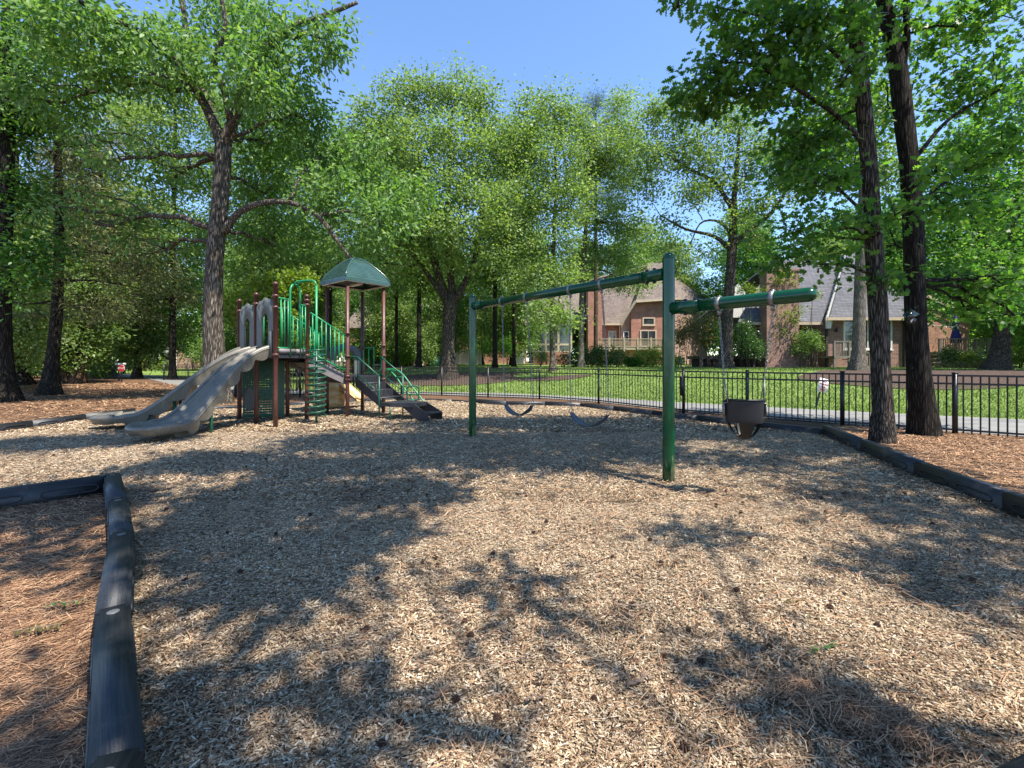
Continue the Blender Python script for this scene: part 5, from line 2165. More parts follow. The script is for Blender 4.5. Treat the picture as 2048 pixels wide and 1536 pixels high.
gC = hz(-14, 56) - .1
plain_house(-13.6, 56, 13, 10, gC, 5.4, 9.4, 'orange_brick', 'brown_shingle', 'orange brick house half hidden by trees left of the big middle trunk',
            wins=((-4.2, 1.1, 3.2, 4.6, 1, 2), (-1, 1.1, 3.2, 4.6, 1, 2), (2.4, 1.1, 3.2, 4.6, 1, 2), (-3.6, 1.2, .8, 2.4, 1, 2), (1.4, 1.2, .8, 2.4, 1, 2)))
plain_house(-2.6, 62, 9, 9, hz(-2, 62) - .1, 4.6, 8.6, 'red_brick', 'brown_shingle', 'brick house glimpsed through the trees right of the big middle trunk',
            wins=((-2.2, 1.1, 2.6, 4.0, 1, 2), (1.6, 1.1, 2.6, 4.0, 1, 2)))
gH = hz(-55, 72)
zd = 72.0
hd = plain_house(hx(330, zd), zd, 9.6, 9, gH - .1, 3.1, 5.9, 'pale_and_lit_brick', 'brown_shingle', 'low brick house with a white gabled front and three windows far behind the slides',
                 chim=(-5.3, 1.2, 5.9), gable_front=True)
m = MB(hd.location)
wx0, wx1 = hx(300, zd - .5), hx(351, zd - .5)
m.prism([(wx0, zd - .35, gH + .5), (wx1, zd - .35, gH + .5), (wx1, zd - .35, gH + 3.6), ((wx0 + wx1) / 2, zd - .35, gH + 5.0), (wx0, zd - .35, gH + 3.6)], (0, .3, 0))
m.build('gable_front', 'white_paint', hd)
for px in (308, 321, 335):
    window_unit(hd, Vector((hx(px, zd - .5), zd - .55, 0)), XX, 0.78, CH + (HY - 720) / F * zd, CH + (HY - 705) / F * zd, FY, cols=1, rows=2, fw=.08)
m = MB(hd.location)
m.bar((wx0 - .6, zd - .6, gH + 3.3), ((wx0 + wx1) / 2, zd - .6, gH + 5.15), 0.1, 0.25)
m.bar((wx1 + .6, zd - .6, gH + 3.3), ((wx0 + wx1) / 2, zd - .6, gH + 5.15), 0.1, 0.25)
m.build('gable_trim', 'dark_stain', hd)

# white board fences in the far gardens
for (a, b, py0, py1, z, lab) in ((903, 962, 699, 724, 44, 'white board fence panels right behind the big middle trunk'), (1029, 1048, 700, 723, 45, 'short white board fence panel left of the screened porch')):
    o = thing('board_fence', P(a, py1, z).to_tuple(), lab, 'fence')
    m = MB(o.location)
    n = int((b - a) / 3)
    for k in range(n):
        px = lerp(a, b, (k + .5) / n)
        m.box(P(px, (py0 + py1) / 2, z) - UP * .1, (3 / F * z * .93, 0.03, (py1 - py0) / F * z + .2))
    m.build('boards', 'white_paint', o)
    m = MB(o.location)
    for px in (a, (a + b) / 2, b):
        m.box(P(px, (py0 + py1) / 2, z + .05) - UP * .1, (0.12, 0.12, (py1 - py0) / F * z + .35))
    m.build('fence_post', 'white_paint', o)

# utility boxes
for (px, py, z, w, h, mt, lab) in ((868, 729, 38, 0.95, 0.8, 'utility_green', 'low grey green utility cabinet in front of the hedge near the big middle trunk'), (1361, 719, 46, 0.7, 0.75, 'utility_green', 'small green utility box by the sunlit brick wall')):
    c = P(px, py, z)
    g = hz(c.x, c.y)
    o = thing('utility_box', (c.x, c.y, g), lab, 'utility box')
    m = MB(o.location)
    m.box((c.x, c.y, g + h / 2 - .05), (w, w * .8, h + .1), bev=0.03)
    m.build('cabinet', mt, o)
    m = MB(o.location)
    m.box((c.x, c.y - .01, g + h + .02), (w + .08, w * .8 + .08, 0.05), bev=0.015)
    m.build('lid', mt, o)

# ------------------------------------------------------------------ signs


def text_mesh(s, size, name, mat, parent, loc, rot, ext=0.002):
    cu = bpy.data.curves.new(name, 'FONT')
    cu.body = s
    cu.size = size
    cu.align_x = 'CENTER'
    cu.align_y = 'CENTER'
    cu.extrude = ext
    cu.offset = size * 0.02
    o = bpy.data.objects.new(name, cu)
    COL.objects.link(o)
    bpy.context.view_layer.update()
    me = bpy.data.meshes.new_from_object(o.evaluated_get(bpy.context.evaluated_depsgraph_get()))
    bpy.data.objects.remove(o)
    ob = orphan(me, name, mat, parent)
    ob.location = loc
    ob.rotation_euler = rot
    return ob


zs = 29.5
sp = P(243.5, 760, zs)
st = thing('stop_sign', (sp.x, sp.y, 0.0), 'small red octagonal stop sign on a thin post at the edge of the far lawn', 'sign')
m = MB(st.location)
m.bar((sp.x, sp.y, -.1), (sp.x, sp.y, 1.05), 0.05, 0.03)
m.build('post', 'black_metal', st)
ccz = CH + (HY - 736.5) / F * zs
for nm, mt, r_, dy in (('sign_border', 'sign_white', 0.245, 0.0), ('sign_face', 'sign_red', 0.222, -0.012)):
    m = MB(st.location)
    m.prism([(sp.x + r_ * math.cos(PI / 8 + k * PI / 4), sp.y - .03 + dy, ccz + r_ * math.sin(PI / 8 + k * PI / 4)) for k in range(8)], (0, .01, 0))
    m.build(nm, mt, st)
text_mesh('STOP', 0.17, 'lettering', 'sign_white', st, (0, -.052, ccz - st.location.z), (PI / 2, 0, 0))
# pale street plate behind it
mp = P(241, 727, 31)
mb_ = thing('post_box', (mp.x, mp.y, 0.0), 'pale box on a dark post directly behind the stop sign', 'mailbox')
m = MB(mb_.location)
m.bar((mp.x - .12, mp.y, -.1), (mp.x - .12, mp.y, 1.05), 0.06)
m.build('post', 'black_metal', mb_)
m = MB(mb_.location)
m.box((mp.x, mp.y, 1.14), (0.44, 0.5, 0.18), bev=0.04)
m.build('box', 'white_paint', mb_)
# tilted parking sign
zp = 12.9
pp = P(1631, 817, zp)
gg = hz(pp.x, pp.y)
ps = thing('parking_sign', (pp.x, pp.y, gg), 'tilted white and red parking sign leaning on its post in the grass', 'sign')
tilt = math.radians(-15)
Rt = Matrix.Rotation(-tilt, 3, 'Y')
base_p = Vector((pp.x, pp.y, gg))
upt = Rt @ UP
rt = Rt @ Vector((1, 0, 0))
m = MB(base_p)
m.bar(base_p - upt * .1, base_p + upt * 0.88, 0.045, 0.03)
m.build('post', 'black_metal', ps)
sc_ = base_p + upt * 0.68 + Vector((0.03, -.03, 0))
m = MB(base_p)
m.box(sc_, (0.30, 0.008, 0.40), M=Matrix((rt, Vector((0, 1, 0)), upt)).transposed(), bev=0.003)
m.build('sign_plate', 'sign_white', ps)
for i, (tx, sz) in enumerate((('NO', .085), ('PARKING', .062), ('THIS', .06), ('SIDE', .075))):
    q = sc_ + upt * (0.125 - i * .083) - base_p + Vector((0, -.008, 0))
    text_mesh(tx, sz, 'lettering', 'sign_ink', ps, q, (PI / 2, -tilt, 0))

# solar floodlight strapped to the dark trunk
fp = P(1822, 600, 7.95)
fl_ = thing('solar_floodlight', fp.to_tuple(), 'small solar panel and black floodlight fixed to the dark near trunk', 'floodlight')
m = MB(fp)
Mx = (Matrix.Rotation(math.radians(-32), 3, 'Y') @ Matrix.Rotation(math.radians(32), 3, 'X')).to_3x3()
m.box(P(1821, 629, 7.85), (0.19, 0.15, 0.014), M=Matrix.Rotation(math.radians(-38), 3, 'Y') @ Matrix.Rotation(math.radians(60), 3, 'X'), bev=0.003)
m.build('solar_panel', 'solar_cell', fl_)
m = MB(fp)
m.box(P(1823, 641, 7.9), (0.12, 0.07, 0.10), M=Matrix.Rotation(math.radians(18), 3, 'Y'), bev=0.012)
m.bar(P(1826, 634, 7.9), P(1838, 628, 8.05), 0.02)
m.build('lamp_head', 'black_metal', fl_)
m = MB(fp)
m.box(P(1823, 641, 7.862), (0.035, 0.006, 0.065), M=Matrix.Rotation(math.radians(18), 3, 'Y'), bev=0.002)
m.build('lens', 'sign_white', fl_)
# ------------------------------------------------------------------ foliage
T_DIAMOND = (np.array([(0, 0, 0), (.45, .30, .06), (1, 0, -.05), (.5, -.30, .06)]), 4)
T_OVAL = (np.array([(0, 0, 0), (.28, .20, .05), (.7, .17, .03), (1, 0, -.10), (.7, -.17, .03), (.28, -.20, .05)]), 6)
T_SLIM = (np.array([(0, 0, 0), (.4, .09, .02), (1, 0, -.08), (.4, -.09, .02)]), 4)
T_NEEDLE = (np.array([(0, .02, 0), (.5, .035, .02), (1, 0, -.02), (.5, -.035, .02)]), 4)
_l = [(0, 0), (.10, .06), (.22, .30), (.34, .12), (.48, .42), (.60, .16), (.78, .30), (.86, .10), (1, 0)]
T_OAK = (np.array([(x, y, .04 * abs(y) / .3) for x, y in _l] + [(x, -y, .04 * abs(y) / .3) for x, y in _l[1:-1][::-1]]), 16)


def leaf_cloud(Pc, L, D, Nn, T):
    tv, k = T
    D = D / np.linalg.norm(D, axis=1, keepdims=True)
    S = np.cross(Nn, D)
    S /= np.linalg.norm(S, axis=1, keepdims=True) + 1e-9
    N2 = np.cross(D, S)
    V = Pc[:, None] + L[:, None, None] * (tv[None, :, :1] * D[:, None] + tv[None, :, 1:2] * S[:, None] + tv[None, :, 2:] * N2[:, None])
    n = len(Pc)
    return V.reshape(-1, 3), (np.arange(n)[:, None] * k + np.arange(k)[None])


def clumps_in(blob, n, r):
    c, R = np.array(blob[0]), np.array(blob[1])
    d = r.normal(0, 1, (n, 3))
    d /= np.linalg.norm(d, axis=1, keepdims=True)
    k = (0.35 + 0.65 * r.random(n) ** 0.6)
    return c + d * k[:, None] * R


NLM = 1.75


def clump_leaves(C, rc, nl, size, r, T, droop=0.25, flat=0.5, up=0.7):
    """C (n,3) clump centres; leaves spread in flattened sprays about each"""
    n = len(C)
    nl = int(nl * NLM)
    rcs = rc * (0.6 + 0.8 * r.random(n))
    off = r.normal(0, 1, (n, nl, 3)) * np.array([.55, .55, .55 * flat])
    # each spray leans its own way
    tx = r.normal(0, .35, (n, 1, 2))
    off[..., 2] += (off[..., :2] * tx).sum(-1)
    Pc = (C[:, None] + off * rcs[:, None, None]).reshape(-1, 3)
    D = off.reshape(-1, 3) * np.array([1, 1, .6]) + r.normal(0, .45, (n * nl, 3))
    D[:, 2] -= droop
    Nn = r.normal(0, 1 - up * .5, (n * nl, 3))
    Nn[:, 2] += up
    L = size * (0.65 + 0.7 * r.random(n * nl))
    return leaf_cloud(Pc, L, D, Nn, T)


def quad_curve(a, b, lift, n=7, r=None, wob=0.0):
    a, b = np.array(a), np.array(b)
    mid = (a + b) / 2 + np.array([0, 0, lift])
    t = np.linspace(0, 1, n)[:, None]
    p = a * (1 - t) ** 2 + mid * 2 * t * (1 - t) + b * t * t
    if r is not None and wob:
        w = r.normal(0, wob, p.shape)
        w[0] = w[-1] = 0
        p = p + w
    return p


def make_tree(name, label, trunk, blobs, rc, nl, size, leaf, bark, T=T_OVAL, dens=1.0, seed=1, group=None, flare=1.6, limbs=(), nb=7,
              droop=.25, flat=.5, up=.7, first=0.35, cat='tree', sides=14, dead=(), bs=1.0):
    """trunk: list of (x, y, z, radius); blobs: ((x,y,z),(rx,ry,rz)[, clumps]); limbs: lists of (x,y,z,r)"""
    r = np.random.default_rng(seed)
    x0, y0 = trunk[0][0], trunk[0][1]
    z0 = trunk[0][2]
    o = thing(name, (x0, y0, z0), label, cat, group)
    m = MB(o.location)
    tp = np.array([t[:3] for t in trunk], float)
    tr = np.array([t[3] for t in trunk], float)
    full = np.c_[tp, tr]
    k = max(10, int(np.linalg.norm(np.diff(tp, axis=0), axis=1).sum() / 0.5))
    f = resample(full, k)
    hts = f[:, 2] - z0
    rad = f[:, 3] * (1 + (flare - 1) * np.exp(-hts / (0.9 * f[0, 3] * 2)))
    low = f[0].copy()
    pts = [Vector((f[0, 0], f[0, 1], z0 - .3))] + [Vector(q[:3]) for q in f]
    rads = [rad[0] * 1.12] + list(rad)
    ph = r.random(5) * 6

    def wob(i, a, p):
        hh = max(0.0, p.z - z0)
        e = math.exp(-hh / (0.45 + f[0, 3]))
        return 1 + (0.05 * math.sin(3 * a + ph[0] + p.z * .6) + 0.04 * math.sin(7 * a + ph[1] + p.z * 1.1)) + e * 0.12 * math.sin(5 * a + ph[2])
    m.tube(pts, rads, sides, wob=wob)
    for lb in limbs:
        q = resample(np.array(lb, float), max(6, len(lb) * 3))
        # soften the corners
        for _ in range(2):
            q[1:-1] = (q[:-2] + 2 * q[1:-1] + q[2:]) / 4
        m.tube([Vector(p[:3]) for p in q], list(q[:, 3]), 9, wob=lambda i, a, p: 1 + .07 * math.sin(3 * a + p.x * 3) + .05 * math.sin(5 * a + p.z * 2))
    allp = [f[int(len(f) * first):]] + [resample(np.array(lb, float), 10)[3:] for lb in limbs]
    allp = np.concatenate(allp)
    VV, FF, base = [], [], 0
    for bi, bl in enumerate(blobs):
        c, R = np.array(bl[0], float), np.array(bl[1], float)
        area = (R[0] * R[1] + R[1] * R[2] + R[0] * R[2]) / 3 * 12.6
        ncl = int(bl[2]) if len(bl) > 2 else max(6, int(1.55 * dens * area / (rc * rc * 2.2)))
        C = clumps_in((c, R), ncl, r)
        # limb from the nearest lower point of trunk or limb
        dd = np.linalg.norm(allp[:, :3] - c, axis=1) + np.maximum(0, allp[:, 2] - c[2] + 0.2 * R[2]) * 1.5
        j = int(np.argmin(dd))
        a = allp[j]
        hub = c - np.array([0, 0, R[2] * .35])
        L = np.linalg.norm(hub - a[:3])
        r0 = min(a[3] * .6, 0.02 + 0.014 * L + .012 * R.max())
        r0 *= bs
        r1_ = max(0.012 * bs, r0 * .5)
        if L > 0.3:
            q = quad_curve(a[:3], hub, .12 * L, 8, r, .02 * L)
            m.tube([Vector(p) for p in q], list(np.linspace(r0, r1_, len(q))), 7)
        else:
            q = np.array([a[:3], hub])
        sub = r.choice(len(C), min(len(C), nb), replace=False)
        for s in sub:
            st_ = q[r.integers(len(q) // 2, len(q))]
            e = C[s]
            Ls = np.linalg.norm(e - st_)
            qq = quad_curve(st_, e, .1 * Ls, 6, r, .035 * Ls)
            m.tube([Vector(p) for p in qq], list(np.linspace(max(.010, r1_ * .7), .006 + .0015 * y0 * .25, len(qq))), 5)
        V, Fq = clump_leaves(C, rc, nl, size, r, T, droop, flat, up)
        VV.append(V)
        FF.append(Fq + base)
        base += len(V)
    for dl in dead:
        q = resample(np.array(dl, float), max(5, len(dl) * 2))
        m.tube([Vector(p[:3]) for p in q], list(q[:, 3]), 6)
    m.build('trunk', bark, o)
    if VV:
        V = np.concatenate(VV) - np.array(o.location)
        me = np_mesh('crown', V, np.concatenate(FF))
        orphan(me, 'crown', leaf, o)
    return o


def B(px, py, z, rx, ry, rz=None, n=None):
    """crown lobe from its place in the photo at depth z"""
    c = P(px, py, z)
    k = z / F
    R = (rx * k, (rz if rz is not None else (rx + ry) / 2 * k), ry * k)
    return (tuple(c), R) if n is None else (tuple(c), R, n)


def TP(lst):
    return [(*P(px, py, z), r_) for px, py, z, r_ in lst]


# --- T1: the big forked tree behind the slides
z = 14.3
T1 = make_tree('shade_tree', 'large grey barked tree forking above the slides, one limb arching right', 
    [(*G(430, 808)[:2], 0, .40)] + TP([(430, 740, z, .31), (425, 640, z, .275), (428, 520, z, .25), (440, 400, z, .235), (447, 300, z, .23), (446, 282, z, .21)]),
    [B(560, 110, z, 95, 75, 1.5), B(650, 60, z - .6, 55, 45, .8), B(470, 60, z + 1.5, 110, 70, 1.6), B(300, 120, z - 1, 130, 70, 1.5), B(180, 70, z - 1.5, 120, 70, 1.6),
     B(610, 220, z + .5, 55, 45, 1.0), B(640, 290, z + .8, 60, 60, 1.1), B(540, 260, z + 2, 80, 80, 1.3), B(350, 330, z + 1.5, 90, 70, 1.5, 26), B(240, 300, z, 90, 60, 1.4, 20),
     B(330, 480, z + 1.5, 90, 50, 1.5, 22), B(190, 430, z + .5, 110, 50, 1.5, 20), B(660, 390, z + .3, 70, 45, 1.2), B(760, 440, z + .2, 70, 50, 1.2), B(560, 480, z + 2, 70, 60, 1.2), B(700, 520, z + 1.2, 60, 35, 1.0),
     B(530, 370, z + 2.3, 60, 50, 1.1), B(500, 170, z - 1.5, 60, 50, 1.0), B(90, 170, z - .5, 90, 90, 1.5), B(720, 330, z + 1.5, 60, 60, 1.2), B(810, 400, z + 1.5, 60, 50, 1.2)],
    0.5, 18, 0.17, 'leaf_glossy', 'bark_big', T_OVAL, 1.15, 21, flare=1.35, droop=.55, flat=.55, nb=5, sides=22,
    limbs=[TP([(448, 290, z, .17), (400, 190, z, .13), (360, 130, z - .5, .13), (300, 70, z - 1, .10), (180, 20, z - 2, .07), (120, -30, z - 3, .05)]),
           TP([(446, 300, z, .18), (475, 220, z, .15), (505, 140, z, .12), (560, 60, z, .12), (640, 35, z, .08), (715, 5, z, .05)]),
           TP([(445, 300, z, .16), (425, 230, z + .4, .13), (400, 170, z + .8, .13), (370, 60, z + 1, .09), (360, -60, z + 1, .06)]),
           TP([(462, 240, z - .1, .12), (445, 160, z - .3, .10), (420, 130, z - .5, .09), (455, 60, z - .8, .07), (440, -20, z - 1, .05)]),
           TP([(447, 465, z, .13), (470, 425, z, .105), (520, 404, z - .1, .09), (580, 402, z - .2, .08), (640, 430, z - .3, .07), (680, 490, z - .3, .055), (720, 540, z - .3, .03)]),
           TP([(640, 430, z - .3, .06), (700, 420, z, .05), (770, 430, z + .3, .03)])],
    dead=[TP([(640, 70, z, .015), (645, 120, z, .012), (655, 150, z, .01), (660, 175, z, .007)]), TP([(645, 120, z, .01), (638, 150, z, .007)])])

# --- the two near trees on the right
z = 7.5
T2 = make_tree('shade_tree', 'slender near tree with ridged bark standing against the border timber on the right',
    [(*G(1766, 888)[:2], 0, .165)] + TP([(1768, 840, z, .145), (1762, 740, z, .135), (1755, 600, z, .13), (1745, 470, z, .12), (1742, 380, z, .115), (1730, 250, z, .11), (1722, 150, z, .10), (1700, 0, z, .09), (1690, -120, z, .07)]),
    [B(1560, 60, z - .3, 80, 60, .7, 34), B(1450, 110, z, 60, 40, .5, 20), B(1400, 190, z + .2, 45, 40, .45, 14), B(1480, 180, z, 60, 50, .6, 22), B(1560, 170, z + .3, 70, 60, .7, 30), B(1640, 90, z, 80, 60, .8, 36),
     B(1600, 280, z + .5, 70, 45, .6, 24), B(1660, 230, z + .6, 60, 50, .6, 20), B(1640, 360, z, 60, 40, .5, 14), B(1560, 340, z + .8, 50, 35, .5, 12), B(1690, 440, z - .4, 50, 40, .4, 7),
     B(1610, 460, z + .4, 60, 35, .5, 13), B(1570, 510, z + .2, 35, 22, .35, 7), B(1670, 520, z - .3, 50, 22, .3, 6), B(1540, 20, z + .6, 70, 40, .6, 26), B(1760, 560, z - .3, 40, 22, .3, 5), B(1350, 15, z - .4, 30, 20, .3, 5), B(1440, 25, z, 45, 25, .35, 10),
     B(1690, 330, z + .9, 60, 50, .5, 14), B(1770, 40, z + .9, 60, 50, .5, 16), B(1790, 420, z - .6, 40, 40, .3, 5), B(1690, 140, z - .6, 50, 40, .35, 7)],
    0.26, 15, 0.115, 'leaf_near', 'bark_oak', T_OAK, 1.1, 33, bs=.6, flare=1.08, nb=5, sides=18, droop=.35,
    limbs=[TP([(1735, 300, z, .045), (1690, 240, z, .035), (1600, 180, z, .03), (1500, 120, z, .02), (1400, 130, z, .012)]),
           TP([(1745, 440, z, .03), (1700, 400, z, .025), (1640, 340, z, .018)]),
           TP([(1725, 170, z, .04), (1660, 90, z, .03), (1560, 40, z, .02), (1440, 15, z, .012), (1355, 5, z - .3, .008)])])
z = 8.2
T3 = make_tree('shade_tree', 'darker thicker near tree carrying the floodlight, its trunk forking high up on the right',
    [(*G(1850, 872)[:2], 0, .23)] + TP([(1848, 830, z, .19), (1838, 740, z, .17), (1830, 600, z, .155), (1828, 480, z, .15), (1818, 330, z, .14), (1808, 250, z, .15), (1795, 130, z, .13), (1765, 0, z, .10), (1750, -100, z, .07)]),
    [B(1870, 60, z + 1.2, 80, 60, .8, 24), B(1960, 40, z, 90, 50, .8, 26), B(1900, 180, z + 1.2, 70, 50, .8, 20), B(1990, 160, z + .5, 70, 60, .7, 24), B(1940, 300, z + 1, 60, 40, .6, 15), B(2020, 290, z, 50, 50, .6, 15),
     B(1900, 410, z + .5, 50, 40, .5, 11), B(1990, 430, z + .8, 60, 40, .5, 13), B(1940, 560, z + .4, 50, 30, .4, 11), B(2010, 560, z, 45, 35, .4, 12), B(1780, 200, z + 1.3, 55, 50, .5, 10), B(1960, 620, z + .4, 50, 22, .35, 9),
     B(2040, 630, z + .4, 28, 30, .35, 6), B(1770, 480, z + .9, 45, 30, .4, 7), B(1700, 30, z + 1.5, 60, 45, .6, 14), B(1880, 330, z - .9, 40, 30, .3, 4)],
    0.28, 15, 0.125, 'leaf_near', 'bark_dark', T_OAK, 1.0, 35, bs=.6, flare=1.05, nb=5, sides=20, droop=.35,
    limbs=[TP([(1800, 140, z, .08), (1815, 90, z, .065), (1812, 20, z, .05), (1820, -80, z, .04)]),
           TP([(1825, 420, z, .04), (1880, 370, z + .3, .03), (1950, 330, z + .5, .018)]),
           TP([(1820, 330, z, .04), (1900, 230, z + .6, .03), (2000, 180, z + .5, .018)])])

# --- trees beyond the fence
def far_tree(label, px, z, r0, toppy, blobs, leaf='leaf_mid', bark='bark_big', size=.165, rc=.7, nl=40, dens=1.0, seed=1, group=None, limbs=(), path=None, T=T_DIAMOND, name='shade_tree', nb=5, first=.35, flat=.55, **kw):
    x = (px - 1024) / F * z
    g = hz(x, z)
    tz = CH + (HY - toppy) / F * z
    if path is None:
        tr = [(x, z, g, r0), (x, z, lerp(g, tz, .35), r0 * .8), (x + .2, z, lerp(g, tz, .7), r0 * .5), (x + .1, z, tz, r0 * .2)]
    else:
        tr = [(x, z, g, r0)] + TP(path)
    return make_tree(name, label, tr, blobs, rc, nl, size, leaf, bark, T, dens, seed, group, limbs=limbs, nb=nb, first=first, flat=flat, sides=12, **kw)


z = 25.0
far_tree('massive middle tree with thick mossy trunk dividing low into several upright stems', 897, z, .42, 170,
    [B(750, 260, z, 55, 55), B(800, 210, z, 55, 50), B(855, 190, z, 45, 40), B(915, 185, z, 45, 40), B(965, 215, z, 45, 45), B(720, 300, z, 50, 50), B(760, 350, z - 1, 70, 60), B(840, 300, z - 1.5, 80, 70), B(930, 300, z - 1, 70, 70),
     B(1000, 290, z, 50, 60), B(780, 440, z - 1.5, 70, 50), B(870, 400, z - 2, 80, 60), B(960, 410, z - 1.5, 70, 60), B(830, 500, z - 1, 55, 35), B(950, 510, z - 1, 60, 40), B(740, 520, z, 50, 40), B(1010, 480, z, 50, 50), B(900, 450, z - 2.4, 60, 40)],
    leaf='leaf_light', seed=41, dens=1.0,
    path=[(897, 700, z, .36), (898, 640, z, .34), (905, 590, z, .33)],
    limbs=[TP([(900, 620, z, .26), (880, 560, z, .22), (862, 500, z, .17), (850, 400, z, .12), (830, 280, z, .07)]),
           TP([(905, 600, z, .25), (900, 540, z, .20), (895, 450, z, .15), (900, 300, z, .09), (905, 210, z, .05)]),
           TP([(908, 605, z, .22), (935, 560, z, .17), (960, 480, z, .13), (970, 350, z, .07)]),
           TP([(890, 600, z, .16), (850, 540, z, .12), (800, 480, z, .09), (770, 400, z, .06)])], bark='bark_oak')
z = 26.5
far_tree('tall tree with pale upright trunk behind the swing beam between the two swing bays', 1105, z, .17, 210,
    [B(1060, 240, z, 45, 50), B(1110, 215, z, 40, 40), B(1145, 250, z, 40, 45), B(1040, 310, z, 50, 50), B(1110, 320, z - 1, 60, 60), B(1060, 400, z - 1, 60, 50), B(1140, 400, z - .5, 55, 50), B(1090, 480, z - 1, 60, 45), B(1050, 550, z - 1.5, 50, 35), B(1120, 560, z - 1, 50, 35), B(1090, 620, z - 3, 45, 28), B(1130, 640, z - 3, 30, 22)],
    seed=42, leaf='leaf_light')
z = 29.0
far_tree('pale trunked tree in front of the red brick chimney', 1162, z, .19, 240,
    [B(1200, 290, z, 45, 50), B(1170, 340, z + 1, 45, 50), B(1230, 340, z, 40, 50), B(1190, 420, z, 50, 50), B(1240, 440, z, 40, 40), B(1170, 500, z, 40, 30), B(1225, 520, z + 1, 40, 28), B(1255, 260, z + 2, 40, 45), B(1275, 330, z + 2, 40, 45), B(1240, 210, z + 3, 30, 30), B(1280, 460, z + 3, 30, 30), B(1260, 560, z + 4, 50, 25)],
    seed=43, leaf='leaf_light', bark='bark_grey', path=[(1163, 620, z, .17), (1166, 540, z, .15), (1175, 400, z, .10), (1190, 270, z, .05)])
z = 26.5
far_tree('broad spreading tree with forked trunk in front of the grey roofed house', 1449, z, .36, 200,
    [B(1300, 240, z, 40, 40), B(1350, 230, z, 40, 35), B(1400, 220, z, 45, 40), B(1290, 310, z, 35, 40), B(1350, 310, z, 50, 45), B(1420, 300, z - .5, 55, 50), B(1480, 250, z, 45, 50), B(1500, 340, z, 50, 45),
     B(1560, 300, z, 50, 50), B(1380, 390, z - .5, 40, 30), B(1440, 380, z, 45, 30), B(1520, 420, z, 45, 25), B(1340, 440, z, 25, 18), B(1400, 500, z, 35, 18), B(1340, 490, z, 25, 15), B(1290, 380, z + .5, 30, 30), B(1580, 380, z, 40, 30), B(1470, 440, z - 1, 30, 18), B(1510, 470, z - 1, 30, 14)],
    seed=44, leaf='leaf_light', dens=.82, bark='bark_oak',
    path=[(1453, 700, z, .33), (1455, 620, z, .30), (1463, 520, z, .27), (1466, 470, z, .26)],
    limbs=[TP([(1466, 480, z, .22), (1468, 400, z, .16), (1475, 320, z, .10), (1480, 250, z, .06)]),
           TP([(1466, 490, z, .18), (1500, 460, z, .14), (1540, 430, z, .11), (1570, 390, z, .07), (1590, 330, z, .04)]),
           TP([(1462, 500, z, .15), (1430, 470, z, .10), (1370, 460, z, .07), (1320, 430, z, .04)]),
           TP([(1466, 420, z, .14), (1430, 360, z, .11), (1380, 340, z, .08), (1320, 300, z, .05)]),
           TP([(1464, 470, z, .10), (1440, 440, z, .07), (1400, 440, z, .05), (1380, 490, z, .03)])])
z = 20.5
far_tree('pale grey mottled trunk in the mulch bed between the near tree and grey roofed house', 1716, z, .27, 150,
    [B(1660, 250, z + 1, 70, 70), B(1740, 220, z + 1, 70, 60), B(1700, 330, z + 1, 60, 50), B(1770, 330, z + 2, 60, 60), B(1620, 330, z + 2, 60, 50), B(1680, 130, z, 70, 60)],
    seed=45, bark='bark_grey', path=[(1716, 740, z, .255), (1718, 620, z, .235), (1724, 500, z, .22), (1728, 380, z, .2), (1725, 220, z, .12)])
z = 21.0
far_tree('leaning curved trunk tree near the right frame edge beside the weathered deck', 1992, z, .37, 200,
    [B(1960, 400, z, 60, 50), B(2020, 360, z, 60, 60), B(1900, 470, z, 60, 40), B(2040, 480, z, 50, 50), B(1960, 520, z - 1, 60, 35), B(1900, 560, z + 1, 55, 35), B(2000, 580, z - 1.5, 60, 35), B(1890, 620, z - 1, 40, 22), B(2035, 620, z, 35, 30), B(1950, 300, z, 80, 60), B(2030, 240, z + 1, 60, 70), B(1900, 330, z + 2, 70, 60)],
    seed=46, bark='bark_oak', leaf='leaf_near', path=[(1998, 720, z, .32), (2006, 660, z, .28), (2008, 600, z, .27), (2005, 540, z, .25), (1985, 500, z, .2), (1960, 480, z, .14), (1940, 430, z, .1)],
    limbs=[TP([(2006, 560, z, .16), (2020, 500, z, .14), (2035, 420, z, .12), (2045, 300, z, .08)]), TP([(1990, 505, z, .1), (2020, 500, z, .07), (2048, 510, z, .05)])])

far_tree('tall leafy tree filling the space between the forked tree and the pale cedar trunks', 345, 33, .22, 60,
    [B(300, 120, 33, 80, 60), B(380, 200, 33, 70, 60), B(300, 260, 32, 80, 60), B(380, 330, 33, 80, 60), B(280, 400, 32, 70, 60), B(360, 470, 33, 80, 60), B(320, 560, 33, 80, 40), B(240, 180, 34, 60, 60), B(230, 500, 34, 60, 50)], seed=47, leaf='leaf_light', bark='bark_dark', size=.2, rc=.8, dens=.9)
far_tree('tall leafy tree directly behind the forked tree and the arched panels', 520, 31, .2, 120,
    [B(520, 180, 31, 60, 50), B(480, 260, 31, 70, 60), B(570, 280, 31, 60, 50), B(500, 350, 30, 80, 60), B(590, 370, 31, 60, 60), B(470, 440, 31, 80, 50), B(560, 460, 31, 80, 50), B(640, 330, 32, 50, 60), B(620, 480, 32, 60, 50), B(510, 530, 31, 60, 30)], seed=48, leaf='leaf_mid', bark='bark_dark', dens=.9)
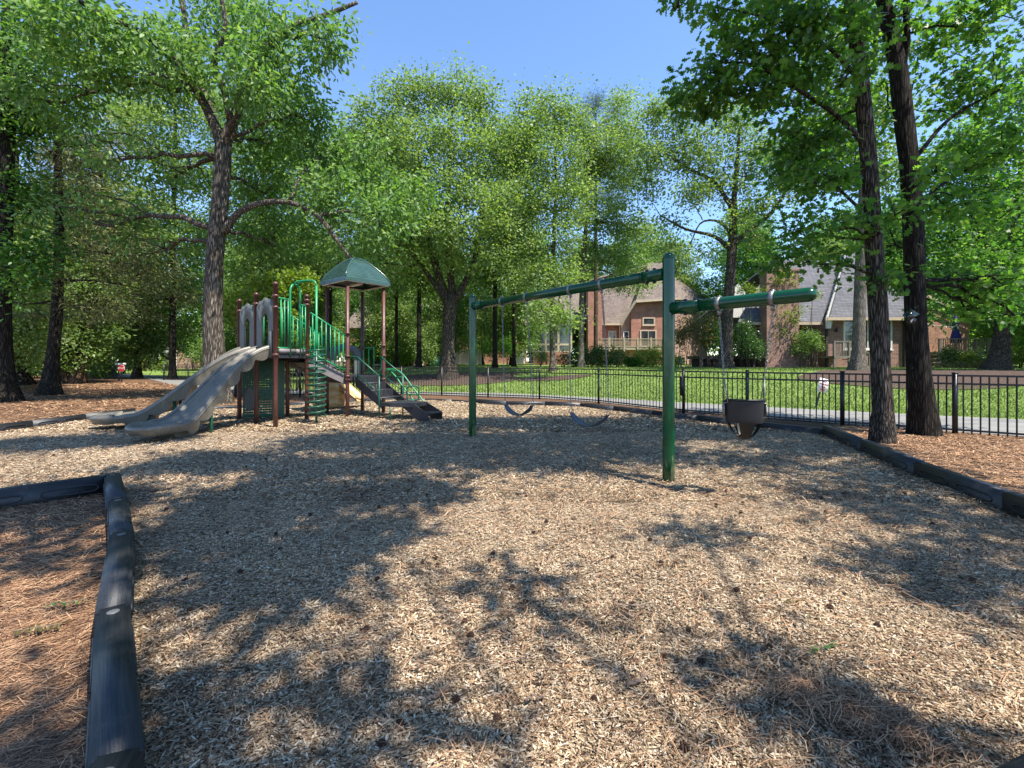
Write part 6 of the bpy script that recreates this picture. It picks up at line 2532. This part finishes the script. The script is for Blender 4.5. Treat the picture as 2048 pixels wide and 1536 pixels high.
for (px, z, r0, py, lab, sd) in ((990, 30, .16, 300, 'slim dark trunk left of the pale swing beam tree, in the shade', 51), (1028, 36, .15, 280, 'slim dark trunk standing beside the short white fence panel', 52),
                                 (838, 31, .17, 320, 'straight dark trunk just right of the green canopy steps', 53), (793, 34, .13, 340, 'thin trunk directly right of the canopy post', 54), (660, 36, .17, 330, 'dark trunk seen between the canopy posts', 55)):
    rr_ = np.random.default_rng(sd)
    bl = [B(px + rr_.uniform(-50, 50), py_, z + rr_.uniform(-1, 1), 48, 40) for py_ in (py, py + 60, py + 110, py + 150, py + 180, py + 215, py + 245)]
    far_tree(lab, px, z, r0, py, bl, seed=sd, leaf='leaf_mid' if sd % 2 else 'leaf_light', bark='bark_dark', dens=.8)

# --- left wood: cedars and broadleaves
z = 14.9
far_tree('dark ridged trunk cut by the left frame edge', 6, z, .30, -100,
    [B(40, 90, z, 80, 70), B(60, 250, z + .5, 60, 60), B(20, 380, z, 60, 50), B(60, 500, z - .5, 60, 45), B(-30, 200, z, 80, 80), B(30, 560, z - 1, 50, 30), B(110, 20, z, 80, 50)], seed=61, dens=.55, bark='bark_dark', leaf='leaf_oak', size=.17, rc=.5, T=T_OVAL,
    path=[(4, 740, z, .27), (2, 600, z, .25), (8, 400, z, .23), (15, 180, z, .2), (20, -50, z, .15)])
z = 17.9
far_tree('dark trunk with flared foot and drooping cedar boughs left of the slides', 100, z, .26, 60,
    [B(180, 480, z - .5, 90, 35), B(260, 540, z - 1, 110, 35, 1.5), B(330, 590, z - .5, 80, 28, 1.4), B(120, 560, z - 1, 60, 30), B(200, 620, z, 80, 25, 1.3), B(60, 420, z, 60, 50), B(150, 380, z, 80, 40), B(240, 430, z, 80, 30), B(100, 290, z, 70, 50), B(200, 280, z, 80, 40), B(120, 190, z, 70, 50),
     B(300, 520, z + 1.5, 70, 40, 1.3), B(90, 630, z + 1, 50, 20, 1.2)],
    seed=62, dens=.62, bark='bark_dark', leaf='leaf_cedar', size=.2, rc=.7, nl=44, T=T_NEEDLE if False else T_SLIM, flat=.3, nb=10, droop=.4,
    path=[(107, 700, z, .2), (114, 620, z, .18), (118, 500, z, .16), (116, 350, z, .13), (112, 200, z, .09), (110, 60, z, .04)],
    limbs=[TP([(118, 510, z, .05), (180, 500, z - .3, .04), (260, 515, z - .6, .03), (340, 500, z - .8, .015)]), TP([(117, 560, z, .05), (190, 560, z - .4, .035), (280, 575, z - .5, .02), (340, 600, z - .4, .012)]),
           TP([(112, 600, z, .04), (60, 610, z - .3, .03), (0, 600, z - .4, .02)]), TP([(118, 470, z, .05), (60, 450, z, .03), (0, 430, z, .02)])])
z = 27.0
for (px, top, r0, sd, lab, lean) in ((128, 640, .20, 63, 'pale cedar trunk, the straight left one of the three behind the dark trunk', 6), (146, 640, .17, 64, 'pale cedar trunk, the slim middle one of the three', 4), (157, 630, .27, 65, 'thick pale cedar trunk of the three, the one leaning right', 24)):
    far_tree(lab, px, z, r0, 350, [B(px + 20, 600, z, 55, 25), B(px, 540, z, 60, 40), B(px + 30, 480, z, 60, 50), B(px + 10, 400, z, 60, 50), B(px + 20, 320, z, 60, 50)], seed=sd, bark='bark_cedar', leaf='leaf_cedar', size=.28, rc=.8, nl=36, T=T_SLIM, flat=.35, droop=.4, path=[(px + lean * .4, 700, z, r0 * .85), (px + lean, 640, z, r0 * .75), (px + lean * 1.6, 500, z, r0 * .5), (px + lean * 1.8, 330, z, r0 * .3)])
z = 25.5
far_tree('dark trunk with wide roots just behind the left frame edge trunk', 38, z, .42, 200, [B(40, 560, z, 60, 30), B(60, 470, z, 70, 50), B(30, 360, z, 70, 60), B(60, 250, z, 70, 60), B(20, 160, z, 70, 60)], seed=66, dens=.6, bark='bark_dark', leaf='leaf_near',
         path=[(30, 740, z, .36), (25, 660, z, .3), (26, 560, z, .26), (28, 300, z, .2)])
z = 40.0
for (px, sd, lab) in ((206, 67, 'grey blue trunk in the gap left of the stop sign'), (222, 68, 'second grey blue trunk right beside the stop sign gap')):
    far_tree(lab, px, z, .28, 420, [B(px, 640, z, 40, 25), B(px + 15, 570, z, 50, 35), B(px - 10, 500, z, 50, 35), B(px, 430, z, 50, 40)], seed=sd, bark='bark_grey', leaf='leaf_mid', size=.3, rc=1.0)

# prototype background trees, then copies sharing their meshes
def copy_tree(o, loc, rz, s, label, group):
    c = o.copy()
    COL.objects.link(c)
    c.location = loc
    c.rotation_euler = (0, 0, rz)
    c.scale = (s, s, s)
    c['label'] = label
    c['group'] = group
    for ch in o.children:
        d = ch.copy()
        COL.objects.link(d)
        d.parent = c
    return c


def proto(kind, seed, loc, leaf, bark, hgt_=15.0):
    r = np.random.default_rng(seed)
    x, y = loc
    g = hz(x, y)
    bl = []
    if kind == 'broad':
        for k in range(18):
            t = (k + .5) / 18
            a = k * 2.4
            rad = (1 - abs(t - .45) * 1.3) * 3.3
            bl.append(((x + rad * math.cos(a) * .8, y + rad * math.sin(a) * .8, g + 2.2 + t * (hgt_ - 3.4)), (1.9 * (1.15 - .4 * t), 1.9 * (1.15 - .4 * t), 1.5)))
        return [(x, y, g, .26), (x + .2, y, g + hgt_ * .4, .2), (x, y + .1, g + hgt_ * .95, .05)], bl
    for k in range(8):
        a = k * 2.4
        t = k / 8
        bl.append(((x + 1.4 * math.cos(a), y + 1.4 * math.sin(a), g + hgt_ * (.62 + .36 * t)), (1.5, 1.5, .8)))
    return [(x, y, g, .22), (x, y, g + hgt_ * .5, .16), (x, y, g + hgt_, .05)], bl


protos = []
GRP = 'background trees filling the wood'
specs = [('broad', 71, (-22, 41), 'leaf_mid', 'bark_dark', 15.5), ('broad', 72, (-30, 36), 'leaf_light', 'bark_oak', 14), ('broad', 73, (36, 40), 'leaf_near', 'bark_oak', 16), ('pine', 74, (8.2, 44), 'leaf_pine', 'bark_cedar', 26.5)]
LB = {0: 'bushy mid green tree among the wood behind the houses and playground', 1: 'pale green leafy tree among the wood behind the houses and playground', 2: 'deep green leafy tree among the wood behind the houses and playground'}
for (k, sd, loc, lf, bk, hh) in specs:
    tr, bl = proto(k, sd, loc, lf, bk, hh)
    if k == 'pine':
        o = make_tree('pine_tree', 'tall pine whose feathery top shows against the sky behind the middle trees', tr, bl, .75, 60, .30, lf, bk, T_NEEDLE, 1.2, sd, sides=10, nb=6)
    else:
        o = make_tree('shade_tree', LB[len(protos)], tr, bl, .85, 34, .22, lf, bk, T_DIAMOND, .85, sd, GRP, sides=10, nb=3)
    protos.append(o)
rr_ = np.random.default_rng(99)
spots = []
for (x, y, s) in ((-46, 40, 1.0), (-44, 45, 1.1), (-26, 47, 1.0), (-52, 52, 1.2), (-24, 52, 1.1), (-40, 60, 1.3), (-19, 62, 1.25), (-12, 46, .9), (-18, 38, .85), (-27, 27, .8), (-33, 24, .85), (-24, 21, .7), (-38, 32, .9),
                  (-9, 67, 1.25), (-6, 41, .8), (0, 43, .85), (3, 68, 1.3), (10, 66, 1.2), (16, 64, 1.2), (21, 58, 1.1), (27, 52, 1.15), (33, 47, 1.1), (40, 50, 1.2), (44, 41, 1.1), (38, 33, .9), (32, 38, .85), (30, 24, .8), (35, 28, .8), (26, 18.5, .65),
                  (48, 58, 1.3), (-3.5, 52, .9), (12, 76, 1.4), (-30, 76, 1.4), (-48, 80, 1.5), (24, 78, 1.5), (-16, 78, 1.4), (-60, 66, 1.4), (55, 50, 1.2), (20, 70, .9), (24, 44, .9), (29, 42, .9), (-12, 52, 1.0)):
    spots.append((x, y, s))
for i, (x, y, s) in enumerate(spots):
    k = int(rr_.integers(0, 3))
    copy_tree(protos[k], (x, y, hz(x, y)), rr_.random() * 6.28, s * rr_.uniform(.92, 1.06), LB[k], GRP)

# distant wood that reads as one mass
r = np.random.default_rng(5)
n = 2600
ang = np.radians(r.uniform(-64, 64, n))
rad = r.uniform(86, 120, n)
C = np.stack([rad * np.sin(ang), rad * np.cos(ang), 1 + 13 * r.random(n) ** .8 + 2.5 * np.sin(ang * 14)], 1)
V, Fq = clump_leaves(C, 2.2, 20, .8, r, T_DIAMOND, .25, .6, .7)
tag(orphan(np_mesh('woods', V, Fq), 'woods', 'leaf_mid'), kind='stuff')

# --- trees standing beside and behind the viewer, whose crowns shade the chips
#SHADE
def shade_crown(label, base, hgt_, blobs, seed, rc=.5, dn=2.4, nl=30):
    tr = [(base[0], base[1], 0, .3), (base[0], base[1], hgt_ * .5, .24), (base[0], base[1], hgt_, .1)]
    make_tree('shade_tree', label, tr, blobs, rc, nl, .17, 'leaf_oak', 'bark_oak', T_OVAL, dn, seed, sides=10, nb=3, bs=.3)


def SH(px, py, rx, ry, H=10.5, n=None, rz=.5):
    g = G(px, py)
    k = H / math.tan(SUN_EL)
    c = (g.x + sv.x / math.cos(SUN_EL) * k, g.y + sv.y / math.cos(SUN_EL) * k, H)
    b = (c, (rx, ry, rz))
    return b if n is None else b + (n,)


shade_crown('tall oak out of frame on the right whose crown shades the middle of the chips', (13.5, -1.2), 12,
    [SH(1150, 885, 1.7, .8, 11), SH(920, 890, 1.5, .8, 11), SH(1450, 870, 1.7, .8, 11), SH(720, 885, 1.4, .9, 11), SH(1250, 862, 1.9, .8, 11), SH(1640, 900, 1.0, .5, 10.5), SH(1800, 960, .7, .3, 10.5), SH(1080, 925, 1.0, .3, 10.5),
     SH(1000, 850, 2.2, .9, 11), SH(1600, 850, .9, .8, 11), SH(1500, 925, .6, .22, 10), SH(1950, 1060, .5, .2, 9.5), SH(1700, 1000, .6, .12, 9.5), SH(850, 925, .9, .4, 10.5), SH(1990, 1140, .35, .12, 9.5), SH(1250, 910, .8, .3, 10)], 81)
shade_crown('tall oak out of frame beyond the right edge whose outer boughs shade the near chips', (6.5, -7.5), 11,
    [SH(560, 1000, .85, .6, 9.5), SH(400, 1080, .45, .40, 9), SH(560, 1160, .42, .25, 9), SH(420, 930, .9, .5, 10), SH(300, 1460, .10, .12, 8, 7, .2), SH(800, 990, .55, .25, 9), SH(700, 1070, .35, .2, 9),
     SH(640, 1500, .22, .07, 8, 9, .2), SH(1000, 1180, .10, .06, 8, 3, .3), SH(1520, 1370, .20, .04, 8, 4, .2), SH(1850, 1180, .4, .05, 9, 6, .2), SH(1650, 1480, .25, .05, 8, 5, .2), SH(650, 940, .8, .35, 10), SH(1380, 1075, .3, .06, 8, 5, .2)], 82, .3, 2.0, 18)
shade_crown('tall oak out of frame on the left whose crown shades the pine straw corner', (-3.0, -9.0), 11,
    [SH(90, 1040, .45, .30, 9), SH(60, 1000, .4, .3, 9), SH(10, 1130, .18, .08, 8, 6, .2), SH(100, 890, 1.0, .5, 10), SH(250, 880, 1.0, .5, 10), SH(60, 1510, .2, .06, 8, 6, .2), SH(200, 1000, .35, .3, 9), SH(330, 860, 1.0, .6, 10)], 83, .35, 1.8, 20)
#ENDSHADE

# ------------------------------------------------------------------ shrubs and hedges
def shrub(label, blobs, leaf='leaf_shrub', size=.09, rc=.22, nl=26, seed=1, name='shrub', stems=5, dens=1.0, cat='shrub', T=T_OVAL, bark='bark_dark', droop=.1, up=.5, group=None):
    r = np.random.default_rng(seed)
    c0 = np.mean([b[0] for b in blobs], 0)
    g = hz(c0[0], c0[1])
    o = thing(name, (c0[0], c0[1], g), label, cat, group)
    VV, FF, base = [], [], 0
    m = MB(o.location)
    for bl in blobs:
        c, R = np.array(bl[0], float), np.array(bl[1], float)
        area = (R[0] * R[1] + R[1] * R[2] + R[0] * R[2]) / 3 * 12.6
        ncl = int(bl[2]) if len(bl) > 2 else max(6, int(dens * area / (rc * rc * 2.0)))
        C = clumps_in((c, R), ncl, r)
        C[:, 2] = np.maximum(C[:, 2], hgt(C[:, 0], C[:, 1]) + rc * .35)
        V, Fq = clump_leaves(C, rc, nl, size, r, T, droop, .8, up)
        VV.append(V)
        FF.append(Fq + base)
        base += len(V)
        gb = hz(c[0], c[1])
        for s in r.choice(len(C), min(stems, len(C)), replace=False):
            b0 = np.array([c[0] + r.normal(0, .12), c[1] + r.normal(0, .12), gb - .05])
            q = quad_curve(b0, C[s], .1, 6, r, .02)
            m.tube([Vector(p) for p in q], list(np.linspace(.022, .008, len(q))), 5)
    m.build('stems', bark, o)
    V = np.concatenate(VV) - np.array(o.location)
    orphan(np_mesh('foliage', V, np.concatenate(FF)), 'foliage', leaf, o)
    return o


z = 31
shrub('long dark hedge of leafy shrubs in front of the tan deck', [B(1165, 716, z, 28, 20), B(1200, 714, z, 28, 22), B(1235, 716, z, 25, 20), B(1150, 724, z - .5, 14, 14)], size=.13, rc=.33, seed=91, name='hedge', cat='hedge')
shrub('yellow green rounded shrub right of the dark hedge', [B(1292, 718, z, 24, 20), B(1315, 715, z + .5, 18, 20), B(1345, 722, z, 18, 15)], 'leaf_lime', .13, .33, seed=92)
shrub('bright green spiky clump between the dark hedge and the yellow shrub', [B(1263, 727, z - .5, 10, 9)], 'leaf_oak', .3, .2, 30, 93, T=T_SLIM, up=.1, droop=-.6, name='plant', cat='plant')
shrub('round light green shrub beside the pale trunk below the screened porch', [B(1082, 713, 33, 13, 12)], 'leaf_light', .14, .3, seed=94)
shrub('low shrubs left of the screened porch brick base', [B(1128, 718, 32, 12, 12)], 'leaf_shrub', .13, .3, seed=95)
shrub('bronze leaved small maple right of the thick swing post', [B(1375, 655, 28, 28, 22), B(1400, 670, 28, 25, 18), B(1360, 680, 28, 20, 16), B(1420, 650, 28.5, 20, 20)], 'leaf_bronze', .12, .3, seed=96, name='small_maple', cat='tree', bark='bark_grey', dens=.8)
shrub('dark rounded shrub behind the trunk in front of the grey roofed house', [B(1430, 670, 28.3, 25, 30), B(1495, 690, 29, 22, 24), B(1480, 660, 29, 18, 22), B(1515, 700, 29, 16, 14)], 'leaf_shrub', .12, .3, seed=97)
shrub('slender vine like saplings climbing in front of the broad chimney', [B(1560, 560, 29.6, 28, 18), B(1545, 600, 29.6, 22, 16), B(1585, 630, 29.4, 25, 14), B(1560, 660, 29.6, 16, 18), B(1500, 580, 29, 22, 14), B(1620, 590, 29.2, 18, 8)], 'leaf_lime', .14, .32, 22, 98, dens=.55, name='sapling', cat='tree', bark='bark_grey', stems=3)
shrub('small leafy shrub on bare stems in front of the panelled door', [B(1612, 680, 28.8, 20, 18), B(1600, 700, 28.8, 14, 10), B(1630, 690, 28.8, 10, 12)], 'leaf_mid', .12, .26, seed=99, stems=6, bark='bark_grey')
for i, (px, py, zz_, rx, ry, lf, lab) in enumerate(((1895, 712, 28.5, 22, 14, 'leaf_shrub', 'dark green shrub at the foot of the deck, nearest the floodlight trunk'), (1935, 715, 28.5, 24, 14, 'leaf_lime', 'yellow flecked shrub at the middle foot of the deck'), (1972, 722, 27.5, 20, 14, 'leaf_mid', 'sprawling shrub just left of the leaning trunk'), (2030, 712, 26, 26, 18, 'leaf_lime', 'loose yellow green shrub at the right frame edge'), (1925, 738, 26, 50, 6, 'leaf_bronze', 'low brownish ground shrub along the edge of the mulch'))):
    shrub(lab, [B(px, py, zz_, rx, ry), B(px + rx * .5, py + 3, zz_ - .4, rx * .5, ry * .6)], lf, .12, .28, seed=110 + i, dens=.8)
shrub('rounded green shrub under the big middle trunk on the left', [B(855, 700, 37, 22, 26), B(840, 680, 37, 20, 22), B(870, 670, 38, 22, 30)], 'leaf_light', .17, .42, seed=120)
shrub('dark shady bushes left of the short white fence panel', [B(985, 700, 40, 25, 16), B(1015, 690, 40, 18, 22)], 'leaf_near', .17, .42, seed=121)
# left garden shrubs
for i, (px, py, zz_, rx, ry, lf, lab) in enumerate(((60, 700, 36, 32, 50, 'leaf_light', 'tall pale green bush behind the dark flared trunk'), (20, 740, 34, 30, 18, 'leaf_near', 'dark low bush behind the left frame edge trunk'), (110, 735, 38, 30, 22, 'leaf_near', 'dark bush between the pale cedar trunks and dark trunk'), (185, 700, 40, 30, 36, 'leaf_mid', 'tall leafy bush left of the grey blue trunks'), (250, 680, 46, 30, 34, 'leaf_mid', 'bushy green screen above the stop sign'),
        (195, 738, 37, 22, 14, 'leaf_light', 'bright low bush at the edge of the far lawn'), (240, 724, 48, 14, 16, 'leaf_shrub', 'very dark bush behind the stop sign'), (278, 735, 60, 14, 6, 'leaf_bronze', 'pale clipped low hedge before the far white gable'), (318, 731, 66, 24, 8, 'leaf_lime', 'clipped bright green hedge under the three far windows'), (385, 690, 62, 14, 22, 'leaf_shrub', 'dark small tree right of the far white gable'), (130, 660, 44, 50, 40, 'leaf_mid', 'wide bush filling the gap above the three cedar trunks'))):
    shrub(lab, [B(px, py, zz_, rx, ry), B(px + rx * .4, py + ry * .2, zz_ - .6, rx * .7, ry * .7)], lf, .006 * zz_ - .04, .013 * zz_, seed=130 + i, dens=.9)
for i, (px, zz_) in enumerate(((560, 42), (640, 44), (720, 46), (500, 46), (430, 50), (790, 47), (600, 55))):
    shrub('mid green undergrowth bush seen through and behind the play tower', [B(px, 705, zz_, 45, 26), B(px + 20, 680, zz_ + 1, 35, 30)], ('leaf_mid', 'leaf_light', 'leaf_near')[i % 3], .23, .55, seed=150 + i, dens=.8, group='undergrowth behind the play tower')
# bright young foliage hanging behind the slides
shrub('bright yellow green young maple behind the grey arched panels', [B(490, 610, 18, 45, 25), B(540, 580, 19, 45, 30), B(500, 650, 18, 30, 25), B(600, 570, 20, 40, 30), B(560, 640, 19, 40, 30), B(590, 690, 20, 30, 20)], 'leaf_lime', .15, .32, seed=170, name='young_maple', cat='tree', bark='bark_grey', dens=.75, T=T_OAK)

# ------------------------------------------------------------------ little things lying on the chips
def seed_ball():
    r = np.random.default_rng(3)
    o = thing('seed_ball', (0, 0, 0), 'small round brown spiky seed ball lying on the chips', 'seed ball', 'seed balls scattered on the chips')
    bm = bmesh.new()
    bmesh.ops.create_icosphere(bm, subdivisions=2, radius=0.0125)
    for f in list(bm.faces):
        c = f.calc_center_median()
        rr = bmesh.ops.poke(bm, faces=[f], offset=0.0045)
    me = bpy.data.meshes.new('burr')
    bm.to_mesh(me)
    bm.free()
    orphan(me, 'burr', 'seed_brown', o)
    return o


sb = seed_ball()
r = np.random.default_rng(17)
pos = [(x, y) for x, y in ((845, 1138), (980, 1132), (986, 1118), (875, 1145), (930, 1262), (942, 1290), (912, 1418), (995, 1456), (800, 1470), (764, 1515), (1052, 1222), (1025, 1192), (1188, 1418), (1325, 1330), (1402, 1340), (1540, 1310), (1322, 1145), (1225, 1130), (1660, 1235), (1300, 1095), (1500, 1088), (1610, 1130), (1945, 1175), (1450, 1600), (1370, 1520), (480, 1160), (380, 1240), (620, 1040), (700, 990), (560, 1110))]
extra = pick_area(60, 2.2, 8.0, r, POLY)
pts_ = [G(x, y) for x, y in pos if y < 1536] + [Vector((q[0], q[1], 0)) for q in extra]
for i, g in enumerate(pts_):
    c = sb if i == 0 else sb.copy()
    if i:
        COL.objects.link(c)
        for ch in sb.children:
            d = ch.copy()
            COL.objects.link(d)
            d.parent = c
    c.location = (g.x, g.y, 0.03 + float(und(g.x, g.y)) + .017)
    c.rotation_euler = tuple(r.random(3) * 6)
    s = r.uniform(.8, 1.25)
    c.scale = (s, s, s)

tws = [((640, 1325), (760, 1305), .004, 'thin dark twig lying left of the brightest chip patch'), ((1000, 1348), (1070, 1345), .004, 'straight reddish twig lying on the sunny chips'), ((890, 1180), (883, 1150), .0035, 'short pale twig beside a seed ball'),
       ((845, 1440), (890, 1405), .008, 'pale split wood sliver lying on the sunlit chips'), ((1050, 1430), (1090, 1420), .006, 'short pale wood splinter among the chips'), ((1228, 1232), (1290, 1236), .007, 'whitish bent stick on the chips below the swing post'),
       ((1255, 1395), (1305, 1380), .010, 'grey knobbly stick in the lower middle of the chips'), ((325, 1218), (430, 1228), .005, 'dark twig lying beside the border timber'), ((1560, 1460), (1640, 1500), .006, 'dark twig beside the pine straw clump'), ((500, 1012), (540, 1018), .005, 'pale stick near the corner of the border')]
for (a, b, rad_, lab) in tws:
    A, B_ = G(*a), G(*b)
    A.z = B_.z = 0.055
    o = thing('twig', A.to_tuple(), lab, 'twig')
    q = quad_curve(A, B_, .01, 9, r, .006)
    m = MB(A)
    m.tube([Vector(p) for p in q], list(np.linspace(rad_, rad_ * .5, 9)), 6)
    m.tube([Vector(q[5]), Vector(q[5]) + (B_ - A) * .15 + Vector((.02, .03, .004))], [rad_ * .5, rad_ * .25], 5)
    m.build('stem', 'twig_brown', o)
# fallen green sprigs on the straw
for (px, py, lab, lf, sz, nlv) in ((130, 1228, 'fallen green leaf sprig lying on the pine straw', 'leaf_shrub', .035, 12), (75, 1280, 'yellow green fallen cedar sprig on the pine straw', 'leaf_bronze', .04, 60), (1590, 1222, 'small green leafy sprig lying on the chips', 'leaf_bronze', .025, 14), (1640, 1320, 'dull green leafy sprig in the shaded chips', 'leaf_shrub', .025, 16)):
    g = G(px, py)
    g.z = .05
    o = thing('leaf_sprig', g.to_tuple(), lab, 'sprig')
    k = nlv
    t = r.random(k)
    Pc = np.array(g)[None] + np.stack([(t - .5) * .16, (t - .5) * .05, np.full(k, .012)], 1)
    s_ = np.sign(r.random(k) - .5)
    D = np.stack([.8 + 0 * t, s_ * .8, r.normal(0, .1, k)], 1)
    Nn = np.tile(np.array([0, 0, 1.0]), (k, 1)) + r.normal(0, .2, (k, 3))
    V, Fq = leaf_cloud(Pc, sz * (.7 + .6 * r.random(k)), D, Nn, T_SLIM if k > 20 else T_OVAL)
    orphan(np_mesh('leaves', V - np.array(g), Fq), 'leaves', lf, o)
    m = MB(g)
    m.tube([g + Vector((-.09, -.03, .01)), g + Vector((.09, .03, .015))], .002, 5)
    m.build('stalk', 'twig_brown', o)

print('LEAFPOLYS', sum(len(o.data.polygons) for o in bpy.data.objects if o.type == 'MESH'))
